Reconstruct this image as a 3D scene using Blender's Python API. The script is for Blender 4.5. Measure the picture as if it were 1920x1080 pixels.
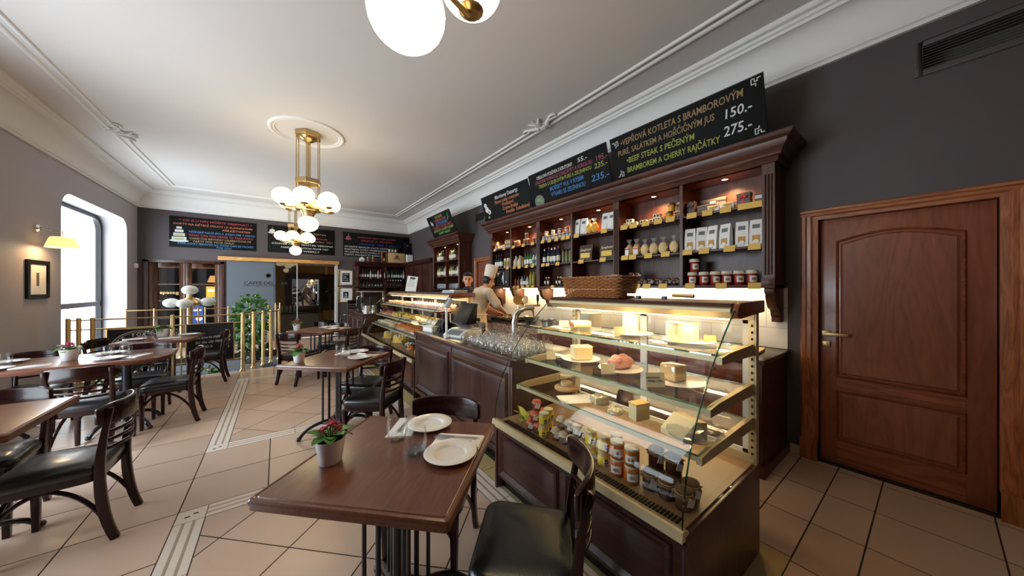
import bpy, bmesh, math, random
from mathutils import Vector, Matrix
random.seed(7)
PI = math.pi
for o in list(bpy.data.objects):
    bpy.data.objects.remove(o)
scene = bpy.context.scene
COL = scene.collection

# ------------------------------------------------------------------ camera
CAM_H = 1.413
YAW = math.atan(439 / 590.0)
cam_d = bpy.data.cameras.new('camera')
cam_d.sensor_width = 36.0
cam_d.lens = 590.0 / 1920.0 * 36.0
cam_d.clip_start = 0.05
cam_o = bpy.data.objects.new('camera', cam_d)
COL.objects.link(cam_o)
cam_o.location = (0, 0, CAM_H)
cam_o.rotation_euler = (PI / 2, 0, -YAW)
scene.camera = cam_o

# ------------------------------------------------------------------ colour management and world
vs = scene.view_settings
vs.view_transform = 'Standard'
vs.look = 'None'
vs.gamma = 1.0
vs.use_curve_mapping = False
vs.exposure = 0.65
try:
    scene.cycles.transparent_max_bounces = 32
    scene.cycles.max_bounces = 8
    scene.cycles.caustics_reflective = False
    scene.cycles.caustics_refractive = False
except Exception:
    pass
world = bpy.data.worlds.new('overcast_sky')
scene.world = world
world.use_nodes = True
wbg = world.node_tree.nodes['Background']
wbg.inputs[0].default_value = (0.80, 0.90, 1.0, 1)
wbg.inputs[1].default_value = 7.5

def lamp(name, kind, loc, energy, color, rot=(0, 0, 0), **kw):
    d = bpy.data.lights.new(name, kind)
    d.energy = energy
    d.color = color
    for k, v in kw.items():
        setattr(d, k, v)
    o = bpy.data.objects.new(name, d)
    COL.objects.link(o)
    o.location = loc
    o.rotation_euler = rot
    return o

DAY = (0.84, 0.92, 1.0)
WARM = (1.0, 0.74, 0.42)
# daylight enters at the left wall: the arched window in view and its neighbour, seen mirrored in the chair rails
XL, XR, YB, YF, HC = -2.5, 3.55, 10.55, -3.2, 3.6
def portal(name, loc, rot, sx, sy):
    o = lamp(name, 'AREA', loc, 1.0, DAY, rot, shape='RECTANGLE', size=sx, size_y=sy)
    o.data.cycles.is_portal = True
portal('sky_portal_side_window', (XL - 0.44, 8.73, 1.47), (0, -PI / 2, 0), 2.7, 2.46)
portal('window_left_near_offscreen', (XL - 0.44, 3.425, 1.47), (0, -PI / 2, 0), 2.7, 2.45)

# ------------------------------------------------------------------ mesh helpers
class MB:
    """collects geometry for ONE mesh object"""
    def __init__(self):
        self.v, self.f, self.m = [], [], []
        self.M = None
    def _add(self, vs_, fs_, mi=0):
        b = len(self.v)
        M = self.M
        for p in vs_:
            p = Vector(p)
            if M is not None:
                p = M @ p
            self.v.append(tuple(p))
        for f in fs_:
            self.f.append(tuple(b + i for i in f))
            self.m.append(mi)
        return self
    def box(self, x0, x1, y0, y1, z0, z1, mi=0):
        vs_ = [(x0, y0, z0), (x1, y0, z0), (x1, y1, z0), (x0, y1, z0), (x0, y0, z1), (x1, y0, z1), (x1, y1, z1), (x0, y1, z1)]
        return self._add(vs_, [(0, 3, 2, 1), (4, 5, 6, 7), (0, 1, 5, 4), (1, 2, 6, 5), (2, 3, 7, 6), (3, 0, 4, 7)], mi)
    def cbox(self, c, s, mi=0):
        return self.box(c[0] - s[0] / 2, c[0] + s[0] / 2, c[1] - s[1] / 2, c[1] + s[1] / 2, c[2] - s[2] / 2, c[2] + s[2] / 2, mi)
    def prism(self, poly, a0, a1, axis='z', mi=0, side=None):
        """extrude a 2D polygon; axis z: poly=(x,y); y: poly=(x,z); x: poly=(y,z)"""
        n = len(poly)
        def P(p, a):
            return {'z': (p[0], p[1], a), 'y': (p[0], a, p[1]), 'x': (a, p[0], p[1])}[axis]
        vs_ = [P(p, a0) for p in poly] + [P(p, a1) for p in poly]
        self._add(vs_, [tuple(range(n))[::-1], tuple(range(n, 2 * n))], mi)
        b = len(self.v) - 2 * n
        for i in range(n):
            j = (i + 1) % n
            self.f.append((b + i, b + j, b + n + j, b + n + i))
            self.m.append(mi if side is None else side)
        return self
    def lathe(self, prof, n=20, c=(0, 0, 0), mi=0, sx=1.0, sy=1.0, cap=True):
        vs_, fs_ = [], []
        k = len(prof)
        for r, z in prof:
            for i in range(n):
                a = 2 * PI * i / n
                vs_.append((c[0] + sx * r * math.cos(a), c[1] + sy * r * math.sin(a), c[2] + z))
        for j in range(k - 1):
            for i in range(n):
                i2 = (i + 1) % n
                fs_.append((j * n + i, j * n + i2, (j + 1) * n + i2, (j + 1) * n + i))
        if cap and prof[0][0] > 2e-4:
            fs_.append(tuple(range(n))[::-1])
        if cap and prof[-1][0] > 2e-4:
            fs_.append(tuple((k - 1) * n + i for i in range(n)))
        return self._add(vs_, fs_, mi)
    def ball(self, c, r, n=16, rings=10, mi=0):
        if not isinstance(r, (tuple, list)):
            r = (r, r, r)
        prof = [(max(math.sin(PI * j / rings), 1e-4), -math.cos(PI * j / rings) * r[2]) for j in range(rings + 1)]
        return self.lathe(prof, n, c, mi, r[0], r[1])
    def tube(self, pts, r, n=8, mi=0, closed=False, caps=True):
        pts = [Vector(p) for p in pts]
        k = len(pts)
        rs = r if isinstance(r, (list, tuple)) else [r] * k
        vs_, fs_ = [], []
        up = Vector((0, 0, 1))
        prev = None
        for i, p in enumerate(pts):
            if closed:
                t = pts[(i + 1) % k] - pts[i - 1]
            else:
                t = pts[min(i + 1, k - 1)] - pts[max(i - 1, 0)]
            t.normalize()
            if prev is None:
                a = up if abs(t.dot(up)) < 0.9 else Vector((1, 0, 0))
                u = t.cross(a).normalized()
            else:
                u = (prev - t * prev.dot(t)).normalized()
            prev = u
            w = t.cross(u)
            for q in range(n):
                an = 2 * PI * q / n
                vs_.append(p + (u * math.cos(an) + w * math.sin(an)) * rs[i])
        lim = k if closed else k - 1
        for i in range(lim):
            i2 = (i + 1) % k
            for q in range(n):
                q2 = (q + 1) % n
                fs_.append((i * n + q, i * n + q2, i2 * n + q2, i2 * n + q))
        if not closed and caps:
            fs_.append(tuple(range(n))[::-1])
            fs_.append(tuple((k - 1) * n + q for q in range(n)))
        return self._add(vs_, fs_, mi)
    def sweep(self, secs, mi=0, caps=True):
        """loft a list of equal-length closed sections (lists of 3D points)"""
        n = len(secs[0]); k = len(secs)
        vs_ = [p for s in secs for p in s]
        fs_ = []
        for i in range(k - 1):
            for q in range(n):
                q2 = (q + 1) % n
                fs_.append((i * n + q, i * n + q2, (i + 1) * n + q2, (i + 1) * n + q))
        if caps:
            fs_.append(tuple(range(n))[::-1])
            fs_.append(tuple((k - 1) * n + q for q in range(n)))
        return self._add(vs_, fs_, mi)
    def arc(self, R, z0, z1, a0, a1, n=8, t=0.0008, mi=0):
        """curved label patch on a cylinder"""
        vs_ = []
        for r in (R, R + t):
            for z in (z0, z1):
                for i in range(n + 1):
                    a = a0 + (a1 - a0) * i / n
                    vs_.append((r * math.cos(a), r * math.sin(a), z))
        k = n + 1
        fs_ = []
        for i in range(n):
            fs_ += [(i, i + 1, k + i + 1, k + i), (2 * k + i, 3 * k + i, 3 * k + i + 1, 2 * k + i + 1), (i, 2 * k + i, 2 * k + i + 1, i + 1), (k + i, k + i + 1, 3 * k + i + 1, 3 * k + i)]
        fs_ += [(0, k, 3 * k, 2 * k), (n, 2 * k + n, 3 * k + n, k + n)]
        return self._add(vs_, fs_, mi)
    def quad(self, a, b, c, d, mi=0):
        return self._add([a, b, c, d], [(0, 1, 2, 3)], mi)

def make_mesh(name, mb, mats, bev=0, seg=2, smooth=True, ang=35):
    me = bpy.data.meshes.new(name)
    me.from_pydata(mb.v, [], mb.f)
    if not isinstance(mats, (list, tuple)):
        mats = [mats]
    for m in mats:
        me.materials.append(m)
    if len(mats) > 1:
        me.polygons.foreach_set('material_index', mb.m)
    bm = bmesh.new()
    bm.from_mesh(me)
    bmesh.ops.remove_doubles(bm, verts=bm.verts, dist=1e-5)
    bmesh.ops.recalc_face_normals(bm, faces=bm.faces)
    if bev:
        es = [e for e in bm.edges if len(e.link_faces) == 2 and e.calc_face_angle(0) > math.radians(30)]
        bmesh.ops.bevel(bm, geom=es, offset=bev, segments=seg, affect='EDGES', profile=0.5, clamp_overlap=True)
    bm.to_mesh(me)
    bm.free()
    if smooth:
        me.polygons.foreach_set('use_smooth', [True] * len(me.polygons))
        me.set_sharp_from_angle(angle=math.radians(ang))
    me.update()
    return me

def link(o, parent=None):
    COL.objects.link(o)
    if parent is not None:
        o.parent = parent
    return o
def tag(o, label=None, cat=None, group=None, kind=None):
    if label: o['label'] = label
    if cat: o['category'] = cat
    if group: o['group'] = group
    if kind: o['kind'] = kind
    return o
def root(name, label, cat, loc=(0, 0, 0), rz=0, group=None):
    o = bpy.data.objects.new(name, None)
    o.empty_display_size = 0.1
    link(o)
    o.location = loc
    o.rotation_euler = (0, 0, rz)
    return tag(o, label, cat, group)
def part(name, mb, mats, parent, label=None, loc=None, rot=None, kind=None, **kw):
    o = link(bpy.data.objects.new(name, mb if isinstance(mb, bpy.types.Mesh) else make_mesh(name, mb, mats, **kw)), parent)
    if loc: o.location = loc
    if rot: o.rotation_euler = rot
    return tag(o, label, kind=kind)
def thing(name, mb, mats, label, cat, loc=(0, 0, 0), rz=0, group=None, rot=None, **kw):
    o = link(bpy.data.objects.new(name, mb if isinstance(mb, bpy.types.Mesh) else make_mesh(name, mb, mats, **kw)))
    o.location = loc
    o.rotation_euler = rot if rot else (0, 0, rz)
    return tag(o, label, cat, group)
def struct(name, mb, mats, parent=None, label=None, **kw):
    o = link(bpy.data.objects.new(name, make_mesh(name, mb, mats, **kw)), parent)
    if parent is None:
        o['kind'] = 'structure'
    if label: o['label'] = label
    return o
KIDS = {}
def kids(o):
    return list(o.children)
def dup(o, loc=None, rz=None, label=None, group=None, parent=None, ch=None):
    c = o.copy()
    COL.objects.link(c)
    c.parent = parent
    if loc is not None: c.location = loc
    if rz is not None: c.rotation_euler = (o.rotation_euler[0], o.rotation_euler[1], rz)
    if label: c['label'] = label
    if group: c['group'] = group
    for k in kids(o):
        dup(k, parent=c)
    return c

# ------------------------------------------------------------------ materials
def new_mat(name):
    m = bpy.data.materials.new(name)
    m.use_nodes = True
    nt = m.node_tree
    return m, nt, nt.nodes['Principled BSDF']
def srgb(r, g, b):
    f = lambda c: (c / 255 / 12.92) if c / 255 <= 0.04045 else ((c / 255 + 0.055) / 1.055) ** 2.4
    return (f(r), f(g), f(b))
def plain(name, col, rough=0.5, metal=0.0, var=0.0, vscale=8.0, bump=0.0, bscale=60.0, spec=None, coat=0.0, rnd=0.0, emit=None, estr=0.0, sss=0.0):
    m, nt, b = new_mat(name)
    b.inputs['Base Color'].default_value = (*col, 1)
    b.inputs['Roughness'].default_value = rough
    b.inputs['Metallic'].default_value = metal
    if spec is not None: b.inputs['Specular IOR Level'].default_value = spec
    if coat:
        b.inputs['Coat Weight'].default_value = coat
        b.inputs['Coat Roughness'].default_value = 0.12
    if sss:
        b.inputs['Subsurface Weight'].default_value = sss
        b.inputs['Subsurface Radius'].default_value = (0.02, 0.012, 0.006)
    tc = nt.nodes.new('ShaderNodeTexCoord')
    if var or rnd:
        mix = nt.nodes.new('ShaderNodeMix'); mix.data_type = 'RGBA'
        mix.inputs[6].default_value = (*[c * (1 - max(var, rnd)) for c in col], 1)
        mix.inputs[7].default_value = (*[min(c * (1 + max(var, rnd)), 1) for c in col], 1)
        if var:
            no = nt.nodes.new('ShaderNodeTexNoise')
            no.inputs['Scale'].default_value = vscale
            no.inputs['Detail'].default_value = 5
            nt.links.new(tc.outputs['Object'], no.inputs['Vector'])
            src = no.outputs['Fac']
        if rnd:
            oi = nt.nodes.new('ShaderNodeObjectInfo')
            if var:
                ad = nt.nodes.new('ShaderNodeMath'); ad.operation = 'ADD'
                su = nt.nodes.new('ShaderNodeMath'); su.operation = 'SUBTRACT'
                su.inputs[1].default_value = 0.5
                nt.links.new(oi.outputs['Random'], su.inputs[0])
                nt.links.new(src, ad.inputs[0]); nt.links.new(su.outputs[0], ad.inputs[1])
                src = ad.outputs[0]
            else:
                src = oi.outputs['Random']
        nt.links.new(src, mix.inputs[0])
        nt.links.new(mix.outputs[2], b.inputs['Base Color'])
    if bump:
        n2 = nt.nodes.new('ShaderNodeTexNoise')
        n2.inputs['Scale'].default_value = bscale
        n2.inputs['Detail'].default_value = 4
        nt.links.new(tc.outputs['Object'], n2.inputs['Vector'])
        bp = nt.nodes.new('ShaderNodeBump')
        bp.inputs['Strength'].default_value = bump
        bp.inputs['Distance'].default_value = 0.01
        nt.links.new(n2.outputs['Fac'], bp.inputs['Height'])
        nt.links.new(bp.outputs[0], b.inputs['Normal'])
    if emit:
        b.inputs['Emission Color'].default_value = (*emit, 1)
        b.inputs['Emission Strength'].default_value = estr
    return m
def wood(name, dark, light, axis='z', rough=0.35, scale=6.0, coat=0.2, stretch=9.0, ring=1.0, fine=0.55):
    m, nt, b = new_mat(name)
    tc = nt.nodes.new('ShaderNodeTexCoord')
    mp = nt.nodes.new('ShaderNodeMapping')
    sc = {'x': (scale / stretch, scale, scale), 'y': (scale, scale / stretch, scale), 'z': (scale, scale, scale / stretch)}[axis]
    mp.inputs['Scale'].default_value = sc
    nt.links.new(tc.outputs['Object'], mp.inputs['Vector'])
    n1 = nt.nodes.new('ShaderNodeTexNoise')
    n1.inputs['Scale'].default_value = 1.3
    n1.inputs['Detail'].default_value = 3
    n1.inputs['Distortion'].default_value = 1.2 * ring
    nt.links.new(mp.outputs[0], n1.inputs['Vector'])
    mul = nt.nodes.new('ShaderNodeMath'); mul.operation = 'MULTIPLY'; mul.inputs[1].default_value = 9.0 * ring
    fr = nt.nodes.new('ShaderNodeMath'); fr.operation = 'PINGPONG'; fr.inputs[1].default_value = 1.0
    nt.links.new(n1.outputs['Fac'], mul.inputs[0]); nt.links.new(mul.outputs[0], fr.inputs[0])
    n2 = nt.nodes.new('ShaderNodeTexNoise')
    n2.inputs['Scale'].default_value = 9.0
    n2.inputs['Detail'].default_value = 6
    nt.links.new(mp.outputs[0], n2.inputs['Vector'])
    av = nt.nodes.new('ShaderNodeMix'); av.data_type = 'FLOAT'; av.inputs[0].default_value = fine
    nt.links.new(fr.outputs[0], av.inputs[2]); nt.links.new(n2.outputs['Fac'], av.inputs[3])
    cr = nt.nodes.new('ShaderNodeValToRGB')
    cr.color_ramp.elements[0].position = 0.25; cr.color_ramp.elements[0].color = (*dark, 1)
    cr.color_ramp.elements[1].position = 0.8; cr.color_ramp.elements[1].color = (*light, 1)
    nt.links.new(av.outputs[0], cr.inputs[0])
    nt.links.new(cr.outputs[0], b.inputs['Base Color'])
    b.inputs['Roughness'].default_value = rough
    b.inputs['Coat Weight'].default_value = coat
    b.inputs['Coat Roughness'].default_value = 0.18
    bp = nt.nodes.new('ShaderNodeBump'); bp.inputs['Strength'].default_value = 0.08; bp.inputs['Distance'].default_value = 0.004
    nt.links.new(n2.outputs['Fac'], bp.inputs['Height']); nt.links.new(bp.outputs[0], b.inputs['Normal'])
    return m
def glassy(name, tint=(0.98, 0.99, 0.98), fmul=1.0, base=0.0, rough=0.01, haze=None, hz=0.0, ior=1.45):
    m, nt, b = new_mat(name)
    nt.nodes.remove(b)
    out = nt.nodes['Material Output']
    tr = nt.nodes.new('ShaderNodeBsdfTransparent'); tr.inputs[0].default_value = (*tint, 1)
    gl = nt.nodes.new('ShaderNodeBsdfGlossy'); gl.inputs['Roughness'].default_value = rough
    fr = nt.nodes.new('ShaderNodeLayerWeight'); fr.inputs[0].default_value = 0.5
    pw = nt.nodes.new('ShaderNodeMath'); pw.operation = 'POWER'; pw.inputs[1].default_value = 4.5
    nt.links.new(fr.outputs['Facing'], pw.inputs[0])
    ma = nt.nodes.new('ShaderNodeMath'); ma.operation = 'MULTIPLY_ADD'
    ma.inputs[1].default_value = fmul; ma.inputs[2].default_value = base + 0.03; ma.use_clamp = True
    nt.links.new(pw.outputs[0], ma.inputs[0])
    mx = nt.nodes.new('ShaderNodeMixShader')
    nt.links.new(ma.outputs[0], mx.inputs[0])
    first = tr
    if haze:
        df = nt.nodes.new('ShaderNodeBsdfDiffuse'); df.inputs[0].default_value = (*haze, 1)
        m2 = nt.nodes.new('ShaderNodeMixShader'); m2.inputs[0].default_value = hz
        nt.links.new(tr.outputs[0], m2.inputs[1]); nt.links.new(df.outputs[0], m2.inputs[2])
        first = m2
    nt.links.new(first.outputs[0], mx.inputs[1]); nt.links.new(gl.outputs[0], mx.inputs[2])
    nt.links.new(mx.outputs[0], out.inputs[0])
    return m
def emis(name, col, s):
    m, nt, b = new_mat(name)
    b.inputs['Base Color'].default_value = (*[min(c, .8) for c in col], 1)
    b.inputs['Emission Color'].default_value = (*col, 1)
    b.inputs['Emission Strength'].default_value = s
    return m

M = {}
M['ceil'] = plain('ceiling_plaster', (0.68, 0.64, 0.62), 0.85, var=0.03, vscale=1.5, bump=0.05)
M['stucco'] = plain('white_stucco', (0.76, 0.74, 0.73), 0.7, var=0.02)
M['wall_dark'] = plain('charcoal_mauve_paint', srgb(78, 69, 72), 0.6, var=0.05, vscale=2, bump=0.06, bscale=90)
M['wall_grey'] = plain('warm_grey_paint', srgb(172, 165, 170), 0.7, var=0.04, vscale=2, bump=0.05, bscale=90)
M['tile'] = plain('beige_floor_tile', srgb(192, 165, 146), 0.30, var=0.10, vscale=3.5, rnd=0.05, bump=0.04, bscale=40)
M['grout'] = plain('dark_grout', srgb(46, 36, 30), 0.9)
M['strip'] = plain('pale_border_tile', srgb(214, 204, 195), 0.35, var=0.06, vscale=8)
M['strip2'] = plain('taupe_inlay', srgb(160, 138, 120), 0.4)
M['walnut'] = wood('dark_stained_oak', srgb(44, 19, 14), srgb(76, 36, 25), 'z', 0.35, coat=0.12)
M['walnut_y'] = wood('dark_stained_oak_horizontal', srgb(46, 20, 15), srgb(80, 38, 26), 'y', 0.35, coat=0.12)
M['shelfwood'] = wood('shelf_oak', srgb(56, 26, 17), srgb(88, 46, 29), 'z', 0.42, coat=0.08)
M['shelfwood_y'] = wood('shelf_oak_horizontal', srgb(58, 27, 17), srgb(92, 48, 30), 'y', 0.42, coat=0.08)
M['mahog'] = wood('mahogany_veneer', srgb(120, 66, 46), srgb(144, 84, 60), 'z', 0.30, scale=4, ring=1.2, fine=0.7, stretch=5)
M['mahog_y'] = wood('mahogany_veneer_horizontal', srgb(108, 52, 32), srgb(152, 84, 52), 'y', 0.36, scale=7)
M['casing'] = wood('door_casing_wood', srgb(128, 68, 36), srgb(172, 104, 62), 'z', 0.4, scale=12)
M['casing_y'] = wood('door_casing_wood_horizontal', srgb(128, 68, 36), srgb(172, 104, 62), 'y', 0.4, scale=12)
M['table'] = wood('oak_tabletop', srgb(88, 46, 31), srgb(116, 66, 43), 'x', 0.30, scale=11, coat=0.4, ring=0.8, fine=0.78, stretch=7)
M['chairwood'] = plain('dark_chair_varnish', srgb(38, 15, 12), 0.20, spec=0.30, coat=0.10, var=0.2, vscale=20)
M['leather'] = plain('black_leatherette', srgb(20, 21, 25), 0.30, coat=0.25, bump=0.12, bscale=160, var=0.1)
M['iron'] = plain('black_cast_iron', srgb(22, 24, 32), 0.32, coat=0.3)
M['brass'] = plain('polished_brass', (0.58, 0.40, 0.18), 0.30, 1.0)
M['brass_dull'] = plain('satin_brass', (0.56, 0.39, 0.18), 0.38, 1.0)
M['chrome'] = plain('chrome', (0.8, 0.8, 0.8), 0.12, 1.0)
M['steel'] = plain('brushed_steel', (0.62, 0.62, 0.62), 0.3, 1.0)
M['champ'] = plain('champagne_aluminium', srgb(196, 180, 142), 0.4, 0.35)
M['granite'] = plain('dark_granite', srgb(58, 54, 54), 0.25, var=0.3, vscale=90)
M['white'] = plain('white_ceramic', (0.84, 0.82, 0.815), 0.2, coat=0.3)
M['olive_tile'] = plain('olive_cream_floor_edging', srgb(178, 160, 114), 0.35, var=0.1, vscale=6)
M['cream'] = plain('cream_wall_tile', (0.80, 0.77, 0.70), 0.25)
M['paper'] = plain('white_paper', (0.82, 0.81, 0.79), 0.7)
M['linen'] = plain('white_linen', (0.80, 0.79, 0.78), 0.8, bump=0.2, bscale=200)
M['kraft'] = plain('pale_wood', srgb(214, 176, 126), 0.55, var=0.12, vscale=14)
M['amber_beam'] = wood('honey_oak_beam', srgb(186, 128, 62), srgb(220, 164, 92), 'x', 0.45)
M['board'] = plain('black_chalkboard', srgb(11, 11, 13), 0.7, spec=0.2)
M['slate'] = plain('slate_panel', srgb(34, 30, 34), 0.6, spec=0.3, var=0.2, vscale=4)
M['black'] = plain('black_plastic', srgb(13, 13, 15), 0.35, spec=0.3)
M['duct'] = plain('galvanised_duct', srgb(120, 120, 118), 0.5, 0.4)
M['plastic_grey'] = plain('light_grey_plastic', srgb(205, 208, 210), 0.4)
M['globe_lit'] = emis('lit_opal_glass', (1.0, 0.80, 0.46), 4.2)
M['globe_off'] = plain('opal_glass', (0.86, 0.87, 0.86), 0.12, coat=0.5)
M['shade_lit'] = emis('lit_fabric_shade', (1.0, 0.60, 0.22), 0.9)
M['led'] = emis('warm_led_strip', (1.0, 0.72, 0.38), 7.0)
M['spot'] = emis('halogen_disc', (1.0, 0.72, 0.40), 12.0)
M['glass'] = glassy('clear_pane', (0.975, 0.985, 0.978), 0.40, -0.016)
M['glass_edge'] = glassy('green_glass_edge', (0.10, 0.42, 0.30), 1.0, 0.12)
M['drink'] = glassy('drinking_glass', (0.99, 0.992, 0.992), 1.1, 0.0)
M['wineglass'] = glassy('wine_glass_crystal', (0.975, 0.98, 0.98), 1.0, 0.07, haze=(0.9, 0.9, 0.88), hz=0.02)  # trace of white diffuse haze painted in to brighten the glasses
M['drink_blue'] = glassy('blue_tinted_glass', (0.86, 0.94, 0.99), 0.75, 0.0, haze=(0.34, 0.62, 0.92), hz=0.08)
M['frost'] = glassy('grey_partition_glass', (0.55, 0.60, 0.66), 0.25, -0.018, haze=srgb(128, 136, 146), hz=0.62)
M['plastic_film'] = glassy('plastic_film', (0.93, 0.93, 0.92), 1.6, 0.08, 0.12, haze=(0.8, 0.8, 0.78), hz=0.12)
M['mirror'] = plain('mirror_silver', (0.86, 0.86, 0.86), 0.02, 1.0)
M['leaf'] = plain('glossy_leaf', srgb(78, 132, 58), 0.4, var=0.35, vscale=14)
M['leaf_dark'] = plain('dark_leaf', srgb(40, 70, 40), 0.45, var=0.3, vscale=12)
M['leaf_lime'] = plain('lime_leaf', srgb(150, 168, 62), 0.45, var=0.2, vscale=20)
M['petal'] = plain('pink_petal', srgb(186, 72, 92), 0.6, var=0.5, vscale=60)
M['magenta'] = plain('magenta_petal', srgb(168, 48, 92), 0.6, var=0.3, vscale=60)
M['soil'] = plain('potting_soil', srgb(44, 32, 24), 0.95)
M['card_y'] = plain('yellow_price_card', srgb(226, 184, 92), 0.6)
M['card_c'] = plain('cream_price_card', srgb(226, 214, 178), 0.6)
M['ink'] = plain('dark_ink', srgb(38, 34, 40), 0.7)
M['skin'] = plain('skin', srgb(206, 150, 118), 0.5, sss=0.1)
M['hair'] = plain('dark_hair', srgb(28, 22, 20), 0.5)
M['chefwhite'] = plain('cream_chef_cloth', srgb(224, 206, 180), 0.8, bump=0.15, bscale=30)
M['navy'] = plain('navy_shirt', srgb(24, 28, 52), 0.8)
M['trouser'] = plain('black_trousers', srgb(24, 22, 26), 0.8)
M['wicker'] = plain('honey_wicker', srgb(160, 104, 58), 0.5, var=0.45, vscale=45, coat=0.15)
M['yellow_room'] = plain('ochre_wall', srgb(190, 152, 84), 0.8, var=0.05)
M['grey_room'] = plain('cool_grey_wall', srgb(150, 158, 168), 0.8)
def colmat(name, r, g, b, rough=0.5, **k):
    if name not in M:
        M[name] = plain(name, srgb(r, g, b), rough, **k)
    return M[name]

def text_mesh(txt, size, shear=0.0, bold=0.0, squash=1.0, align='LEFT'):
    cu = bpy.data.curves.new('lettering', 'FONT')
    cu.body = txt
    cu.size = size
    cu.shear = shear
    cu.offset = bold * size
    cu.align_x = align
    cu.resolution_u = 2
    cu.extrude = 0.0006
    ob = bpy.data.objects.new('lettering_tmp', cu)
    COL.objects.link(ob)
    dg = bpy.context.evaluated_depsgraph_get()
    me = bpy.data.meshes.new_from_object(ob.evaluated_get(dg))
    bpy.data.objects.remove(ob)
    for v in me.vertices:
        v.co.x *= squash
    me.materials.clear()
    return me
def letter(parent, txt, size, mat, loc, rot, width=None, shear=0.12, bold=0.012, align='LEFT', name='lettering'):
    me = text_mesh(txt, size, shear, bold, 1.0, align)
    if width and len(me.vertices):
        xs = [v.co.x for v in me.vertices]
        w = max(xs) - min(xs)
        if w > 1e-4:
            k = width / w
            for v in me.vertices:
                v.co.x *= k
    me.materials.append(mat)
    o = bpy.data.objects.new(name, me)
    link(o, parent)
    o.location = loc
    o.rotation_euler = rot
    return o
def rrect(x0, x1, y0, y1, r, n=6, corners=(1, 1, 1, 1)):
    """rounded rectangle polygon, corners order: (x0,y0),(x1,y0),(x1,y1),(x0,y1)"""
    out = []
    for (cx, cy, a0, on) in ((x0 + r, y0 + r, PI, corners[0]), (x1 - r, y0 + r, 1.5 * PI, corners[1]), (x1 - r, y1 - r, 0, corners[2]), (x0 + r, y1 - r, 0.5 * PI, corners[3])):
        if on:
            for i in range(n + 1):
                a = a0 + 0.5 * PI * i / n
                out.append((cx + r * math.cos(a), cy + r * math.sin(a)))
        else:
            a = a0 + 0.25 * PI
            out.append((cx + r * math.copysign(1, math.cos(a)), cy + r * math.copysign(1, math.sin(a))))
    return out
def bez(p0, p1, p2, n=8):
    return [tuple((1 - t) ** 2 * a + 2 * t * (1 - t) * b + t * t * c for a, b, c in zip(p0, p1, p2)) for t in [i / n for i in range(n + 1)]]
# ================================================================== THE SETTING
VX0, VX1, VY0, VY1 = XL, -0.02, 7.12, 9.05      # stairwell opening
fb = MB()
fb.box(XL - 0.3, XR + 0.3, YF - 0.2, VY0, -0.14, -0.0012)
fb.box(VX1, XR + 0.3, VY0, YB + 0.1, -0.14, -0.0012)
fb.box(XL - 0.3, VX1, VY1, YB + 0.1, -0.14, -0.0012)
floor = struct('floor', fb, M['grout'], smooth=False)
# --- floor tiles, each its own piece
def clip_poly(poly, nx, ny, d):
    """keep the side nx*x+ny*y <= d"""
    out = []
    for i in range(len(poly)):
        a, b = poly[i], poly[(i + 1) % len(poly)]
        da, db = nx * a[0] + ny * a[1] - d, nx * b[0] + ny * b[1] - d
        if da <= 0: out.append(a)
        if (da < 0 < db) or (db < 0 < da):
            t = da / (da - db)
            out.append((a[0] + t * (b[0] - a[0]), a[1] + t * (b[1] - a[1])))
    return out
def clip_rect(poly, x0, x1, y0, y1):
    for n in ((-1, 0, -x0), (1, 0, x1), (0, -1, -y0), (0, 1, y1)):
        if len(poly) < 3: return []
        poly = clip_poly(poly, *n)
    return poly
def area(p):
    return 0.5 * abs(sum(p[i][0] * p[(i + 1) % len(p)][1] - p[(i + 1) % len(p)][0] * p[i][1] for i in range(len(p))))
T = 0.445
G = 0.0038
def tile_poly(poly):
    if len(poly) < 3 or area(poly) < 0.003: return
    cx = sum(p[0] for p in poly) / len(poly); cy = sum(p[1] for p in poly) / len(poly)
    part('tile', MB().prism([(p[0] - cx, p[1] - cy) for p in poly], -0.010, 0.0), M['tile'], floor, loc=(cx, cy, 0), smooth=False)
_h = T / 2 - G
TILE_ME = make_mesh('tile', MB().prism([(-_h, -_h), (_h, -_h), (_h, _h), (-_h, _h)], -0.010, 0.0), M['tile'], smooth=False)
def grid_tiles(x0, x1, y0, y1, gx, gy, holes=()):
    i0, i1 = math.floor((x0 - gx) / T) - 1, math.ceil((x1 - gx) / T) + 1
    j0, j1 = math.floor((y0 - gy) / T) - 1, math.ceil((y1 - gy) / T) + 1
    for i in range(i0, i1):
        for j in range(j0, j1):
            a, b, c, d = gx + i * T + G, gx + (i + 1) * T - G, gy + j * T + G, gy + (j + 1) * T - G
            p = clip_rect([(a, c), (b, c), (b, d), (a, d)], x0 + G, x1 - G, y0 + G, y1 - G)
            if len(p) < 3 or area(p) < 0.003: continue
            if abs(area(p) - (T - 2 * G) ** 2) < 1e-4:
                part('tile', TILE_ME, None, floor, loc=((a + b) / 2, (c + d) / 2, 0))
            else:
                tile_poly(p)
def diag_tiles(x0, x1, y0, y1, px, py):
    s = T / math.sqrt(2)
    for i in range(-20, 21):
        for j in range(-20, 21):
            cx, cy = px + (i + j) * s, py + (i - j) * s + s
            hh = s - G * 1.4
            p = clip_rect([(cx - hh, cy), (cx, cy - hh), (cx + hh, cy), (cx, cy + hh)], x0 + G, x1 - G, y0 + G, y1 - G)
            tile_poly(p)
PX0, PX1 = -0.50, 1.27
SW = 0.14
NP0, NP1, FP0, FP1 = -2.6, 2.83, 3.72, 6.45
grid_tiles(XL, PX0, -0.6, VY0, PX0, 2.83)                       # left seating area
grid_tiles(PX0, PX1, NP1, FP0, PX0, 2.83)                       # walkway between the two panels
grid_tiles(PX0, PX1, FP1, VY0, PX0, FP1)
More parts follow.
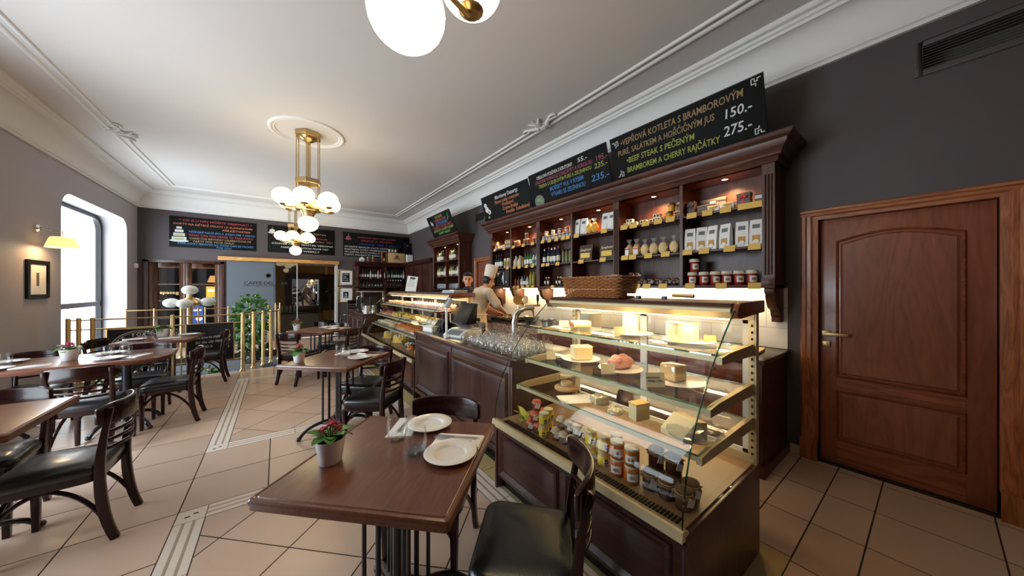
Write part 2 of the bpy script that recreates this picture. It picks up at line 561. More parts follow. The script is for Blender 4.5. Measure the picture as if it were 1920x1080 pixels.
grid_tiles(VX1, 1.75, VY0, YB, PX0, FP1)
grid_tiles(XL, VX1, VY1, YB, PX0, FP1)
grid_tiles(1.42, XR, -1.0, 0.45, 3.02, 0.225); grid_tiles(2.16, XR, 0.45, 1.2, 3.02, 0.225)                     # by the wooden door
diag_tiles(PX0 + SW, PX1 - SW, FP0 + SW, FP1 - SW, 0.05, 4.44)
diag_tiles(PX0 + SW, PX1 - SW, -0.2, NP1 - SW, 0.05, 2.10)
# --- pale border strips with two taupe inlay lines
def strip_piece(x0, x1, y0, y1, along):
    b = MB()
    x0 += G / 2; x1 -= G / 2; y0 += G / 2; y1 -= G / 2
    cuts = [0, 0.27, 0.38, 0.62, 0.73, 1.0]
    for k in range(5):
        a, c = cuts[k], cuts[k + 1]
        mi = 1 if k in (1, 3) else 0
        if along == 'y':
            b.box(x0 + (x1 - x0) * a, x0 + (x1 - x0) * c, y0, y1, -0.010, 0.0, mi)
        else:
            b.box(x0, x1, y0 + (y1 - y0) * a, y0 + (y1 - y0) * c, -0.010, 0.0, mi)
    part('border_tile', b, [M['strip'], M['strip2']], floor, smooth=False)
def strip_run(x0, x1, y0, y1, along):
    a0, a1 = (y0, y1) if along == 'y' else (x0, x1)
    n = max(1, round((a1 - a0) / 0.46))
    for k in range(n):
        p, q = a0 + (a1 - a0) * k / n, a0 + (a1 - a0) * (k + 1) / n
        if along == 'y': strip_piece(x0, x1, p, q, 'y')
        else: strip_piece(p, q, y0, y1, 'x')
def corner_piece(x0, y0):
    b = MB()
    b.box(x0 + G / 2, x0 + SW - G / 2, y0 + G / 2, y0 + SW - G / 2, -0.010, 0.0)
    o = part('corner_tile', b, [M['strip']], floor, smooth=False)
    cx, cy = x0 + SW / 2, y0 + SW / 2
    m = MB()
    for s in (-1, 1):
        m.box(cx + s * 0.018 - 0.012, cx + s * 0.018 + 0.012, cy - 0.006 + s * 0.010, cy + 0.006 + s * 0.010, -0.001, 0.0008)
    part('mosaic_chip', m, M['grout'], o, smooth=False)
def edging(x0, x1, y0, y1):
    part('edging_tile', MB().box(x0 + G / 2, x1 - G / 2, y0 + G / 2, y1 - G / 2, -0.010, 0.0), M['olive_tile'], floor, smooth=False)
for k in range(16):
    edging(PX1, 1.42, -0.2 + 0.456 * k, -0.2 + 0.456 * (k + 1))
for k in range(2):
    edging(1.42 + 0.37 * k, 1.79 + 0.37 * k, 0.45, 0.60)
for (y0, y1, lo, hi) in ((-0.2, NP1, False, True), (FP0, FP1, True, True)):
    ya, yb = (y0 + SW if lo else y0), (y1 - SW if hi else y1)
    for x0 in (PX0, PX1 - SW):
        strip_run(x0, x0 + SW, ya, yb, 'y')
        if lo: corner_piece(x0, y0)
        if hi: corner_piece(x0, y1 - SW)
    if lo: strip_run(PX0 + SW, PX1 - SW, y0, y0 + SW, 'x')
    if hi: strip_run(PX0 + SW, PX1 - SW, y1 - SW, y1, 'x')

# --- stairwell pit
PZ = -1.5
for nm, bx_ in (('floor_stairwell', (VX0 - 0.1, VX1 + 0.1, VY0 - 0.1, VY1 + 0.1, PZ - 0.1, PZ)), ('wall_stairwell_near', (VX0 - 0.1, VX1 + 0.1, VY0 - 0.12, VY0 - 0.005, PZ, -0.02)), ('wall_stairwell_far', (VX0 - 0.1, VX1 + 0.1, VY1 + 0.005, VY1 + 0.12, PZ, -0.02)),
                ('wall_stairwell_left', (VX0 - 0.12, VX0 - 0.0, VY0, VY1, PZ, 0.0)), ('wall_stairwell_right', (VX1 + 0.005, VX1 + 0.12, VY0, VY1, PZ, -0.02))):
    struct(nm, MB().box(*bx_), M['grey_room'], smooth=False)
steps = root('stair', 'grey steps going down inside the railed stairwell', 'stairs', (0, 0, 0))
steps['kind'] = 'structure'
for k in range(6):
    part('step', MB().box(-1.55 + 0.24 * k, -1.31 + 0.24 * k + 0.02, 8.1, 9.03, PZ + 0.001, PZ + 0.2 * (k + 1)), M['granite'], steps, smooth=False)

# --- walls
WT = 0.42
LW0, LW1 = 7.50, 9.96
wl = MB()
def wall_left_seg(y0, y1, z0=0.0, z1=HC):
    wl.box(XL - WT, XL, y0, y1, z0, z1)
wall_left_seg(YF - 0.2, 2.2); wall_left_seg(4.65, LW0); wall_left_seg(LW1, YB + 0.25)
for (a, b_) in ((2.2, 4.65), (LW0, LW1)):
    wl.box(XL - WT, XL, a, b_, 0.0, 0.12)
    r = 0.26
    zt = 2.82
    poly = [(a, HC), (a, zt - r)] + [(a + r - r * math.cos(t * PI / 20), zt - r + r * math.sin(t * PI / 20)) for t in range(1, 11)]
    poly += [(b_ - r + r * math.sin(t * PI / 20), zt - r + r * math.cos(t * PI / 20)) for t in range(0, 11)] + [(b_, HC)]
    wl.prism(poly, XL - WT, XL, 'x')
wall_left = struct('wall_left', wl, M['wall_grey'], ang=25)
def window(name, a, b_):
    zt, r = 2.82, 0.26
    x = XL - WT + 0.03
    def outline(off):
        a2, b2, z0, z2, rr = a + off, b_ - off, 0.12 + off, zt - off, r - off * 0.6
        p = [(a2, z0), (b2, z0), (b2, z2 - rr)]
        p += [(b2 - rr + rr * math.cos(t * PI / 20), z2 - rr + rr * math.sin(t * PI / 20)) for t in range(1, 11)]
        p += [(a2 + rr - rr * math.sin(t * PI / 20), z2 - rr + rr * math.cos(t * PI / 20)) for t in range(0, 11)]
        return p
    o1, o2 = outline(0.0), outline(0.07)
    f = MB()
    n = len(o1)
    for xx in (x, x + 0.07):
        pass
    vs_ = [(x, *p) for p in o1] + [(x, *p) for p in o2] + [(x + 0.07, *p) for p in o1] + [(x + 0.07, *p) for p in o2]
    fs_ = []
    for i in range(n):
        j = (i + 1) % n
        fs_ += [(i, j, n + j, n + i), (2 * n + i, 3 * n + i, 3 * n + j, 2 * n + j), (n + i, n + j, 3 * n + j, 3 * n + i), (i, 2 * n + i, 2 * n + j, j)]
    f._add(vs_, fs_)
    w = struct(name, f, M['black'])
    part('transom', MB().box(x + 0.01, x + 0.06, a + 0.06, b_ - 0.06, 1.06, 1.15), colmat('grey_window_bar', 120, 118, 124), w)
    part('pane', MB().prism(o2, x + 0.03, x + 0.036, 'x'), M['glass'], w)
    return w
window('window_1', LW0, LW1)
window('window_2', 2.2, 4.65)

wr = MB()
D0, D1, DZ = -0.235, 0.568, 1.97
HOLES = [(D0 - 0.02, D1 + 0.02, 0, DZ + 0.02), (5.18, 6.1, 0, 2.0), (-1.015, 0.05, 2.90, 3.065), (5.755, 6.095, 2.885, 3.045)]
ycut = sorted({YF - 0.2, YB + 0.25} | {h for q in HOLES for h in q[:2]})
for ya, yb in zip(ycut[:-1], ycut[1:]):
    hs = sorted((q[2], q[3]) for q in HOLES if q[0] <= ya + 1e-6 and q[1] >= yb - 1e-6)
    z = 0.0
    for z0, z1 in hs + [(HC, HC)]:
        if z0 > z + 1e-6: wr.box(XR, XR + 0.25, ya, yb, z, z0)
        z = z1
wr.box(XR + 0.2, XR + 0.25, D0 - 0.02, D1 + 0.02, 0, DZ + 0.02)
wr.box(XR + 0.2, XR + 0.25, 5.18, 6.1, 0, 2.0)
wall_right = struct('wall_right', wr, M['wall_dark'], smooth=False)
wbk = MB()
WZ = 2.06
wbk.box(XL, XR, YB, YB + 0.25, WZ, HC)
wbk.box(XL, -2.42, YB, YB + 0.25, 0, WZ)
wbk.box(1.40, XR, YB, YB + 0.25, 0, WZ)
wbk.box(-1.07, -1.02, YB, YB + 0.25, 0, WZ)
struct('wall_back', wbk, M['wall_dark'], smooth=False)
wf = MB().box(XL, XR, YF - 0.25, YF, 0, HC)
struct('wall_front', wf, M['wall_grey'], smooth=False)
struct('ceiling', MB().box(XL - WT, XR + 0.25, YF - 0.25, YB + 0.25, HC, HC + 0.2), M['ceil'], smooth=False)

# --- cornice: one profile run along each wall
prof = [(0.0, 3.21), (0.028, 3.21), (0.028, 3.235), (0.045, 3.245), (0.045, 3.262)]
prof += [(0.05 + 0.15 * (1 - math.cos(t * PI / 16)), 3.27 + 0.235 * math.sin(t * PI / 16)) for t in range(0, 9)]
prof += [(0.215, 3.505), (0.215, 3.53), (0.235, 3.535), (0.245, 3.555), (0.275, 3.562), (0.285, 3.575), (0.285, HC), (0.0, HC)]
struct('trim_1', MB().prism([(XR - a, b_) for a, b_ in prof], YF, YB, 'y'), M['stucco'], ang=30)
struct('trim_2', MB().prism([(XL + a, b_) for a, b_ in prof], YF, YB, 'y'), M['stucco'], ang=30)
struct('trim_3', MB().prism([(YB - a, b_) for a, b_ in prof], XL + 0.0, XR, 'x'), M['stucco'], ang=30)
# ceiling moulding frame of two fine rails
def rail_prof(c, w=0.03, h=0.018):
    return [(c - w, HC), (c - w * 0.8, HC - h * 0.6), (c - w * 0.4, HC - h), (c + w * 0.4, HC - h), (c + w * 0.8, HC - h * 0.6), (c + w, HC)]
MX0, MX1, MY1 = -1.86, 2.92, 9.75
cm = MB()
for (off, w) in ((0.0, 0.026), (0.085, 0.022)):
    cm.prism(rail_prof(MX1 - off, w), YF + 0.5, MY1 - off, 'y'); cm.prism(rail_prof(MX0 + off, w), YF + 0.5, MY1 - off, 'y')
    cm.prism(rail_prof(MY1 - off, w), MX0 + off, MX1 - off, 'x')
struct('trim_4', cm, M['stucco'])
def ornament(name, x, y, flip):
    b = MB()
    b.ball((x, y, HC - 0.01), (0.07, 0.07, 0.035), 14, 8)
    b.lathe([(0.095, 0), (0.105, -0.012), (0.085, -0.02), (0.07, -0.008)], 20, (x, y, HC))
    for s in (-1, 1):
        for (r0, k) in ((0.16, 1.0), (0.11, 0.55)):
            pts = []
            for i in range(16):
                a = i / 15 * 1.6 * PI
                rr = 0.075 * k * (1 - i / 20)
                pts.append((x + flip * (0.03 + 0.05 * k) + rr * math.sin(a) * flip * 0.7, y + s * (r0 + 0.11 * k - rr * math.cos(a)), HC - 0.012))
            b.tube(pts, [0.018 * (1 - i / 22) for i in range(16)], 6)
        b.tube([(x + flip * 0.02, y + s * 0.08, HC - 0.01), (x + flip * 0.09, y + s * 0.18, HC - 0.016), (x + flip * 0.02, y + s * 0.34, HC - 0.006)], [0.03, 0.024, 0.006], 6)
    for a in (-0.5, 0, 0.5):
        b.tube([(x + flip * 0.06, y, HC - 0.01), (x + flip * 0.13, y + 0.06 * a, HC - 0.02), (x + flip * 0.22 * math.cos(a), y + 0.22 * math.sin(a), HC - 0.008)], [0.028, 0.022, 0.008], 6)
    struct(name, b, M['stucco'])
ornament('trim_5', 2.88, 3.15, -1)
ornament('trim_6', -1.82, 6.8, 1)
ornament('trim_7', 0.9, 9.7, 0.5)
# --- skirting tiles beside the wooden door
for (a, b_, n_) in ((0.675, 0.745, 1), (-3.0, -0.35, 2)):
    struct('baseboard_right' if n_ == 1 else 'baseboard_door', MB().box(XR - 0.012, XR, a, b_, 0, 0.08), M['tile'], smooth=False)

# --- door_1: panelled mahogany door in the right wall
d = MB()
d.box(XR + 0.045, XR + 0.085, D0 + 0.003, D1 - 0.003, 0.008, DZ - 0.003)
door = struct('door_1', d, M['mahog'], label='mahogany door with an arched upper panel and brass lever handle', bev=0.002)
def arch(y0, y1, z0, z1, rise):
    p = [(y0, z0), (y1, z0)]
    for i in range(13):
        t = i / 12
        p.append((y1 + (y0 - y1) * t, z1 + rise * math.sin(PI * t)))
    return p
def raised(parent, y0, y1, z0, z1, rise, x):
    """moulding ring plus raised field, front faces towards -X"""
    o1, o2, o3 = arch(y0, y1, z0, z1, rise), arch(y0 + 0.022, y1 - 0.022, z0 + 0.022, z1 - 0.022, rise), arch(y0 + 0.04, y1 - 0.04, z0 + 0.04, z1 - 0.04, rise)
    n = len(o1)
    b = MB()
    vs_ = [(x, *p) for p in o1] + [(x - 0.014, p[0] * 0.6 + q[0] * 0.4, p[1] * 0.6 + q[1] * 0.4) for p, q in zip(o1, o2)] + [(x + 0.006, *p) for p in o2]
    fs_ = []
    for i in range(n):
        j = (i + 1) % n
        fs_ += [(i, j, n + j, n + i), (n + i, n + j, 2 * n + j, 2 * n + i)]
    b._add(vs_, fs_)
    part('panel_moulding', b, M['mahog_y'], parent)
    b = MB()
    vs_ = [(x + 0.004, *p) for p in o2] + [(x - 0.012, *p) for p in o3]
    fs_ = [(i, (i + 1) % n, n + (i + 1) % n, n + i) for i in range(n)] + [tuple(range(n, 2 * n))]
    b._add(vs_, fs_)
    part('panel', b, M['mahog'], parent)
raised(door, -0.126, 0.475, 0.70, 1.79, 0.06, XR + 0.045)
raised(door, -0.126, 0.475, 0.20, 0.60, 0.0, XR + 0.045)
part('bottom_rail', MB().box(XR + 0.043, XR + 0.05, -0.12, 0.47, 0.02, 0.185), M['mahog_y'], door)
part('middle_rail', MB().box(XR + 0.043, XR + 0.05, -0.12, 0.47, 0.605, 0.695), M['mahog_y'], door)
hd = part('handle', MB().box(XR + 0.03, XR + 0.046, 0.505, 0.555, 1.02, 1.065).box(XR + 0.0, XR + 0.03, 0.52, 0.54, 1.033, 1.052).box(XR - 0.014, XR + 0.002, 0.40, 0.54, 1.031, 1.054), M['brass_dull'], door, label='brass lever handle', bev=0.003)
part('keyhole_plate', MB().box(XR + 0.034, XR + 0.046, 0.505, 0.553, 0.935, 0.98), M['brass_dull'], door, bev=0.002)
part('keyhole', MB().box(XR + 0.032, XR + 0.035, 0.526, 0.532, 0.945, 0.968), M['steel'], door)
cs = MB()
cprof = [(0.0, XR), (0.0, XR - 0.018), (0.012, XR - 0.030), (0.03, XR - 0.030), (0.04, XR - 0.022), (0.062, XR - 0.024), (0.075, XR - 0.012), (0.104, XR - 0.010), (0.104, XR + 0.14), (0.09, XR + 0.14), (0.09, XR)]
def casing_set(name, y0, y1, z, w=0.107):
    c = MB()
    c.prism([(x, y1 + w - a * w / 0.107) for a, x in cprof], 0.16, z + 0.05, 'z')
    c.prism([(x, y0 - w + a * w / 0.107) for a, x in cprof], 0.16, z + 0.05, 'z')
    c.box(XR - 0.034, XR + 0.0, y1 + 0.006, y1 + w + 0.003, 0, 0.17); c.box(XR - 0.034, XR + 0.0, y0 - w - 0.003, y0 - 0.006, 0, 0.17)
    h_ = MB().prism([(x, z + 0.10 - a * 0.85) for a, x in cprof], y0 - w, y1 + w, 'y')
    o = struct(name, c, M['casing'], ang=25)
    part('head_casing', h_, M['casing_y'], o, ang=25)
    return o
casing_set('trim_8', D0, D1, DZ - 0.012)
# --- door_3: second wooden door further along the right wall, beyond the shelf unit
d3 = struct('door_3', MB().box(XR + 0.03, XR + 0.07, 5.2, 6.08, 0.008, 1.985), M['mahog'], label='reddish wooden door between the two shelf cabinets')
raised(d3, 5.32, 5.96, 1.0, 1.8, 0.05, XR + 0.03); raised(d3, 5.32, 5.96, 0.2, 0.85, 0.0, XR + 0.03)
casing_set('trim_9', 5.2, 6.08, 1.98, 0.09)

# --- door_2: glazed double door in the back wall
db = MB()
A, B, ZT = -2.42, -1.07, 2.06
db.box(A, A + 0.09, YB - 0.03, YB + 0.12, 0, ZT); db.box(B - 0.07, B, YB - 0.03, YB + 0.12, 0, ZT); db.box(A, B, YB - 0.03, YB + 0.12, ZT - 0.06, ZT)
dd = struct('door_2', db, M['walnut'], label='brown glazed double door in the back wall', bev=0.004)
mid = (A + B) / 2
BROWN = wood('brown_door_wood', srgb(66, 40, 28), srgb(104, 70, 50), 'z', 0.4)
for k, (a, b_) in enumerate(((A + 0.09, mid), (mid, B - 0.07))):
    f = MB()
    a2, b2 = a + (0.14 if k == 0 else 0.10), b_ - 0.10
    f.box(a + 0.003, a2, YB + 0.01, YB + 0.06, 0.01, ZT - 0.06); f.box(b2, b_ - 0.003, YB + 0.01, YB + 0.06, 0.01, ZT - 0.06)
    f.box(a2, b2, YB + 0.01, YB + 0.06, ZT - 0.18, ZT - 0.06); f.box(a2, b2, YB + 0.01, YB + 0.06, 0.01, 0.3)
    lf = part('door_leaf', f, BROWN, dd, bev=0.003)
    zs = [0.3, 0.72, 1.12, 1.50, ZT - 0.18]
    for z in zs[1:-1]:
        part('glazing_bar', MB().box(a2, b2, YB + 0.015, YB + 0.055, z - 0.014, z + 0.014), BROWN, lf)
    for z0, z1 in zip(zs[:-1], zs[1:]):
        part('pane', MB().box(a2, b2, YB + 0.032, YB + 0.037, z0, z1), M['glass'], lf)
# --- glazed partition with honey-coloured beam and sliding glass sheet
pb = struct('trim_10', MB().box(-1.18, 1.45, YB - 0.10, YB + 0.02, 2.10, 2.195), M['amber_beam'], label='honey-coloured wooden beam above the glass partition', bev=0.004)
struct('trim_11', MB().box(1.36, 1.42, YB - 0.03, YB + 0.2, 0, 2.10), colmat('pale_post', 190, 190, 188))
gp = root('window_3', 'grey glass partition sheet with a dark cafe name', 'glass partition', (0, 0, 0))
gp['kind'] = 'structure'
del gp['category']
part('pane', MB().box(-1.02, -0.05, YB - 0.03, YB - 0.02, 0.02, 2.09), M['frost'], gp, smooth=False)
part('sliding_pane', MB().box(-0.10, 0.42, YB - 0.055, YB - 0.045, 0.02, 2.09), glassy('clear_sliding_glass', (0.88, 0.92, 0.94), 0.6, -0.005), gp, smooth=False)
part('edge_channel', MB().box(0.415, 0.435, YB - 0.06, YB - 0.04, 0.02, 2.09), M['plastic_grey'], gp)
RX = (PI / 2, 0, 0)
letter(gp, 'CAFFÈ DEL', 0.115, M['ink'], (-0.70, YB - 0.032, 1.50), RX, width=0.62, shear=0)
letter(gp, 'AR', 0.115, M['ink'], (0.06, YB - 0.058, 1.50), RX, width=0.16, shear=0)
part('rule_line', MB().box(-0.72, 0.0, YB - 0.033, YB - 0.031, 1.465, 1.475), M['ink'], gp)
part('logo_mark', MB().lathe([(0.06, 0), (0.06, 0.002), (0.035, 0.002), (0.035, 0)], 20), M['ink'], gp, loc=(-0.20, YB - 0.031, 1.74), rot=RX)
# --- rooms seen beyond the openings
nr = MB()
nr.box(-1.0, XR, YB + 0.25, 13.3, -0.1, -0.001)
struct('floor_annex', nr, M['tile'], smooth=False)
nw = MB()
nw.box(-1.0, XR, 13.2, 13.4, 0, 2.9); nw.box(-1.1, -1.0, YB + 0.25, 13.3, 0, 2.9); nw.box(2.2, 2.3, YB + 0.25, 13.3, 0, 2.9); nw.box(-1.1, 2.3, YB + 0.25, 13.3, 2.9, 3.0)
struct('wall_annex', nw, M['yellow_room'], smooth=False)
fz = MB().box(-1.0, 2.2, 13.15, 13.2, 2.35, 2.40)
struct('trim_12', fz, M['stucco'])
SB = colmat('slate_blue_wall', 62, 66, 86, 0.7)
for nm, bx_ in (('wall_vestibule_far', (-2.9, -1.1, 12.6, 12.7, 0, 2.6)), ('wall_vestibule_left', (-3.0, -2.9, YB + 0.25, 12.7, 0, 2.6)), ('floor_vestibule', (-2.9, -1.1, YB + 0.25, 12.7, -0.1, 0)), ('ceiling_vestibule', (-2.9, -1.1, YB + 0.25, 12.7, 2.6, 2.7))):
    struct(nm, MB().box(*bx_), SB, smooth=False)
struct('wall_vestibule_pier', MB().box(-2.72, -2.42, 11.9, 12.5, 0, 2.6), colmat('pale_pier', 196, 196, 200, 0.7), smooth=False)
# ================================================================== TABLES, CHAIRS, TABLEWARE
def bar(mb, pts, side, w, d, mi=0):
    """rectangular bar along pts; side = constant width direction, w along side, d across"""
    side = Vector(side).normalized()
    secs = []
    k = len(pts)
    ws = w if isinstance(w, list) else [w] * k
    ds = d if isinstance(d, list) else [d] * k
    for i in range(k):
        p = Vector(pts[i])
        t = (Vector(pts[min(i + 1, k - 1)]) - Vector(pts[max(i - 1, 0)])).normalized()
        n = t.cross(side).normalized()
        a, b_ = side * ws[i] / 2, n * ds[i] / 2
        secs.append([p - a - b_, p + a - b_, p + a + b_, p - a + b_])
    mb.sweep(secs, mi)
    return mb
def make_chair():
    r = root('dining_chair', 'x', 'chair')
    # upholstered seat: rounded trapezoid built in layers
    def outline(s, dz):
        out = []
        for (x, y) in rrect(-0.205, 0.205, -0.175, 0.205, 0.065, 5):
            k = 0.86 + 0.14 * min(1, max(0, (y + 0.175) / 0.30))
            out.append((x * k * s, 0.015 + (y - 0.015) * s, dz))
        return out
    b = MB()
    b.sweep([outline(0.985, 0.388), outline(1.0, 0.40), outline(1.0, 0.418), outline(0.975, 0.434), outline(0.90, 0.444), outline(0.6, 0.451), outline(0.2, 0.453)])
    part('seat', b, M['leather'], r, ang=60)
    b = MB()
    b.sweep([outline(0.95, 0.345), outline(0.965, 0.35), outline(0.965, 0.388)])
    part('seat_frame', b, M['chairwood'], r)
    for s in (-1, 1):
        pts = bez((s * 0.168, -0.225, 0.0), (s * 0.166, -0.165, 0.16), (s * 0.17, -0.168, 0.40), 7) + bez((s * 0.17, -0.168, 0.40), (s * 0.172, -0.172, 0.55), (s * 0.178, -0.212, 0.745), 6)[1:]
        part('rear_leg', bar(MB(), pts, (1, 0, 0), [0.026] * 14, [0.036, 0.038, 0.04, 0.042, 0.044, 0.044, 0.042, 0.040, 0.038, 0.034, 0.030, 0.027, 0.025, 0.022]), M['chairwood'], r, bev=0.004)
        part('front_leg', bar(MB(), [(s * 0.172, 0.178, 0.35), (s * 0.170, 0.176, 0.0)], (1, 0, 0), [0.036, 0.026], [0.036, 0.026]), M['chairwood'], r, bev=0.003)
        part('side_brace', MB().tube(bez((s * 0.162, -0.178, 0.13), (s * 0.150, -0.10, 0.30), (s * 0.145, 0.02, 0.335), 8) + bez((s * 0.145, 0.02, 0.335), (s * 0.15, 0.12, 0.33), (s * 0.155, 0.168, 0.235), 6)[1:], 0.011, 8), M['chairwood'], r)
    part('front_brace', MB().tube(bez((-0.16, 0.172, 0.235), (-0.10, 0.165, 0.335), (0, 0.16, 0.338), 8) + bez((0, 0.16, 0.338), (0.10, 0.165, 0.335), (0.16, 0.172, 0.235), 8)[1:], 0.010, 8), M['chairwood'], r)
    def arcpts(hw, y0, dep, z, n=12):
        return [(hw * (2 * i / n - 1), y0 - dep * (1 - (2 * i / n - 1) ** 2), z) for i in range(n + 1)]
    part('top_rail', bar(MB(), arcpts(0.205, -0.165, 0.075, 0.705), (0, 0, 1), [0.085, 0.108] + [0.118] * 9 + [0.108, 0.085], 0.022), M['chairwood'], r, bev=0.006, ang=50)
    for z in (0.60, 0.555, 0.51):
        part('back_slat', bar(MB(), arcpts(0.168, -0.175, 0.06, z), (0, 0, 1), 0.018, 0.011), M['chairwood'], r, bev=0.003)
    return r
def face(dx, dy):
    return math.atan2(-dx, dy)          # rotation that turns local +Y to (dx,dy)
SWd, NWd, NEd = (-1, -1), (-0.72, 0.69), (1, 0.85)
CHAIRS = [
    ((0.79, 0.95), NWd, 'dark wood chair with black seat drawn up beside the cheese case'),
    ((0.665, 1.585), SWd, 'dark wood chair with only its backrest showing behind the table by the cheese case'),
    ((0.715, 3.08), NWd, 'dark wood chair with its black seat in view at the table before the panelled counter'),
    ((0.745, 3.60), SWd, 'dark wood chair tucked under the table before the panelled counter, back to the pastry case'),
    ((0.85, 5.77), NWd, 'reddish-lit dark chair at the table near the pastry case, back towards the wine glasses'),
    ((0.795, 6.44), SWd, 'dark chair at the table beside the pastry case, back against the case'),
    ((0.26, 5.725), NEd, 'dark chair with splayed legs standing between the last table and the potted table in front'),
    ((-0.955, 2.94), (-1, 0.03), 'dark wood chair with a large blue-black seat at the bare table corner'),
    ((-1.29, 4.40), (0.10, 1), 'dark ladder-back chair with its back turned at the table with magenta flowers'),
    ((-1.40, 3.31), (0, -1), 'dark chair pushed under the bare table with only its shiny top rail showing'),
    ((-0.90, 4.85), (-1, 0.02), 'dark chair standing at the rounded end of the long table'),
    ((-1.21, 5.32), (0.05, -1), 'dark chair on the far side of the long table near its rounded end'),
    ((-1.66, 6.30), (1, -0.2), 'dark chair with a tilted back in front of the bright arched window'),
    ((-0.85, 6.55), (-1, 0), 'dark chair in front of the lettered slate panel by the brass railing'),
    ((-1.93, 5.30), (0, -1), 'dark chair on the far side of the long table next to the grey wall'),
]
chair0 = make_chair()
for i, ((x, y), fd, lab) in enumerate(CHAIRS):
    if i == 0:
        chair0.location = (x, y, 0); chair0.rotation_euler = (0, 0, face(*fd)); chair0['label'] = lab; chair0['group'] = 'cafe dining chairs'
        kids(chair0)
    else:
        dup(chair0, (x, y, 0), face(*fd), lab)

TZ = 0.73
def table_base(r, n_extra=1):
    part('centre_column', MB().lathe([(0.034, 0.10), (0.034, 0.13), (0.026, 0.15), (0.022, 0.20), (0.022, 0.62), (0.028, 0.65), (0.03, 0.685)], 14), M['iron'], r)
    for (dx, dy) in ((1, 1), (-1, 1), (-1, -1), (1, -1)):
        part('column', MB().lathe([(0.013, 0.12), (0.012, 0.16), (0.011, 0.20), (0.011, 0.62), (0.014, 0.66), (0.014, 0.685)], 10, (0.055 * dx, 0.055 * dy, 0)), M['iron'], r)
        part('column', MB().lathe([(0.010, 0.12), (0.009, 0.2), (0.009, 0.62), (0.011, 0.685)], 10, (0.092 * dx, 0.092 * dy, 0)), M['iron'], r)
        d = 0.7071
        ft = MB()
        pts = bez((0.02 * dx, 0.02 * dy, 0.135), (0.17 * dx, 0.17 * dy, 0.15), (0.225 * dx, 0.225 * dy, 0.022), 8)
        ft.tube(pts, [0.018, 0.018, 0.017, 0.016, 0.015, 0.014, 0.014, 0.015, 0.018], 8)
        ft.ball((0.228 * dx, 0.228 * dy, 0.020), (0.022, 0.022, 0.020), 10, 6)
        part('foot', ft, M['iron'], r)
    part('top_plate', MB().box(-0.16, 0.16, -0.16, 0.16, 0.675, 0.69), M['iron'], r)
    part('collar', MB().box(-0.105, 0.105, -0.105, 0.105, 0.115, 0.135), M['iron'], r, bev=0.004)
def table_top(r, poly_in, lip=0.018):
    """moulded top: field plus stepped edge"""
    def off(p, s):
        return [(x * s[0], y * s[1]) for x, y in p]
    xs = [p[0] for p in poly_in]; ys = [p[1] for p in poly_in]
    hx, hy = max(xs), max(ys)
    def lay(d, z):
        return [(x * (hx - d) / hx, y * (hy - d) / hy, z) for x, y in poly_in]
    b = MB()
    b.sweep([lay(0.010, TZ - 0.042), lay(0.004, TZ - 0.038), lay(0.004, TZ - 0.024), lay(0.0005, TZ - 0.021), lay(0.0, TZ - 0.015), lay(0.0008, TZ - 0.008), lay(0.004, TZ - 0.003), lay(0.010, TZ - 0.0002), lay(0.015, TZ - 0.0012), lay(0.018, TZ - 0.0035), lay(0.0205, TZ - 0.0004), lay(0.023, TZ)])
    part('tabletop', b, M['table'], r, ang=28)
def square_table(loc, rz, half, label, rounded=0.012):
    r = root('cafe_table', label, 'table', (*loc, 0), rz, 'square cafe tables')
    table_top(r, rrect(-half, half, -half, half, rounded, 3))
    table_base(r)
    return r
T1, T2, T3 = (0.40, 1.33), (0.475, 3.49), (0.565, 6.12)
square_table(T1, PI / 4, 0.343, 'square oak-topped table beside the cheese display case')
square_table(T2, PI / 4, 0.348, 'square oak-topped table in front of the panelled counter')
square_table(T3, PI / 4, 0.345, 'square oak-topped table with rounded corners beside the pastry case', 0.05)
square_table((-1.352, 2.925), 0.0, 0.342, 'bare square oak table with a reddish corner and nothing set on it')
square_table((-1.27, 6.34), -0.10, 0.36, 'square oak-topped table in front of the brass railing')
rl = root('long_table', 'long dark table with rounded end carrying a pot of magenta flowers', 'table', (-1.65, 4.88, 0), 0.05)
table_top(rl, rrect(-0.76, 0.76, -0.375, 0.375, 0.25, 8))
for sx in (-0.42, 0.42):
    hub = part('pedestal', MB().lathe([(0.05, 0.08), (0.04, 0.12), (0.035, 0.2), (0.035, 0.6), (0.06, 0.69)], 14, (sx, 0, 0)), M['iron'], rl)
    for (dx, dy) in ((1, 1), (-1, 1), (-1, -1), (1, -1)):
        pts = bez((sx + 0.02 * dx, 0.02 * dy, 0.12), (sx + 0.14 * dx, 0.16 * dy, 0.14), (sx + 0.19 * dx, 0.21 * dy, 0.02), 6)
        part('foot', MB().tube(pts, 0.017, 8).ball(pts[-1], (0.022, 0.022, 0.02), 8, 6), M['iron'], hub)

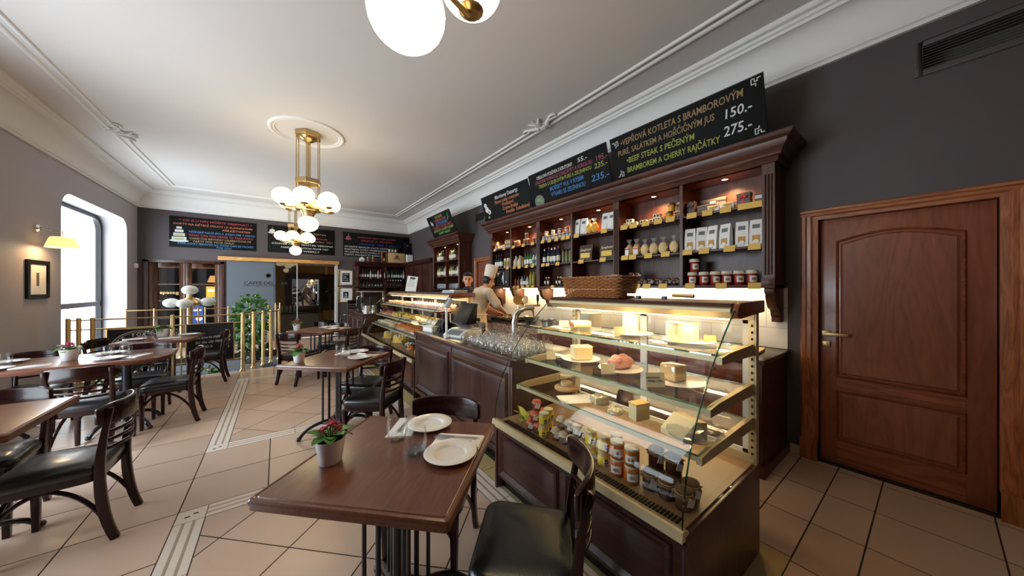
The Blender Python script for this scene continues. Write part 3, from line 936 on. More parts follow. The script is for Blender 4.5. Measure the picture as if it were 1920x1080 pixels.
# ---- tableware prototypes
def tumbler_mesh(name, mats, tint=False):
    outer = [(0.024, 0.0), (0.028, 0.002), (0.035, 0.02), (0.040, 0.045), (0.039, 0.07), (0.035, 0.095)]
    inner = [(0.0335, 0.095), (0.0375, 0.07), (0.0385, 0.045), (0.033, 0.022), (0.024, 0.010), (0.0, 0.009)]
    b = MB()
    b.lathe([(r_ * 1.13, z_ * 1.16) for r_, z_ in [(0.0001, 0.0)] + outer + inner], 24, mi=0)
    me = make_mesh(name, b, mats, ang=60)
    if tint:
        for p in me.polygons:
            if p.center.z < 0.034: p.material_index = 1
    return me
ME_TUM = tumbler_mesh('tumbler', [M['drink']])
ME_TUMB = tumbler_mesh('tumbler', [M['drink'], M['drink_blue']], True)
ME_PLATE = make_mesh('plate', MB().lathe([(0.0001, 0.004), (0.055, 0.003), (0.06, 0.0), (0.064, 0.003), (0.069, 0.010), (0.105, 0.0165), (0.107, 0.018), (0.105, 0.0195), (0.068, 0.0155), (0.064, 0.0140), (0.058, 0.0065), (0.0001, 0.0058)], 40), M['white'], ang=50)
def napkin_mesh():
    b = MB()
    b.box(-0.105, 0.105, -0.060, 0.060, 0.0, 0.003)
    b.box(-0.104, 0.103, -0.058, 0.059, 0.0032, 0.006)
    b.box(-0.105, 0.102, -0.058, 0.012, 0.0062, 0.009)
    return make_mesh('napkin', b, M['linen'], bev=0.001)
ME_NAP = napkin_mesh()
def fork_mesh():
    b = MB()
    b.tube([(-0.085, 0, 0.004), (0.0, 0, 0.006), (0.03, 0, 0.006)], [0.005, 0.0028, 0.003], 8)
    b.box(0.028, 0.052, -0.011, 0.011, 0.003, 0.006)
    for k in range(4):
        y = -0.0095 + k * 0.0063
        b.tube([(0.05, y, 0.0045), (0.07, y, 0.002), (0.092, y, 0.005)], [0.002, 0.0017, 0.0012], 5)
    return make_mesh('fork', b, M['steel'])
def knife_mesh():
    b = MB()
    b.tube([(-0.09, 0, 0.004), (-0.01, 0, 0.004)], [0.005, 0.0045], 8)
    b.prism([(-0.01, -0.004), (0.085, -0.006), (0.105, 0.0), (0.085, 0.007), (-0.01, 0.005)], 0.003, 0.0045)
    return make_mesh('knife', b, M['steel'])
ME_FORK, ME_KNIFE = fork_mesh(), knife_mesh()
def leaf_mesh(l, w, curl=0.25, mat=None, name='leaf'):
    """single broad leaf growing along +Y from the origin"""
    b = MB()
    n = 7
    vs_, fs_ = [], []
    for i in range(n + 1):
        t = i / n
        ww = w * math.sin(PI * min(1, t * 0.96 + 0.02)) ** 0.8
        z = -curl * l * t * t + 0.12 * l * math.sin(PI * t)
        vs_ += [(-ww, l * t, z + 0.10 * ww), (0, l * t, z - 0.02 * l), (ww, l * t, z + 0.10 * ww)]
    for i in range(n):
        for k in (0, 1):
            a = i * 3 + k
            fs_.append((a, a + 1, a + 4, a + 3))
    b._add(vs_, fs_)
    b._add([(x, y, z - 0.0012) for x, y, z in vs_], [f[::-1] for f in fs_])
    return make_mesh(name, b, mat or M['leaf'], ang=80)
ME_LEAF = leaf_mesh(0.055, 0.021)
def flower_pot(loc, label, s=1.0, col='petal', seed=1, oval=1.0, leaves=11, height=1.0):
    rnd = random.Random(seed)
    r = root('flower_pot', label, 'potted plant', loc, rnd.uniform(0, 3), 'small flower pots on the tables')
    pb = MB().lathe([(0.0001, 0.0), (0.034 * s, 0.0), (0.037 * s, 0.004), (0.049 * s, 0.088 * s), (0.051 * s, 0.094 * s), (0.047 * s, 0.094 * s), (0.045 * s, 0.078 * s), (0.0001, 0.078 * s)], 28, sx=oval)
    part('pot', pb, M['white'], r, ang=40)
    part('soil', MB().lathe([(0.0001, 0.079 * s), (0.0445 * s, 0.079 * s), (0.0001, 0.083 * s)], 20, sx=oval), M['soil'], r)
    for k in range(leaves):
        a = 2 * PI * k / leaves + rnd.uniform(-.3, .3)
        ti = rnd.uniform(-0.15, 0.85)
        rr = 0.016 * s
        o = part('leaf', ME_LEAF, None, r, loc=(-math.sin(a) * rr * oval, math.cos(a) * rr, (0.088 + rnd.uniform(0, 0.014)) * s), rot=(ti, 0, a))
        k_ = s * rnd.uniform(0.95, 1.4)
        o.scale = (k_, k_, k_)
    stalk = MB()
    fl = MB()
    for k in range(14):
        a = rnd.uniform(0, 2 * PI); q = rnd.uniform(0.0, 0.024) * s
        top = (math.cos(a) * q * 1.3 * oval, math.sin(a) * q * 1.3, (0.120 + rnd.uniform(0, 0.052) * (1 - q / 0.036 / s)) * s * height)
        stalk.tube([(math.cos(a) * q * 0.4, math.sin(a) * q * 0.4, 0.085 * s), top], 0.0014 * s, 5)
        for m in range(9):
            fl.ball((top[0] + rnd.gauss(0, 0.007) * s, top[1] + rnd.gauss(0, 0.007) * s, top[2] + rnd.gauss(0, 0.005) * s), 0.0042 * s, 6, 4)
    part('stems', stalk, M['leaf'], r)
    part('flowers', fl, M[col], r)
    return r
SET = dict(pl1=(0.205, 0.165), pl2=(0.165, -0.15), g1=(0.03, 0.11), g2=(0.055, -0.055), n1=(0.10, 0.215), n2=(0.245, -0.065))
NAMES = {0: 'on the table by the cheese case', 1: 'on the table before the panelled counter', 2: 'on the table by the pastry case'}
def put(name, me, label, cat, loc, rz=0, group=None):
    return thing(name, me, None, label, cat, loc, rz, group)
def setting(i, c, blue=False, dz=TZ):
    w = NAMES[i]
    X = lambda k: (c[0] + SET[k][0], c[1] + SET[k][1], dz)
    put('plate', ME_PLATE, 'white plate %s, nearer the counter' % w, 'plate', X('pl1'), 0, 'side plates')
    put('plate', ME_PLATE, 'white plate %s, beside the fork' % w, 'plate', X('pl2'), 0, 'side plates')
    put('tumbler', ME_TUM, 'clear water tumbler %s' % w, 'glass', X('g1'), 0, 'water tumblers')
    put('tumbler', ME_TUMB if blue else ME_TUM, ('blue-tinted water tumbler %s' if blue else 'clear tumbler %s, nearer the fork') % w, 'glass', X('g2'), 0, 'water tumblers')
    for k, rz, fl in (('n1', 0.95, 1), ('n2', -0.75, 1)):
        p = X(k)
        near = 'under the fork' if k == 'n2' else 'behind the tumblers'
        put('napkin', ME_NAP, 'white napkin %s %s' % (near, w), 'napkin', p, rz, 'table napkins')
        if k == 'n2':
            put('fork', ME_FORK, 'steel fork on a napkin %s' % w, 'fork', (p[0] - 0.02, p[1] + 0.01, dz + 0.009), rz + PI - 0.15, 'table cutlery')
        put('knife', ME_KNIFE, 'knife on the napkin %s %s' % ('with the fork' if k == 'n2' else near, w), 'knife', (p[0] + 0.004, p[1] + 0.022, dz + 0.009), rz - 0.05, 'table cutlery')
setting(0, T1, True); setting(1, T2); setting(2, T3)
flower_pot((0.166, 1.417, TZ), 'white pot with pink buds and broad green leaves on the front table', 1.0, 'petal', 3, 1.15, 12)
flower_pot((0.157, 3.50, TZ), 'white pot of small pink flowers on the table before the panelled counter', 1.05, 'petal', 5)
flower_pot((0.245, 6.15, TZ), 'white pot of pink flowers on the table by the pastry case', 1.1, 'petal', 8)
flower_pot((-1.575, 4.87, TZ), 'oval white pot of dense magenta flowers on the long table', 1.15, 'magenta', 11, 1.35, 9, 0.92)
flower_pot((-1.30, 6.50, TZ), 'white pot with green leaves on the table by the railing', 1.2, 'magenta', 14, 1.25, 14, 0.75)
for (x, y, lab) in ((-1.29, 4.73, 'white plate at the near edge of the long table by its rounded end'), (-1.38, 5.10, 'white plate at the far edge of the long table by its rounded end'),
                    (-1.97, 5.05, 'white plate at the far edge of the long table by the wall'), (-1.90, 4.66, 'white plate at the near edge of the long table by the wall'),
                    (-1.50, 6.24, 'white plate on the railing-side table, window end'), (-1.02, 6.48, 'white plate on the railing-side table, slate panel end')):
    put('plate', ME_PLATE, lab, 'plate', (x, y, TZ), 0, 'side plates')
for (x, y, lab) in ((-1.36, 4.92, 'tumbler between the two plates at the rounded end of the long table'), (-1.25, 4.95, 'tumbler nearest the rounded tip of the long table'),
                    (-2.02, 4.90, 'tumbler at the wall end of the long table'), (-1.93, 4.88, 'tumbler beside the wall-end plates of the long table'),
                    (-1.41, 6.43, 'tumbler on the window side of the pot on the railing-side table'), (-1.18, 6.50, 'tumbler on the door side of the pot on the railing-side table')):
    put('tumbler', ME_TUM, lab, 'glass', (x, y, TZ), 0, 'water tumblers')
for (x, y, rz, lab) in ((-1.13, 4.78, 1.2, 'white napkin with cutlery at the rounded end of the long table'), (-1.72, 4.68, 0.3, 'white napkin with cutlery at the wall end of the long table'), (-1.18, 6.22, 0.2, 'white napkin on the railing-side table')):
    put('napkin', ME_NAP, lab, 'napkin', (x, y, TZ), rz, 'table napkins')
    put('fork', ME_FORK, 'fork on the %s' % lab.replace('with cutlery ', ''), 'fork', (x, y, TZ + 0.009), rz, 'table cutlery')
# ================================================================== COUNTERS AND DISPLAY CASES
def wpart(name, mb, mats, r, label=None, **kw):
    """part whose mesh is written in world coordinates"""
    o = part(name, mb, mats, r, label, **kw)
    o.location = -r.location
    return o
def panel(parent, y0, y1, z0, z1, x, m_ring, m_field, w=0.03, deep=0.014, name='panel'):
    """moulded panel on a face looking to -X"""
    def q(d): return [(y0 + d, z0 + d), (y1 - d, z0 + d), (y1 - d, z1 - d), (y0 + d, z1 - d)]
    lays = [(q(0), x), (q(w * 0.25), x - deep), (q(w * 0.55), x - deep * 0.6), (q(w * 0.8), x - deep * 0.2), (q(w), x + 0.001)]
    b = MB()
    b._add([(xx, *p) for pl, xx in lays for p in pl], [(k * 4 + i, k * 4 + (i + 1) % 4, (k + 1) * 4 + (i + 1) % 4, (k + 1) * 4 + i) for k in range(4) for i in range(4)])
    ring = wpart('panel_moulding', b, m_ring, parent, ang=25)
    b = MB()
    a, c = q(w), q(w + 0.035)
    b._add([(x, *p) for p in a] + [(x - deep * 0.55, *p) for p in c], [(i, (i + 1) % 4, 4 + (i + 1) % 4, 4 + i) for i in range(4)] + [(4, 5, 6, 7)])
    wpart(name, b, m_field, parent, ang=20)

GP = [(1.222, 0.488), (1.230, 0.55), (1.242, 0.62), (1.262, 0.70), (1.295, 0.79), (1.341, 0.872), (1.395, 0.955), (1.46, 1.04), (1.548, 1.134), (1.64, 1.218), (1.70, 1.268), (1.745, 1.305)]
def display_case(dx, y0, y1, label, n_mod, group=None):
    r = root('display_case', label, 'display case', (1.65 + dx, (y0 + y1) / 2, 0))
    P = lambda pts: [(x + dx, z) for x, z in pts]
    X0, X1 = 1.245 + dx, 2.07 + dx
    wpart('plinth', MB().box(X0 + 0.05, X1 - 0.03, y0 + 0.03, y1 - 0.03, 0, 0.09), M['black'], r)
    wpart('base', MB().box(X0, X1, y0 + 0.018, y1 - 0.018, 0.09, 0.455), M['walnut_y'], r, bev=0.003)
    wpart('side_panel', MB().box(X0 - 0.008, X1, y0, y0 + 0.018, 0.004, 0.470), M['walnut'], r, bev=0.002)
    wpart('side_panel', MB().box(X0 - 0.008, X1, y1 - 0.018, y1, 0.004, 0.470), M['walnut'], r, bev=0.002)
    n = 2 * n_mod if n_mod > 1 else 2
    L = (y1 - y0 - 0.06) / n
    for k in range(n):
        panel(r, y0 + 0.03 + k * L + 0.025, y0 + 0.03 + (k + 1) * L - 0.025, 0.115, 0.405, X0 + 0.001, M['walnut_y'], M['walnut_y'], 0.04, 0.016)
    wpart('wood_edge', MB().box(X0 - 0.02, X0 + 0.02, y0 - 0.002, y1 + 0.002, 0.425, 0.447), M['walnut_y'], r, bev=0.006)
    wpart('vent_slot', MB().box(X0 - 0.012, X0 + 0.01, y0 + 0.03, y1 - 0.03, 0.447, 0.456), M['black'], r)
    # deck, pale metal sill and grille
    wpart('deck', MB().box(X0 + 0.01, X1 - 0.02, y0 + 0.02, y1 - 0.02, 0.456, 0.478), colmat('case_deck', 132, 104, 74, 0.4), r)
    wpart('sill', MB().prism(P([(1.208, 0.456), (1.214, 0.494), (1.226, 0.497), (1.262, 0.482), (1.262, 0.456)]), y0 + 0.002, y1 - 0.002, 'y'), M['champ'], r)
    g = MB()
    ng = int((y1 - y0 - 0.1) / 0.016)
    for k in range(ng):
        yy = y0 + 0.05 + k * 0.016
        g.box(1.268 + dx, 1.312 + dx, yy, yy + 0.008, 0.478, 0.482)
    wpart('air_grille', g, M['black'], r, smooth=False)
    # curved front glass in modules
    m = (y1 - y0 - 0.012) / n_mod
    outer = P(GP)
    inner = [(x + 0.006, z - 0.002) for x, z in outer]
    for k in range(n_mod):
        a, b_ = y0 + 0.006 + k * m + 0.002, y0 + 0.006 + (k + 1) * m - 0.002
        gb = MB()
        gb.prism(outer + inner[::-1], a, b_, 'y', mi=1, side=0)
        wpart('curved_glass', gb, [M['glass'], M['glass_edge']], r, ang=40)
    # end panes
    for yy in (y0 + 0.008, y1 - 0.013):
        pg = [(x + 0.007, z) for x, z in outer] + [(2.03 + dx, 1.305), (2.03 + dx, 0.48)]
        wpart('side_glass', MB().prism(pg, yy, yy + 0.005, 'y', mi=0, side=0), [M['glass']], r, smooth=False)
        wpart('glass_rim', MB().tube([(x + 0.003, yy + 0.0025, z) for x, z in outer], 0.0032, 6), M['glass_edge'], r)
    # back frame
    for yy in (y0 + 0.004, y1 - 0.040):
        pb_ = MB().box(2.045 + dx, X1, yy, yy + 0.036, 0.47, 1.28).box(2.03 + dx, 2.034 + dx, yy, yy + 0.011, 0.47, 1.28).box(2.03 + dx, 2.034 + dx, yy + 0.023, yy + 0.036, 0.47, 1.28)
        pb_.box(2.034 + dx, 2.045 + dx, yy, yy + 0.003, 0.47, 1.28).box(2.034 + dx, 2.045 + dx, yy + 0.033, yy + 0.036, 0.47, 1.28)
        wpart('rear_post', pb_, M['champ'], r)
        sl = MB()                                    # webs between the open slots of the shelf standard
        for q in range(21):
            za, zb = (0.47 if q == 0 else 0.534 + (q - 1) * 0.036), (1.28 if q == 20 else 0.52 + q * 0.036)
            sl.box(2.0302 + dx, 2.0338 + dx, yy + 0.0105, yy + 0.0235, za, zb)
        wpart('slots', sl, M['champ'], r, smooth=False)
    wpart('rear_rail', MB().box(2.03 + dx, X1, y0 + 0.04, y1 - 0.04, 0.47, 0.52).box(2.03 + dx, X1, y0 + 0.04, y1 - 0.04, 1.24, 1.28), M['champ'], r)
    nb = max(2, round((y1 - y0) / 0.65))
    for k in range(nb):
        a = y0 + 0.04 + (y1 - y0 - 0.08) * k / nb; b_ = y0 + 0.04 + (y1 - y0 - 0.08) * (k + 1) / nb
        x = 2.040 + dx + 0.012 * (k % 2)
        sd = part('sliding_door', MB().box(x, x + 0.012, a, a + 0.028, 0.52, 1.24).box(x, x + 0.012, b_ - 0.028, b_, 0.52, 1.24).box(x, x + 0.012, a, b_, 0.52, 0.54).box(x, x + 0.012, a, b_, 1.22, 1.24), M['plastic_grey'], r)
        sd.location = -r.location
        pn = part('pane', MB().box(x + 0.004, x + 0.008, a + 0.028, b_ - 0.028, 0.54, 1.22), M['glass'], sd, smooth=False)
    # canopy
    wpart('canopy', MB().prism(P([(1.738, 1.296), (1.742, 1.312), (1.775, 1.330), (2.10, 1.335), (2.10, 1.285), (1.80, 1.262), (1.775, 1.262)]), y0 + 0.026, y1 - 0.026, 'y'), M['champ'], r, ang=30)
    wpart('canopy_wood_edge', MB().prism(P([(1.750, 1.322), (1.765, 1.338), (2.12, 1.342), (2.12, 1.335), (1.775, 1.331)]), y0 + 0.026, y1 - 0.026, 'y'), M['walnut_y'], r)
    for yy in (y0 - 0.004, y1 - 0.026):
        cap = [(1.745, 1.285), (1.752, 1.272), (1.77, 1.266), (1.80, 1.264), (2.14, 1.282), (2.14, 1.346), (1.79, 1.340), (1.768, 1.328), (1.752, 1.308)]
        wpart('wooden_end_cap', MB().prism(P(cap), yy, yy + 0.03, 'y'), M['mahog_y'], r, bev=0.004, label='reddish wooden end cap of the canopy')
    wpart('light_strip', MB().box(1.80 + dx, 1.83 + dx, y0 + 0.06, y1 - 0.06, 1.254, 1.262), M['led'], r)
    lamp('case_canopy_lamp', 'AREA', (1.815 + dx, (y0 + y1) / 2, 1.250), 5.2 * (y1 - y0) / 1.3, (1.0, 0.68, 0.33), (0, 0, 0), shape='RECTANGLE', size=0.04, size_y=(y1 - y0) - 0.12)
    # glass shelves with metal front rails and side brackets
    for (z, xf) in ((1.106, 1.612), (0.896, 1.488), (0.716, 1.405)):
        sh = part('shelf_glass', MB().prism([(xf + dx, y0 + 0.03), (2.02 + dx, y0 + 0.03), (2.02 + dx, y1 - 0.03), (xf + dx, y1 - 0.03)], z - 0.008, z, 'z', mi=0, side=1), [M['glass'], M['glass_edge']], r, smooth=False)
        sh.location = -r.location
        part('front_rail', MB().box(xf + 0.012 + dx, xf + 0.024 + dx, y0 + 0.03, y1 - 0.03, z - 0.036, z - 0.010), M['champ'], sh)
        for yy in (y0 + 0.018, y1 - 0.042):
            part('bracket', MB().prism(P([(xf + 0.010, z - 0.012), (xf + 0.010, z - 0.045), (2.035, z - 0.055), (2.035, z + 0.006), (xf + 0.10, z - 0.002)]), yy, yy + 0.024, 'y'), M['champ'], sh)
        for k in range(1, n_mod):
            yy = y0 + (y1 - y0) * k / n_mod
            part('bracket', MB().prism(P([(xf + 0.010, z - 0.012), (xf + 0.010, z - 0.04), (2.035, z - 0.05), (2.035, z - 0.010)]), yy - 0.01, yy + 0.01, 'y'), M['champ'], sh)
    return r
C1Y0, C1Y1 = 0.56, 1.865
case1 = display_case(0.0, C1Y0, C1Y1, 'curved glass cheese display case on a dark panelled base', 1)
C2Y0, C2Y1, C2DX = 3.975, 7.02, 0.155
case2 = display_case(C2DX, C2Y0, C2Y1, 'long curved glass pastry display case full of cakes', 3)
lamp('case_deck_lamp', 'AREA', (1.98, 1.21, 0.705), 1.3, (1.0, 0.72, 0.38), (0, 0.25, 0), shape='RECTANGLE', size=0.04, size_y=1.1)

# ---- panelled bar counter between the two cases
CX0, CX1, CY0, CY1, CZ = 1.405, 2.14, 1.885, 3.95, 0.865
bc = root('bar_counter', 'dark red-brown panelled bar counter between the two glass cases', 'counter', ((CX0 + CX1) / 2, (CY0 + CY1) / 2, 0))
wpart('plinth', MB().box(CX0 + 0.05, CX1 - 0.05, CY0, CY1, 0, 0.10), M['black'], bc)
wpart('body', MB().box(CX0, CX1, CY0, CY1, 0.10, CZ - 0.03), M['walnut'], bc, bev=0.003)
MIDY = 2.93
for (a, b_) in ((CY0 + 0.05, MIDY - 0.035), (MIDY + 0.035, CY1 - 0.05)):
    panel(bc, a, b_, 0.17, 0.765, CX0 + 0.001, M['walnut_y'], M['walnut'], 0.06, 0.02)
wpart('cap_rail', MB().box(CX0 - 0.022, CX0 + 0.05, CY0, CY1, CZ - 0.045, CZ + 0.004), M['walnut_y'], bc, bev=0.01, seg=3)
wpart('base_moulding', MB().box(CX0 - 0.012, CX0 + 0.01, CY0, CY1, 0.10, 0.15), M['walnut_y'], bc, bev=0.006)
for yy in (CY0 + 0.012, MIDY, CY1 - 0.02):
    wpart('stile', MB().box(CX0 - 0.008, CX0 + 0.01, yy - 0.018, yy + 0.018, 0.15, CZ - 0.045), M['walnut'], bc, bev=0.004)
wpart('worktop', MB().box(CX0 + 0.05, CX1 + 0.02, CY0, CY1, CZ - 0.03, CZ - 0.002), M['granite'], bc, bev=0.003)
WZt = CZ - 0.002
# ---- coffee counter beyond the pastry case
cc = root('coffee_counter', 'dark panelled coffee counter beyond the pastry case', 'counter', (1.75, 7.85, 0))
wpart('plinth', MB().box(1.45, 2.05, 7.05, 8.65, 0, 0.1), M['black'], cc)
wpart('body', MB().box(1.40, 2.1, 7.04, 8.66, 0.1, 0.84), M['walnut'], cc, bev=0.003)
for k in range(3):
    panel(cc, 7.08 + 0.53 * k, 7.56 + 0.53 * k, 0.17, 0.76, 1.401, M['walnut_y'], M['walnut'], 0.05, 0.016)
wpart('worktop', MB().box(1.37, 2.12, 7.03, 8.68, 0.84, 0.87), M['walnut_y'], cc, bev=0.006)
# ---- back counter along the wall
kc = root('back_counter', 'dark wooden back counter with granite worktop under the wall shelves', 'counter', (3.2, 2.9, 0))
BY0, BY1 = 0.755, 5.05
wpart('plinth', MB().box(2.90, XR - 0.002, BY0 + 0.01, BY1, 0, 0.11), M['walnut_y'], kc, bev=0.003)
wpart('plinth_moulding', MB().box(2.862, XR - 0.004, BY0 - 0.01, BY1, 0.0, 0.085), M['walnut_y'], kc, bev=0.006)
wpart('body', MB().box(2.885, XR - 0.002, BY0 + 0.012, BY1, 0.11, 0.84), M['walnut'], kc)
for k in range(7):
    a = BY0 + 0.04 + k * 0.605; b_ = a + 0.575
    dr = wpart('cabinet_door', MB().box(2.866, 2.885, a, b_, 0.13, 0.66), M['mahog'], kc, bev=0.004)
    part('knob', MB().ball((2.858, b_ - 0.05, 0.58), 0.011, 10, 6), M['brass_dull'], dr)
    dw = wpart('drawer', MB().box(2.866, 2.885, a, b_, 0.68, 0.83), M['mahog_y'], kc, bev=0.004)
    part('knob', MB().ball((2.858, (a + b_) / 2, 0.755), 0.011, 10, 6), M['brass_dull'], dw)
wpart('worktop', MB().box(2.845, XR - 0.001, BY0 - 0.012, BY1 + 0.01, 0.845, 0.88), M['granite'], kc, bev=0.004)
KZ = 0.88
# backsplash of pale tiles, pieces of the right wall
def ws_tile(y0, y1, z0, z1):
    part('tile', MB().box(XR - 0.010, XR - 0.001, y0 + 0.0012, y1 - 0.0012, z0 + 0.0012, z1 - 0.0012), M['cream'], wall_right, smooth=False)
rows = [(0.882, 1.06), (1.06, 1.238), (1.238, 1.416)]
for k, (z0, z1) in enumerate(rows):
    y = BY0 + 0.005 - (0.15 if k % 2 else 0)
    while y < 5.04:
        a, b_ = max(y, BY0 + 0.005), min(y + 0.30, 5.05)
        if b_ - a > 0.03: ws_tile(a, b_, z0, z1)
        y += 0.30
# ================================================================== THINGS IN AND ON THE CHEESE CASE
def card(loc, rz, txt, label, w=0.075, h=0.05, mat='card_c'):
    r = root('price_card', label, 'price card', loc, rz, 'handwritten cheese price cards')
    part('card', MB()._add([(-w / 2, 0, 0.002), (w / 2, 0, 0.002), (w / 2, 0.012, h), (-w / 2, 0.012, h), (-w / 2, 0.002, 0.002), (w / 2, 0.002, 0.002), (w / 2, 0.014, h), (-w / 2, 0.014, h)], [(0, 1, 2, 3), (4, 7, 6, 5), (0, 4, 5, 1), (1, 5, 6, 2), (2, 6, 7, 3), (3, 7, 4, 0)]), M[mat], r, smooth=False)
    part('clear_foot', MB().box(-w / 2 - 0.004, w / 2 + 0.004, -0.022, 0.012, 0.0, 0.002), M['glass'], r, smooth=False)
    tilt = math.atan2(0.012, h - 0.002)
    lines = txt.split('|')
    for i, t in enumerate(lines):
        letter(r, t, 0.012, M['ink'], (-w / 2 + 0.006, 0.0105 - i * 0.0038, h - 0.014 - i * 0.0155), (PI / 2 - tilt, 0, 0), width=min(w - 0.012, 0.0085 * len(t)), shear=0.1, bold=0.0)
    return r
FACE = -YAW     # cards look towards the guests' side
M['blue_cheese'] = plain('blue_veined_cheese', srgb(226, 214, 178), 0.6, var=0.28, vscale=70, bump=0.3, bscale=60)
M['cheese_w'] = plain('ivory_cheese', srgb(240, 222, 176), 0.5, var=0.04, vscale=10, sss=0.15)
M['cheese_y'] = plain('yellow_cheese', srgb(240, 200, 112), 0.5, var=0.08, vscale=12, sss=0.15)
M['cheese_t'] = plain('tan_cheese', srgb(226, 194, 136), 0.55, var=0.1, vscale=12)
M['meat'] = wood('cured_meat', srgb(164, 72, 70), srgb(232, 190, 174), 'x', 0.4, scale=34, coat=0.3, stretch=3.5, ring=1.2)
M['sausage'] = plain('dark_sausage_end', srgb(150, 92, 84), 0.5, var=0.3, vscale=60)
def disc(r, name='serving_plate'):
    return make_mesh(name, MB().lathe([(0.0001, 0.003), (r * 0.6, 0.003), (r * 0.62, 0.0), (r * 0.66, 0.003), (r, 0.012), (r * 1.01, 0.014), (r, 0.0155), (r * 0.68, 0.008), (0.0001, 0.0075)], 36), M['white'], ang=50)
ME_SP = disc(0.135)
def plate_at(x, y, z, label, s=1.0):
    o = put('serving_plate', ME_SP, label, 'plate', (x, y, z), 0, 'serving plates in the cheese case')
    o.scale = (s, s, 1)
    return o
S1, S2, S3, DK = 1.106, 0.896, 0.716, 0.478
# top shelf
card((1.80, 1.735, S1), FACE, 'TARTUFO|SALAMI|100g 67,-', 'cream price card beside the goat cheese rolls')
b = MB()
roll = root('cheese_roll', 'pale cheese rolls with dark sausage ends on the top shelf', 'cheese roll', (1.86, 1.62, S1), -0.55)
for k, (dx, dy) in enumerate(((0, 0), (0.0, 0.055))):
    part('roll', MB().tube([(-0.06, dy, 0.028), (0.075, dy, 0.028)], 0.027, 14), M['cheese_w'], roll)
    part('cut_end', MB().tube([(-0.063, dy, 0.028), (-0.059, dy, 0.028)], 0.022, 14), M['sausage'], roll)
plate_at(1.87, 1.19, S1, 'white plate under the blue-veined cheese', 0.95)
cyl = root('blue_cheese', 'tall blue-veined cheese cylinder on a white plate', 'cheese', (1.87, 1.20, S1 + 0.0078))
part('cheese', MB().lathe([(0.0001, 0), (0.046, 0.0), (0.049, 0.004), (0.049, 0.118), (0.046, 0.122), (0.0001, 0.122)], 24), M['blue_cheese'], cyl)
part('rind_top', MB().lathe([(0.047, 0.120), (0.045, 0.126), (0.0001, 0.132)], 24), M['cheese_w'], cyl)
card((1.735, 1.19, S1), FACE, 'GOLDEN|   GEL', 'cream price card in front of the blue-veined cheese', 0.07, 0.06)
plate_at(1.86, 0.83, S1, 'white plate under the big ivory block of cheese', 1.0)
blk = root('cheese_block', 'big ivory cheese block with curved rind on the top shelf', 'cheese', (1.86, 0.86, S1 + 0.008), -0.45)
part('cheese', MB().prism([(-0.075, -0.05), (0.06, -0.05), (0.07, 0.0), (0.06, 0.05), (-0.075, 0.05)], 0, 0.10), M['cheese_w'], blk, bev=0.004)
part('rind', MB().prism([(-0.076, -0.051), (0.061, -0.051), (0.072, 0.0), (0.061, 0.051), (-0.076, 0.051)], 0.094, 0.104), M['cheese_t'], blk, bev=0.002)
thing('butter_pat', MB().box(-0.02, 0.02, -0.03, 0.03, 0, 0.03), M['cheese_y'], 'small yellow offcut behind the ivory cheese block', 'cheese', (1.94, 0.75, S1 + 0.011), 0.3, bev=0.004)
# middle shelf
card((1.585, 1.655, S2), FACE, 'EMENTAL|100g  66,-', 'cream price card beside the large yellow-white cheese', 0.065, 0.058)
plate_at(1.745, 1.52, S2, 'white plate under the large yellow-white cheese')
lg = root('cheese_wheel_quarter', 'large yellow-white cheese with rounded corners on the middle shelf', 'cheese', (1.755, 1.52, S2 + 0.008), -0.5)
part('cheese', MB().prism([(-0.07, -0.055), (0.05, -0.055), (0.075, -0.03), (0.075, 0.05), (-0.07, 0.05)], 0, 0.095), M['cheese_w'], lg, bev=0.010, seg=3)
plate_at(1.735, 1.185, S2, 'white plate under the cured pink meat')
card((1.585, 1.165, S2), FACE, 'PROSC. CRUDO|100g 95,-', 'cream price card in front of the cured meat', 0.085, 0.06)
mt = root('cured_meat', 'pink marbled cured meat wrapped in film on a white plate', 'cured meat', (1.75, 1.195, S2 + 0.008), -0.3)
mb_ = MB(); mb_.ball((0, 0, 0.038), (0.088, 0.062, 0.046), 24, 14)
for i, v in enumerate(mb_.v):
    a = math.sin(v[0] * 90 + v[2] * 60) * 0.004 + math.sin(v[1] * 110) * 0.003
    mb_.v[i] = (v[0] * (1 + a * 8), v[1] * (1 + a * 8), max(0.0, v[2] + a))
part('meat', mb_, M['meat'], mt, ang=80)
plate_at(1.755, 0.845, S2, 'white plate under the yellow cheese cube', 1.05)
card((1.575, 0.865, S2), FACE, 'PECORINO|PICCANTE|100g 125,-', 'large cream price card in front of the yellow cheese cube', 0.10, 0.075)
cu = root('yellow_cheese_cube', 'yellow cheese cube wrapped in film on the middle shelf', 'cheese', (1.765, 0.87, S2 + 0.008), -0.25)
part('cheese', MB().box(-0.045, 0.045, -0.05, 0.05, 0, 0.085), M['cheese_y'], cu, bev=0.008, seg=3)
part('film', MB().box(-0.0475, 0.0475, -0.0525, 0.0525, 0, 0.0875), M['plastic_film'], cu, bev=0.009)
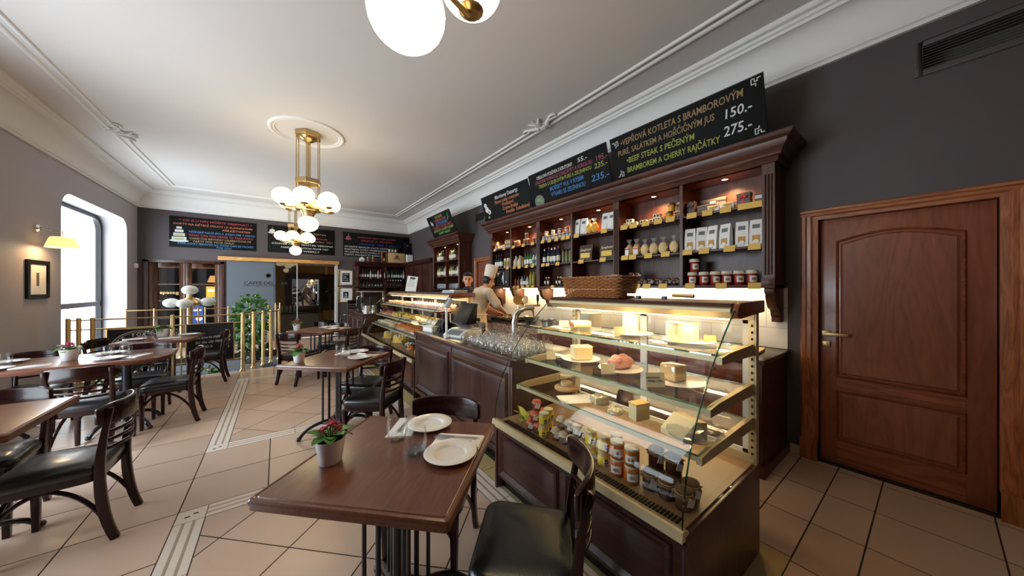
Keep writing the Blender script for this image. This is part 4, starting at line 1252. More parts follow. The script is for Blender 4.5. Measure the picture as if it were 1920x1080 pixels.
# bottom shelf
dome = root('cheese_bell', 'small cheese under a clear bell on a round pale board', 'cheese bell', (1.60, 1.52, S3))
part('board', MB().lathe([(0.0001, 0), (0.078, 0), (0.082, 0.004), (0.082, 0.016), (0.076, 0.020), (0.062, 0.020), (0.06, 0.026), (0.0001, 0.026)], 32), M['kraft'], dome)
part('cheese', MB().lathe([(0.0001, 0.026), (0.038, 0.026), (0.040, 0.03), (0.040, 0.048), (0.036, 0.053), (0.0001, 0.054)], 24), M['cheese_t'], dome)
part('bell', MB().lathe([(0.052, 0.026), (0.053, 0.085), (0.046, 0.094), (0.0001, 0.096), (0.0001, 0.093), (0.044, 0.091), (0.0505, 0.083), (0.05, 0.026)], 28, cap=False), M['drink'], dome)
part('bell_lid', MB().lathe([(0.0001, 0.097), (0.044, 0.0965), (0.043, 0.10), (0.0001, 0.104)], 24), M['cheese_w'], dome)
def wrapped(loc, rz, size, cheese, label, seed):
    rnd = random.Random(seed)
    r = root('wrapped_cheese', label, 'cheese', loc, rz)
    sx, sy, sz = size
    part('cheese', MB().prism([(-sx, -sy), (sx, -sy), (sx * 0.9, sy), (-sx, sy)], 0.001, sz), M[cheese], r, bev=0.006)
    f = MB()
    f.ball((0.2 * sx, 0, sz * 0.52), (sx * 1.55, sy * 1.5, sz * 0.7), 22, 12)
    for i, v in enumerate(f.v):
        k = 1 + rnd.uniform(-0.10, 0.12)
        f.v[i] = (v[0] * k, v[1] * k, max(0.001, v[2] * k))
    part('film', f, M['plastic_film'], r, smooth=False)
    return r
wrapped((1.555, 1.20, S3), -0.5, (0.045, 0.035, 0.05), 'cheese_w', 'small white cheese crumpled in clear film', 4)
wrapped((1.495, 1.055, S3), 0.2, (0.035, 0.03, 0.03), 'cheese_w', 'empty-looking crumple of film beside the tall cheese wedge', 6)
wd = root('cheese_wedge', 'tall pale wedge of cheese with yellow rind on the bottom shelf', 'cheese', (1.545, 0.945, S3), -0.3)
part('cheese', MB().prism([(-0.045, -0.035), (0.05, -0.03), (0.05, 0.035), (-0.045, 0.025)], 0.0, 0.085), M['cheese_w'], wd, bev=0.005)
part('rind', MB().prism([(-0.046, -0.036), (0.051, -0.031), (0.051, 0.036), (-0.046, 0.026)], 0.08, 0.090), M['cheese_y'], wd, bev=0.003)
sl = root('cheese_slab', 'large sloping ivory cheese slab at the open end of the bottom shelf', 'cheese', (1.51, 0.715, S3), -0.35)
part('cheese', MB().prism([(-0.055, 0.002), (0.085, 0.002), (0.085, 0.085), (0.02, 0.095), (-0.055, 0.03)], -0.075, 0.06, 'y'), M['cheese_w'], sl, bev=0.004)
f = MB(); f.ball((0.06, -0.03, 0.035), (0.13, 0.10, 0.042), 26, 12)
_r = random.Random(9)
for i, v in enumerate(f.v):
    k = 1 + _r.uniform(-0.10, 0.12); f.v[i] = (v[0] * k, v[1] * k, max(0.001, v[2] * k))
part('film', f, M['plastic_film'], sl, smooth=False)
# deck: jars
def jar_proto(name, label, body, lid, lab=None, R=0.029, H=0.070, cloth=None, tagged=False, cat='jar', tint=None, tall=1.0):
    r = root(name, label, cat)
    H *= tall
    part('body', MB().lathe([(0.0001, 0), (R * 0.93, 0), (R, 0.004), (R, H * 0.80), (R * 0.86, H * 0.88), (R * 0.86, H * 0.9), (0.0001, H * 0.9)], 20), body, r, ang=40)
    part('lid', MB().lathe([(R * 0.90, H * 0.86), (R * 0.94, H * 0.88), (R * 0.94, H * 0.98), (R * 0.88, H), (0.0001, H)], 20), lid, r, ang=40)
    if lab:
        part('label', MB().arc(R * 1.003, H * 0.20, H * 0.64, -2.55 - 0.75, -2.55 + 0.75), lab, r, ang=60)
        part('label_print', MB().arc(R * 1.003 + 0.0009, H * 0.34, H * 0.50, -2.55 - 0.35, -2.55 + 0.35, 4), colmat('label_ink', 150, 110, 80), r, ang=60)
    if cloth:
        n = 20
        vs_, fs_ = [], []
        for (rr, z, wv) in ((0.0001, H * 1.02, 0), (R * 0.9, H * 1.01, 0), (R * 1.0, H * 0.97, 0), (R * 0.97, H * 0.84, 0), (R * 1.28, H * 0.72, 0.16)):
            for i in range(n):
                a = 2 * PI * i / n
                q = rr * (1 + wv * math.cos(a * 7))
                vs_.append((q * math.cos(a), q * math.sin(a), z))
        for k in range(4):
            for i in range(n):
                j = (i + 1) % n
                fs_.append((k * n + i, k * n + j, (k + 1) * n + j, (k + 1) * n + i))
        part('cloth_cap', MB()._add(vs_, fs_), cloth, r, ang=70)
        part('twine', MB().tube([(R * 1.0 * math.cos(2 * PI * i / 16), R * 1.0 * math.sin(2 * PI * i / 16), H * 0.85) for i in range(16)], 0.0016, 5, closed=True), M['kraft'], r)
    if tagged:
        part('paper_tag', MB().box(-0.016, 0.016, -0.0008, 0.0008, -0.018, 0.018), M['paper'], r, loc=(-R * 0.55, -R * 1.02, H * 0.55), rot=(0, 0.3, -0.5), smooth=False)
    return r
def scatter(proto, pts, label=None, group=None, first=True, rnd=None, z=None):
    rnd = rnd or random.Random(1)
    out = []
    for i, p in enumerate(pts):
        if i == 0 and first:
            proto.location = p
            proto.rotation_euler = (0, 0, rnd.uniform(-0.25, 0.25))
            if group: proto['group'] = group
            if label: proto['label'] = label
            out.append(proto)
        else:
            out.append(dup(proto, p, rnd.uniform(-0.25, 0.25), label, group))
    return out
JY = jar_proto('mustard_jar', 'squat jar with bright yellow label on the cheese case deck', colmat('pale_mustard', 214, 178, 104, 0.3), colmat('cream_lid', 222, 210, 168, 0.3), None, 0.032, 0.076)
part('label', MB().lathe([(0.0323, 0.012), (0.0327, 0.0125), (0.0327, 0.051), (0.0323, 0.052)], 20), colmat('lemon_label', 232, 206, 40, 0.5), JY)
for k in range(2):
    a = -2.2 + k * 0.9
    part('label_mark', MB().box(-0.009, 0.009, -0.0006, 0.0006, -0.004, 0.004), M['ink'], JY, loc=(0.0332 * math.cos(a), 0.0332 * math.sin(a), 0.035), rot=(0, 0, a + PI / 2), smooth=False)
    part('label_mark', MB().box(-0.010, 0.010, -0.0006, 0.0006, -0.004, 0.004), colmat('label_blue', 60, 110, 190), JY, loc=(0.0332 * math.cos(a), 0.0332 * math.sin(a), 0.021), rot=(0, 0, a + PI / 2), smooth=False)
scatter(JY, [(1.345, 1.47, DK), (1.345, 1.47, DK + 0.0765), (1.41, 1.50, DK), (1.41, 1.50, DK + 0.0765), (1.385, 1.13, DK), (1.385, 1.13, DK + 0.0765), (1.39, 1.05, DK), (1.39, 1.05, DK + 0.0765), (1.455, 1.09, DK), (1.46, 1.02, DK), (1.46, 1.02, DK + 0.0765)], group='yellow-labelled jars in the cheese case')
JH = jar_proto('honey_jar', 'amber jar with white label and pale lid on the cheese case deck', colmat('amber_honey', 186, 104, 34, 0.2), colmat('pearl_lid', 226, 220, 214, 0.3), M['paper'], 0.036, 0.084)
scatter(JH, [(1.372, 0.955, DK), (1.372, 0.955, DK + 0.0845), (1.372, 0.875, DK), (1.372, 0.875, DK + 0.0845)], group='amber jars in the cheese case')
JB = jar_proto('preserve_jar', 'dark preserve jar with brown cloth cap and white tag', colmat('dark_preserve', 74, 44, 26, 0.2), M['brass_dull'], None, 0.035, 0.082, cloth=colmat('brown_cloth', 104, 80, 58, 0.9, var=0.35, vscale=60), tagged=True)
scatter(JB, [(1.40, 0.795, DK), (1.395, 0.715, DK), (1.385, 0.638, DK), (1.46, 0.80, DK), (1.46, 0.80, DK + 0.085), (1.465, 0.72, DK), (1.465, 0.72, DK + 0.085), (1.465, 0.645, DK)], group='cloth-capped preserve jars at the open end of the case')
JP = jar_proto('pate_jar', 'small jar with pale cloth cap and tag in the middle of the case deck', colmat('pate_brown', 120, 84, 60, 0.3), M['brass_dull'], None, 0.028, 0.066, cloth=colmat('pale_cloth', 206, 190, 168, 0.9, var=0.15, vscale=60), tagged=True)
scatter(JP, [(1.385, 1.40, DK), (1.385, 1.335, DK), (1.385, 1.27, DK), (1.385, 1.205, DK), (1.445, 1.37, DK), (1.445, 1.305, DK), (1.445, 1.24, DK), (1.415, 1.385, DK + 0.068), (1.415, 1.32, DK + 0.068), (1.415, 1.255, DK + 0.068), (1.42, 1.19, DK + 0.068)], group='pale cloth-capped jars in the cheese case')
JR = jar_proto('jam_jar', 'small jar with red cloth cap beside the green leaves', colmat('jam_red', 120, 40, 36, 0.2), M['brass_dull'], None, 0.027, 0.062, cloth=colmat('coral_cloth', 206, 96, 70, 0.9, var=0.3, vscale=60), tagged=True)
scatter(JR, [(1.345, 1.60, DK), (1.355, 1.535, DK), (1.41, 1.60, DK), (1.41, 1.565, DK + 0.064), (1.35, 1.565, DK + 0.064), (1.38, 1.58, DK + 0.128)], group='red-capped jam jars in the cheese case')
lv = root('leaf_sprig', 'sprig of large lime-green leaves at the far front corner of the cheese case', 'leaves', (1.37, 1.69, DK))
ME_BL = leaf_mesh(0.115, 0.032, 0.1, M['leaf_lime'])
for k, (rx, rz_) in enumerate(((1.1, 0.3), (0.9, 1.2), (0.5, 2.2), (0.35, -0.6))):
    part('leaf', ME_BL, None, lv, loc=(0, 0, 0.012), rot=(rx, 0, rz_))
part('stem', MB().tube([(0, 0, 0.0), (0, 0, 0.02)], 0.004, 6), M['leaf'], lv)
thing('menu_sheet', MB().box(-0.11, 0.11, -0.075, 0.075, 0, 0.002), M['paper'], 'white printed sheet lying on the low shelf behind the jars', 'paper sheet', (1.50, 1.34, S3 + 0.001), -0.5)
# on top of the case: wicker basket, long skewer on rests
bx0, bx1, by0, by1, bz0, bz1 = -0.125, 0.125, -0.265, 0.265, 0.0, 0.155
bk = root('wicker_basket', 'rectangular honey-brown wicker basket on top of the cheese case', 'basket', (1.925, 1.505, 1.3425))
def bring(z, off, n=96, wave=0, amp=0.004, ph=0):
    t = z / bz1
    fx, fy = 0.105 + 0.022 * t + off, 0.245 + 0.024 * t + off
    base = rrect(-fx, fx, -fy, fy, 0.04, 5)
    # resample evenly
    segs = [(Vector(base[i]), Vector(base[(i + 1) % len(base)])) for i in range(len(base))]
    tot = sum((b_ - a).length for a, b_ in segs)
    pts = []
    acc, k = 0.0, 0
    for i in range(n):
        d = tot * i / n
        while k < len(segs) - 1 and acc + (segs[k][1] - segs[k][0]).length < d:
            acc += (segs[k][1] - segs[k][0]).length; k += 1
        a, b_ = segs[k]
        l = (b_ - a).length
        p = a + (b_ - a) * ((d - acc) / l if l > 1e-6 else 0)
        nn = Vector((b_ - a)).normalized()
        nn = Vector((nn[1], -nn[0]))
        p = p + nn * (amp * math.sin(i / n * 2 * PI * wave + ph) if wave else 0)
        pts.append((p[0], p[1], z))
    return pts
wv = MB()
NR = 12
for k in range(NR):
    z = 0.006 + (bz1 - 0.022) * k / (NR - 1)
    wv.tube(bring(z, 0.0, 192, 24, 0.0075, PI * (k % 2)), 0.0052, 5, closed=True)
part('weave', wv, M['wicker'], bk)
sk = MB()
lo, hi = bring(0.002, -0.002, 48), bring(bz1 - 0.01, -0.002, 48)
for a, b_ in zip(lo, hi):
    sk.tube([a, b_], 0.003, 5)
part('stakes', sk, M['wicker'], bk)
rm = MB()
for ph in (0, PI):
    rm.tube([(x, y, z + 0.004 * math.cos(i * 0.9 + ph)) for i, (x, y, z) in enumerate(bring(bz1 - 0.008, 0.004, 160, 56, 0.005, ph))], 0.0055, 5, closed=True)
part('rim', rm, M['wicker'], bk)
part('basket_floor', MB().box(-0.10, 0.10, -0.24, 0.24, 0.001, 0.006), M['wicker'], bk)
lc = MB(); lc.ball((0.02, -0.13, 0.135), (0.06, 0.09, 0.032), 16, 8)
part('linen_cloth', lc, M['linen'], bk)
sr = root('carving_knife', 'long thin carving knife resting on two small supports on the case top', 'knife', (1.88, 0.98, 1.3425), 0)
part('blade', MB().box(-0.002, 0.002, -0.05, 0.25, 0.020, 0.034), M['steel'], sr)
part('handle', MB().tube([(0, -0.05, 0.027), (0, -0.17, 0.024)], [0.009, 0.011], 8), M['brass_dull'], sr)
for y in (0.0, 0.17):
    part('rest', MB().box(-0.012, 0.012, y - 0.012, y + 0.012, 0, 0.020), M['black'], sr)
# ================================================================== BAR COUNTER THINGS
wgp = MB().lathe([(0.031, 0.0), (0.0325, 0.001), (0.038, 0.035), (0.039, 0.06), (0.033, 0.085), (0.016, 0.10), (0.0045, 0.108), (0.0035, 0.13), (0.0035, 0.165), (0.006, 0.173), (0.030, 0.178), (0.0315, 0.180), (0.030, 0.1815), (0.0001, 0.1825)], 16, cap=False)
ME_WG = make_mesh('wine_glass', wgp, M['wineglass'], ang=60)
rg = random.Random(4)
for i in range(5):
    for j in range(11):
        put('wine_glass', ME_WG, ('upturned wine glass in the row along the wooden edge of the bar counter', 'upturned wine glass in the second row from the wooden counter edge', 'upturned wine glass in the middle row on the bar counter', 'upturned wine glass in the second row from the beer tap side', 'upturned wine glass in the row nearest the beer tap')[i], 'wine glass', (1.50 + i * 0.086 + (0.04 if j % 2 else 0) * 0.5 + rg.uniform(-.004, .004), 1.96 + j * 0.083 + rg.uniform(-.004, .004), WZt), 0, 'upturned wine glasses')
tp = root('beer_tap', 'curved brass and chrome beer tap with round gauges', 'beer tap', (1.93, 2.55, WZt))
dv = Vector((0.80, -0.60, 0))
def along(s, z): return (dv[0] * s, dv[1] * s, z)
part('base', MB().lathe([(0.05, 0), (0.05, 0.012), (0.036, 0.02), (0.034, 0.05)], 18), M['chrome'], tp)
part('column', MB().tube([(0, 0, 0.03), (0, 0, 0.20), along(0.012, 0.27), along(0.05, 0.32), along(0.11, 0.345), along(0.20, 0.35)], [0.032, 0.032, 0.031, 0.029, 0.026, 0.022], 14), M['chrome'], tp)
part('crossbar', MB().tube([along(0.07, 0.36), along(0.26, 0.375)], 0.012, 10), M['brass'], tp)
for s, rr in ((0.035, 0.050), (0.105, 0.042)):
    g = part('gauge', MB().lathe([(0.0001, -0.008), (rr, -0.008), (rr * 1.05, 0.0), (rr, 0.010), (rr * 0.86, 0.010), (rr * 0.86, 0.006), (0.0001, 0.006)], 24), M['brass'], tp, loc=along(s, 0.43), rot=(PI / 2, 0, -YAW + (0.2 if s < 0.05 else 0.9)))
    part('dial', MB().lathe([(rr * 0.84, 0.0066), (0.0001, 0.0068)], 20), M['white'] if s > 0.05 else M['brass_dull'], g)
    part('gauge_stem', MB().tube([along(s, 0.31), along(s, 0.39)], 0.008, 8), M['brass'], tp)
part('spout', MB().tube([along(0.16, 0.34), along(0.19, 0.31), along(0.195, 0.25)], [0.012, 0.011, 0.008], 8), M['brass'], tp)
part('handle', MB().lathe([(0.006, 0), (0.008, 0.03), (0.014, 0.05), (0.015, 0.09), (0.010, 0.105), (0.0001, 0.108)], 12), M['black'], tp, loc=along(0.235, 0.38))
sc = root('kitchen_scale', 'light grey counter scale with a display on a tall white pole', 'scale', (1.70, 3.22, WZt), 0.25)
part('body', MB().prism([(-0.17, 0), (0.15, 0), (0.15, 0.075), (-0.07, 0.085), (-0.17, 0.030)], -0.15, 0.15, 'y'), M['plastic_grey'], sc, bev=0.008)
part('pan', MB().box(-0.06, 0.15, -0.14, 0.14, 0.086, 0.092), M['steel'], sc, bev=0.003)
part('keypad', MB()._add([(-0.165, -0.11, 0.0345), (-0.165, 0.11, 0.0345), (-0.085, 0.11, 0.0785), (-0.085, -0.11, 0.0785)], [(0, 1, 2, 3)]), colmat('keypad_grey', 110, 122, 130), sc)
part('pole', MB().tube([(-0.20, 0.05, 0.0), (-0.20, 0.05, 0.34)], 0.013, 12), M['white'], sc)
part('pole_foot', MB().box(-0.225, -0.15, 0.03, 0.07, 0.0, 0.012), M['white'], sc)
hd_ = part('display_head', MB().box(-0.028, 0.028, -0.075, 0.075, -0.055, 0.055), M['plastic_grey'], sc, loc=(-0.195, 0.03, 0.385), rot=(0, 0.55, -0.5), bev=0.008)
part('display', MB().box(-0.031, -0.027, -0.055, 0.055, -0.03, 0.035), colmat('display_dark', 90, 96, 92, 0.3), hd_)
rgst = root('cash_register', 'black cash register with a sloping screen behind the scale', 'cash register', (1.93, 3.56, WZt), 0.1)
part('body', MB().box(-0.16, 0.16, -0.19, 0.19, 0, 0.11), M['black'], rgst, bev=0.008)
part('screen', MB().prism([(-0.13, 0.11), (0.02, 0.36), (0.055, 0.35), (0.03, 0.11)], -0.17, 0.17, 'y'), M['black'], rgst, bev=0.006)
tm = root('card_terminal', 'small black card terminal next to the red cake stand', 'card terminal', (1.66, 3.74, WZt), 0.3)
part('body', MB().prism([(-0.08, 0), (0.09, 0), (0.09, 0.14), (0.02, 0.15), (-0.08, 0.05)], -0.07, 0.07, 'y'), M['black'], tm, bev=0.01)
part('keys', MB().box(-0.06, -0.01, -0.05, 0.05, 0.085, 0.09), M['plastic_grey'], tm, rot=(0, -0.7, 0), loc=(0.02, 0, -0.03))
ck = root('cake_stand', 'tall glass cake stand with a dark red plate', 'cake stand', (1.60, 3.56, WZt))
part('foot', MB().lathe([(0.075, 0), (0.07, 0.006), (0.02, 0.014), (0.009, 0.03), (0.008, 0.24), (0.02, 0.25)], 24), M['drink'], ck)
part('plate', MB().lathe([(0.02, 0.25), (0.105, 0.252), (0.112, 0.262), (0.10, 0.268), (0.0001, 0.268)], 30), colmat('dark_red_enamel', 96, 18, 20, 0.25), ck)
part('tumblers', MB().lathe([(0.025, 0.269), (0.03, 0.32), (0.028, 0.32), (0.023, 0.272)], 16, (0.03, 0.02, 0)).lathe([(0.025, 0.269), (0.03, 0.32), (0.028, 0.32), (0.023, 0.272)], 16, (-0.04, -0.03, 0)), M['drink'], ck)
nb_ = root('napkin_box', 'white paper napkin box at the end of the bar counter', 'box', (1.56, 3.80, WZt), 0.15)
part('box', MB().box(-0.06, 0.06, -0.11, 0.11, 0, 0.065), M['paper'], nb_, bev=0.003)
part('lid', MB().box(-0.063, 0.063, -0.113, 0.113, 0.055, 0.072), M['plastic_grey'], nb_, bev=0.003)
for k in range(3):
    thing('espresso_spoon', MB().tube([(-0.05, 0, 0.004), (0.03, 0, 0.004)], 0.003, 6).ball((0.045, 0, 0.006), (0.02, 0.013, 0.005), 10, 6), M['chrome'], 'shiny spoon lying on the counter beside the scale', 'spoon', (1.56 + 0.03 * k, 2.95 + 0.02 * k, WZt), 0.6 + 0.2 * k, 'loose spoons')
# ================================================================== PASTRIES
PZ1, PZ2, PZ3, PZ4 = 1.106, 0.896, 0.716, 0.478
def tart(name, base, top, label, R=0.035, dome=0.02):
    r = root(name, label, 'pastry')
    part('crust', MB().lathe([(0.0001, 0), (R * 0.85, 0), (R, 0.02), (R * 0.92, 0.022), (0.0001, 0.02)], 16), base, r, ang=40)
    t = MB()
    for i in range(7):
        a = i * 2.4; q = R * 0.58 * math.sqrt(i / 7)
        t.ball((q * math.cos(a), q * math.sin(a), 0.02 + dome * 0.4), (R * 0.4, R * 0.4, dome), 8, 6)
    part('topping', t, top, r)
    return r
def cakelet(name, body, top, label, R=0.034, H=0.045):
    r = root(name, label, 'pastry')
    part('sponge', MB().lathe([(0.0001, 0), (R, 0), (R, H), (0.0001, H)], 16), body, r)
    part('icing', MB().lathe([(R * 1.02, H * 0.7), (R * 1.03, H), (R * 0.8, H * 1.12), (R * 0.4, H * 1.2), (R * 0.25, H * 1.4), (0.0001, H * 1.5)], 16), top, r, ang=50)
    return r
def slice_(name, body, top, label):
    r = root(name, label, 'pastry')
    part('sponge', MB().prism([(-0.05, -0.03), (-0.05, 0.03), (0.055, 0.0)], 0, 0.05), body, r, bev=0.003)
    part('icing', MB().prism([(-0.051, -0.031), (-0.051, 0.031), (0.056, 0.0)], 0.048, 0.060), top, r, bev=0.003)
    return r
biscuit = colmat('biscuit', 214, 168, 104, 0.7, var=0.1, vscale=40)
creamw = colmat('whipped_cream', 244, 232, 208, 0.5)
lemon = colmat('lemon_glaze', 240, 200, 84, 0.25)
berry = colmat('berry_red', 176, 50, 56, 0.3)
choc = colmat('chocolate', 92, 52, 34, 0.35)
orangep = colmat('orange_glaze', 226, 122, 48, 0.3)
pinkp = colmat('pink_icing', 222, 156, 140, 0.4)
rp = random.Random(21)
def row(proto, xs, y0, y1, n, z, label, group):
    pts = []
    for x in xs:
        for k in range(n):
            pts.append((x + rp.uniform(-.008, .008), y0 + (y1 - y0) * k / max(1, n - 1) + rp.uniform(-.008, .008), z))
    scatter(proto, pts, label, group, True, rp)
def tray(x, y, z, sx, sy, label):
    thing('pastry_tray', MB().box(-sx, sx, -sy, sy, 0, 0.006).box(-sx, -sx + 0.006, -sy, sy, 0.006, 0.012).box(sx - 0.006, sx, -sy, sy, 0.006, 0.012), M['white'], label, 'tray', (x, y, z), 0, 'white trays in the pastry case', bev=0.002)
for (x, z, sx, nm) in ((1.99, PZ1, 0.16, 'top'), (1.92, PZ2, 0.22, 'middle'), (1.88, PZ3, 0.25, 'lower')):
    for k in range(5):
        tray(x, 4.32 + k * 0.6, z, sx, 0.27, 'white tray on the %s shelf of the pastry case' % nm)
row(cakelet('mini_cake', pinkp, creamw, 'x'), (1.88, 1.97, 2.06), 4.15, 5.6, 15, PZ1 + 0.006, 'small pink and cream cake on the top shelf of the pastry case', 'mini cakes, top shelf')
row(tart('berry_tart', biscuit, pinkp, 'x'), (1.90, 2.0), 5.75, 6.85, 9, PZ1 + 0.006, 'round tart with pinkish topping on the top shelf at the far end', 'pink tarts, top shelf')
row(tart('lemon_tart', biscuit, lemon, 'x', 0.04), (1.77, 1.87, 1.98), 4.6, 5.5, 9, PZ2 + 0.006, 'glossy yellow lemon tart on the middle shelf of the pastry case', 'lemon tarts')
row(cakelet('cream_cake', creamw, creamw, 'x', 0.042, 0.04), (1.78, 1.90), 4.12, 4.45, 4, PZ2 + 0.006, 'white cream cake on the middle shelf beside the lemon tarts', 'white cream cakes')
row(tart('fruit_tart', biscuit, berry, 'x', 0.038), (1.76, 1.88), 6.2, 6.85, 7, PZ2 + 0.006, 'tart with red berries on the middle shelf at the far end', 'red berry tarts, middle shelf')
row(slice_('cake_slice', lemon, colmat('pistachio', 170, 176, 96, 0.5), 'x'), (1.77, 1.89), 5.62, 6.08, 5, PZ2 + 0.006, 'wedge of cake with greenish icing on the middle shelf', 'green-iced slices')
row(tart('red_tart', biscuit, berry, 'x', 0.038, 0.016), (1.69, 1.79, 1.9), 4.12, 4.7, 6, PZ3 + 0.006, 'flat tart with dark red berries on the lower shelf', 'dark red tarts, lower shelf')
row(tart('apricot_tart', biscuit, orangep, 'x', 0.04, 0.018), (1.69, 1.80, 1.91), 4.85, 5.75, 9, PZ3 + 0.006, 'orange apricot tart on the lower shelf of the pastry case', 'apricot tarts')
row(cakelet('cream_puff', biscuit, creamw, 'x', 0.045, 0.035), (1.70, 1.82), 5.95, 6.85, 8, PZ3 + 0.006, 'big white cream puff on the lower shelf at the far end', 'cream puffs')
tc = root('torte', 'large round golden torte on the deck of the pastry case', 'cake', (1.72, 5.55, PZ4))
part('plate', MB().lathe([(0.0001, 0), (0.15, 0), (0.16, 0.008), (0.0001, 0.008)], 32), M['white'], tc)
part('sponge', MB().lathe([(0.0001, 0.008), (0.13, 0.008), (0.13, 0.085), (0.12, 0.095), (0.0001, 0.098)], 32), lemon, tc)
t = MB()
for i in range(12):
    t.ball((0.1 * math.cos(i * PI / 6), 0.1 * math.sin(i * PI / 6), 0.10), (0.018, 0.018, 0.02), 8, 6)
part('cream_rosettes', t, creamw, tc)
t2 = dup(tc, (1.72, 6.15, PZ4), 0.3, 'large round golden torte at the far end of the pastry case deck')
tc['label'] = 'large round golden torte in the middle of the pastry case deck'
row(tart('orange_pastry', biscuit, orangep, 'x', 0.055, 0.03), (1.62, 1.76), 4.15, 4.75, 3, PZ4, 'chunky orange-topped pastry on the case deck near the bar counter', 'orange pastries on the deck')
bw = root('wire_bowl', 'dark wire bowl with white sweets on the pastry case deck', 'bowl', (1.68, 4.98, PZ4))
w_ = MB()
for i in range(14):
    a = 2 * PI * i / 14
    w_.tube([(0.05 * math.cos(a), 0.05 * math.sin(a), 0.002), (0.10 * math.cos(a + .2), 0.10 * math.sin(a + .2), 0.05), (0.12 * math.cos(a + .4), 0.12 * math.sin(a + .4), 0.10)], 0.003, 5)
for rr, z in ((0.05, 0.003), (0.10, 0.05), (0.12, 0.10)):
    w_.tube([(rr * math.cos(2 * PI * i / 20), rr * math.sin(2 * PI * i / 20), z) for i in range(20)], 0.0035, 5, closed=True)
part('wire_frame', w_, M['black'], bw)
t = MB()
for i in range(22):
    a = i * 2.4; q = 0.07 * math.sqrt(i / 22)
    t.ball((q * math.cos(a), q * math.sin(a), 0.03 + 0.03 * rp.random()), 0.022, 8, 6)
part('sweets', t, creamw, bw)
# ---- on the pastry case
ms = root('menu_stand', 'white menu sheet leaning in a stand on the pastry case', 'menu', (2.02, 5.95, 1.342), -YAW)
part('sheet', MB().box(-0.10, 0.10, -0.002, 0.002, 0.0, 0.30), M['paper'], ms, rot=(-0.16, 0.12, 0), smooth=False)
for k in range(8):
    part('print_line', MB().box(-0.07, 0.07 - 0.02 * (k % 3), -0.003, -0.0022, 0.25 - k * 0.022, 0.257 - k * 0.022) if k else MB().box(-0.05, 0.05, -0.003, -0.0022, 0.245, 0.28), M['ink'] if k == 0 else colmat('grey_print', 170, 170, 172), ms, rot=(-0.16, 0.12, 0), smooth=False)
part('foot', MB().box(-0.08, 0.08, -0.02, 0.05, 0, 0.008), M['black'], ms)
tw = root('cloth_stack', 'folded white cloths on the near end of the pastry case', 'cloth', (2.10, 4.25, 1.342), 0.1)
for k in range(3):
    part('folded_cloth', MB().box(-0.12 + 0.004 * k, 0.12, -0.17, 0.17 - 0.006 * k, 0.012 * k, 0.012 * k + 0.011), M['linen'] if k != 1 else colmat('blue_stripe_cloth', 120, 132, 168, 0.8), tw, bev=0.004)
# ---- on the coffee counter
em = root('espresso_machine', 'black and chrome espresso machine on the coffee counter', 'coffee machine', (1.74, 7.95, 0.87), 0)
part('body', MB().box(-0.24, 0.24, -0.28, 0.28, 0.05, 0.44), M['black'], em, bev=0.012)
part('top_tray', MB().box(-0.25, 0.25, -0.29, 0.29, 0.44, 0.475), M['steel'], em, bev=0.006)
part('side_trim', MB().box(-0.25, -0.20, -0.30, -0.28, 0.04, 0.46).box(0.2, 0.25, -0.30, -0.28, 0.04, 0.46), M['chrome'], em, bev=0.005)
for sx in (-1, 1):
    for sy in (-1, 1):
        part('foot', MB().lathe([(0.025, 0), (0.02, 0.05)], 10, (0.2 * sx, 0.22 * sy, 0)), M['chrome'], em)
part('steam_wand', MB().tube([(-0.25, -0.2, 0.36), (-0.31, -0.2, 0.34), (-0.33, -0.2, 0.14)], 0.008, 8), M['chrome'], em)
part('group_handle', MB().tube([(-0.24, 0.08, 0.26), (-0.40, 0.08, 0.25)], [0.02, 0.014], 8), M['black'], em)
for k, (x, y, lab) in enumerate(((1.52, 7.22, 'steel canister of dark menus by the pastry case, nearer the seats'), (1.66, 7.26, 'steel canister of dark menus by the pastry case, nearer the wall'))):
    cn = root('menu_canister', lab, 'canister', (x, y, 0.87), 0.4 * k, 'menu canisters')
    part('canister', MB().lathe([(0.0001, 0), (0.07, 0), (0.07, 0.17), (0.066, 0.17), (0.066, 0.01), (0.0001, 0.01)], 20), M['steel'], cn)
    for q in range(4):
        mn = part('menu', MB().box(-0.05, 0.05, -0.006, 0.006, 0.0, 0.34), M['black'], cn, loc=(0.0, -0.045 + 0.028 * q, 0.015), rot=(-0.10 - 0.02 * q, 0.06 * (q - 1.5), 0.1))
# ---- on the back counter
cb = root('cutting_board', 'pale wooden cutting board on the granite end of the back counter', 'cutting board', (3.16, 0.95, KZ), 0.1)
part('board', MB().prism(rrect(-0.15, 0.15, -0.11, 0.11, 0.025, 4), 0.004, 0.026), M['kraft'], cb, bev=0.003)
part('feet', MB().box(-0.12, 0.12, -0.08, -0.06, 0, 0.004).box(-0.12, 0.12, 0.06, 0.08, 0, 0.004), M['black'], cb)
for k, (y, c, lab) in enumerate(((1.55, 'tan', 'paper bread loaf on the back counter behind the cheese case, nearest the cutting board'), (2.05, 'tan', 'bread loaf on the back counter behind the wicker basket'))):
    bl = root('bread_loaf', lab, 'bread', (3.15, y, KZ), 0.3 + k)
    m_ = MB(); m_.ball((0, 0, 0.045), (0.12, 0.06, 0.055), 18, 10)
    m_.v = [(v[0], v[1], max(0.0, v[2])) for v in m_.v]
    part('crust', m_, colmat('bread_crust', 176, 112, 58, 0.7, var=0.25, vscale=20), bl, ang=80)
    part('slashes', MB().tube([(-0.05, -0.02, 0.095), (-0.02, 0.02, 0.098)], 0.006, 6).tube([(0.0, -0.02, 0.098), (0.03, 0.02, 0.098)], 0.006, 6), biscuit, bl)
pr = root('receipt_printer', 'cream slatted printer on the back counter beyond the beer tap', 'printer', (3.12, 2.62, KZ), 0.0)
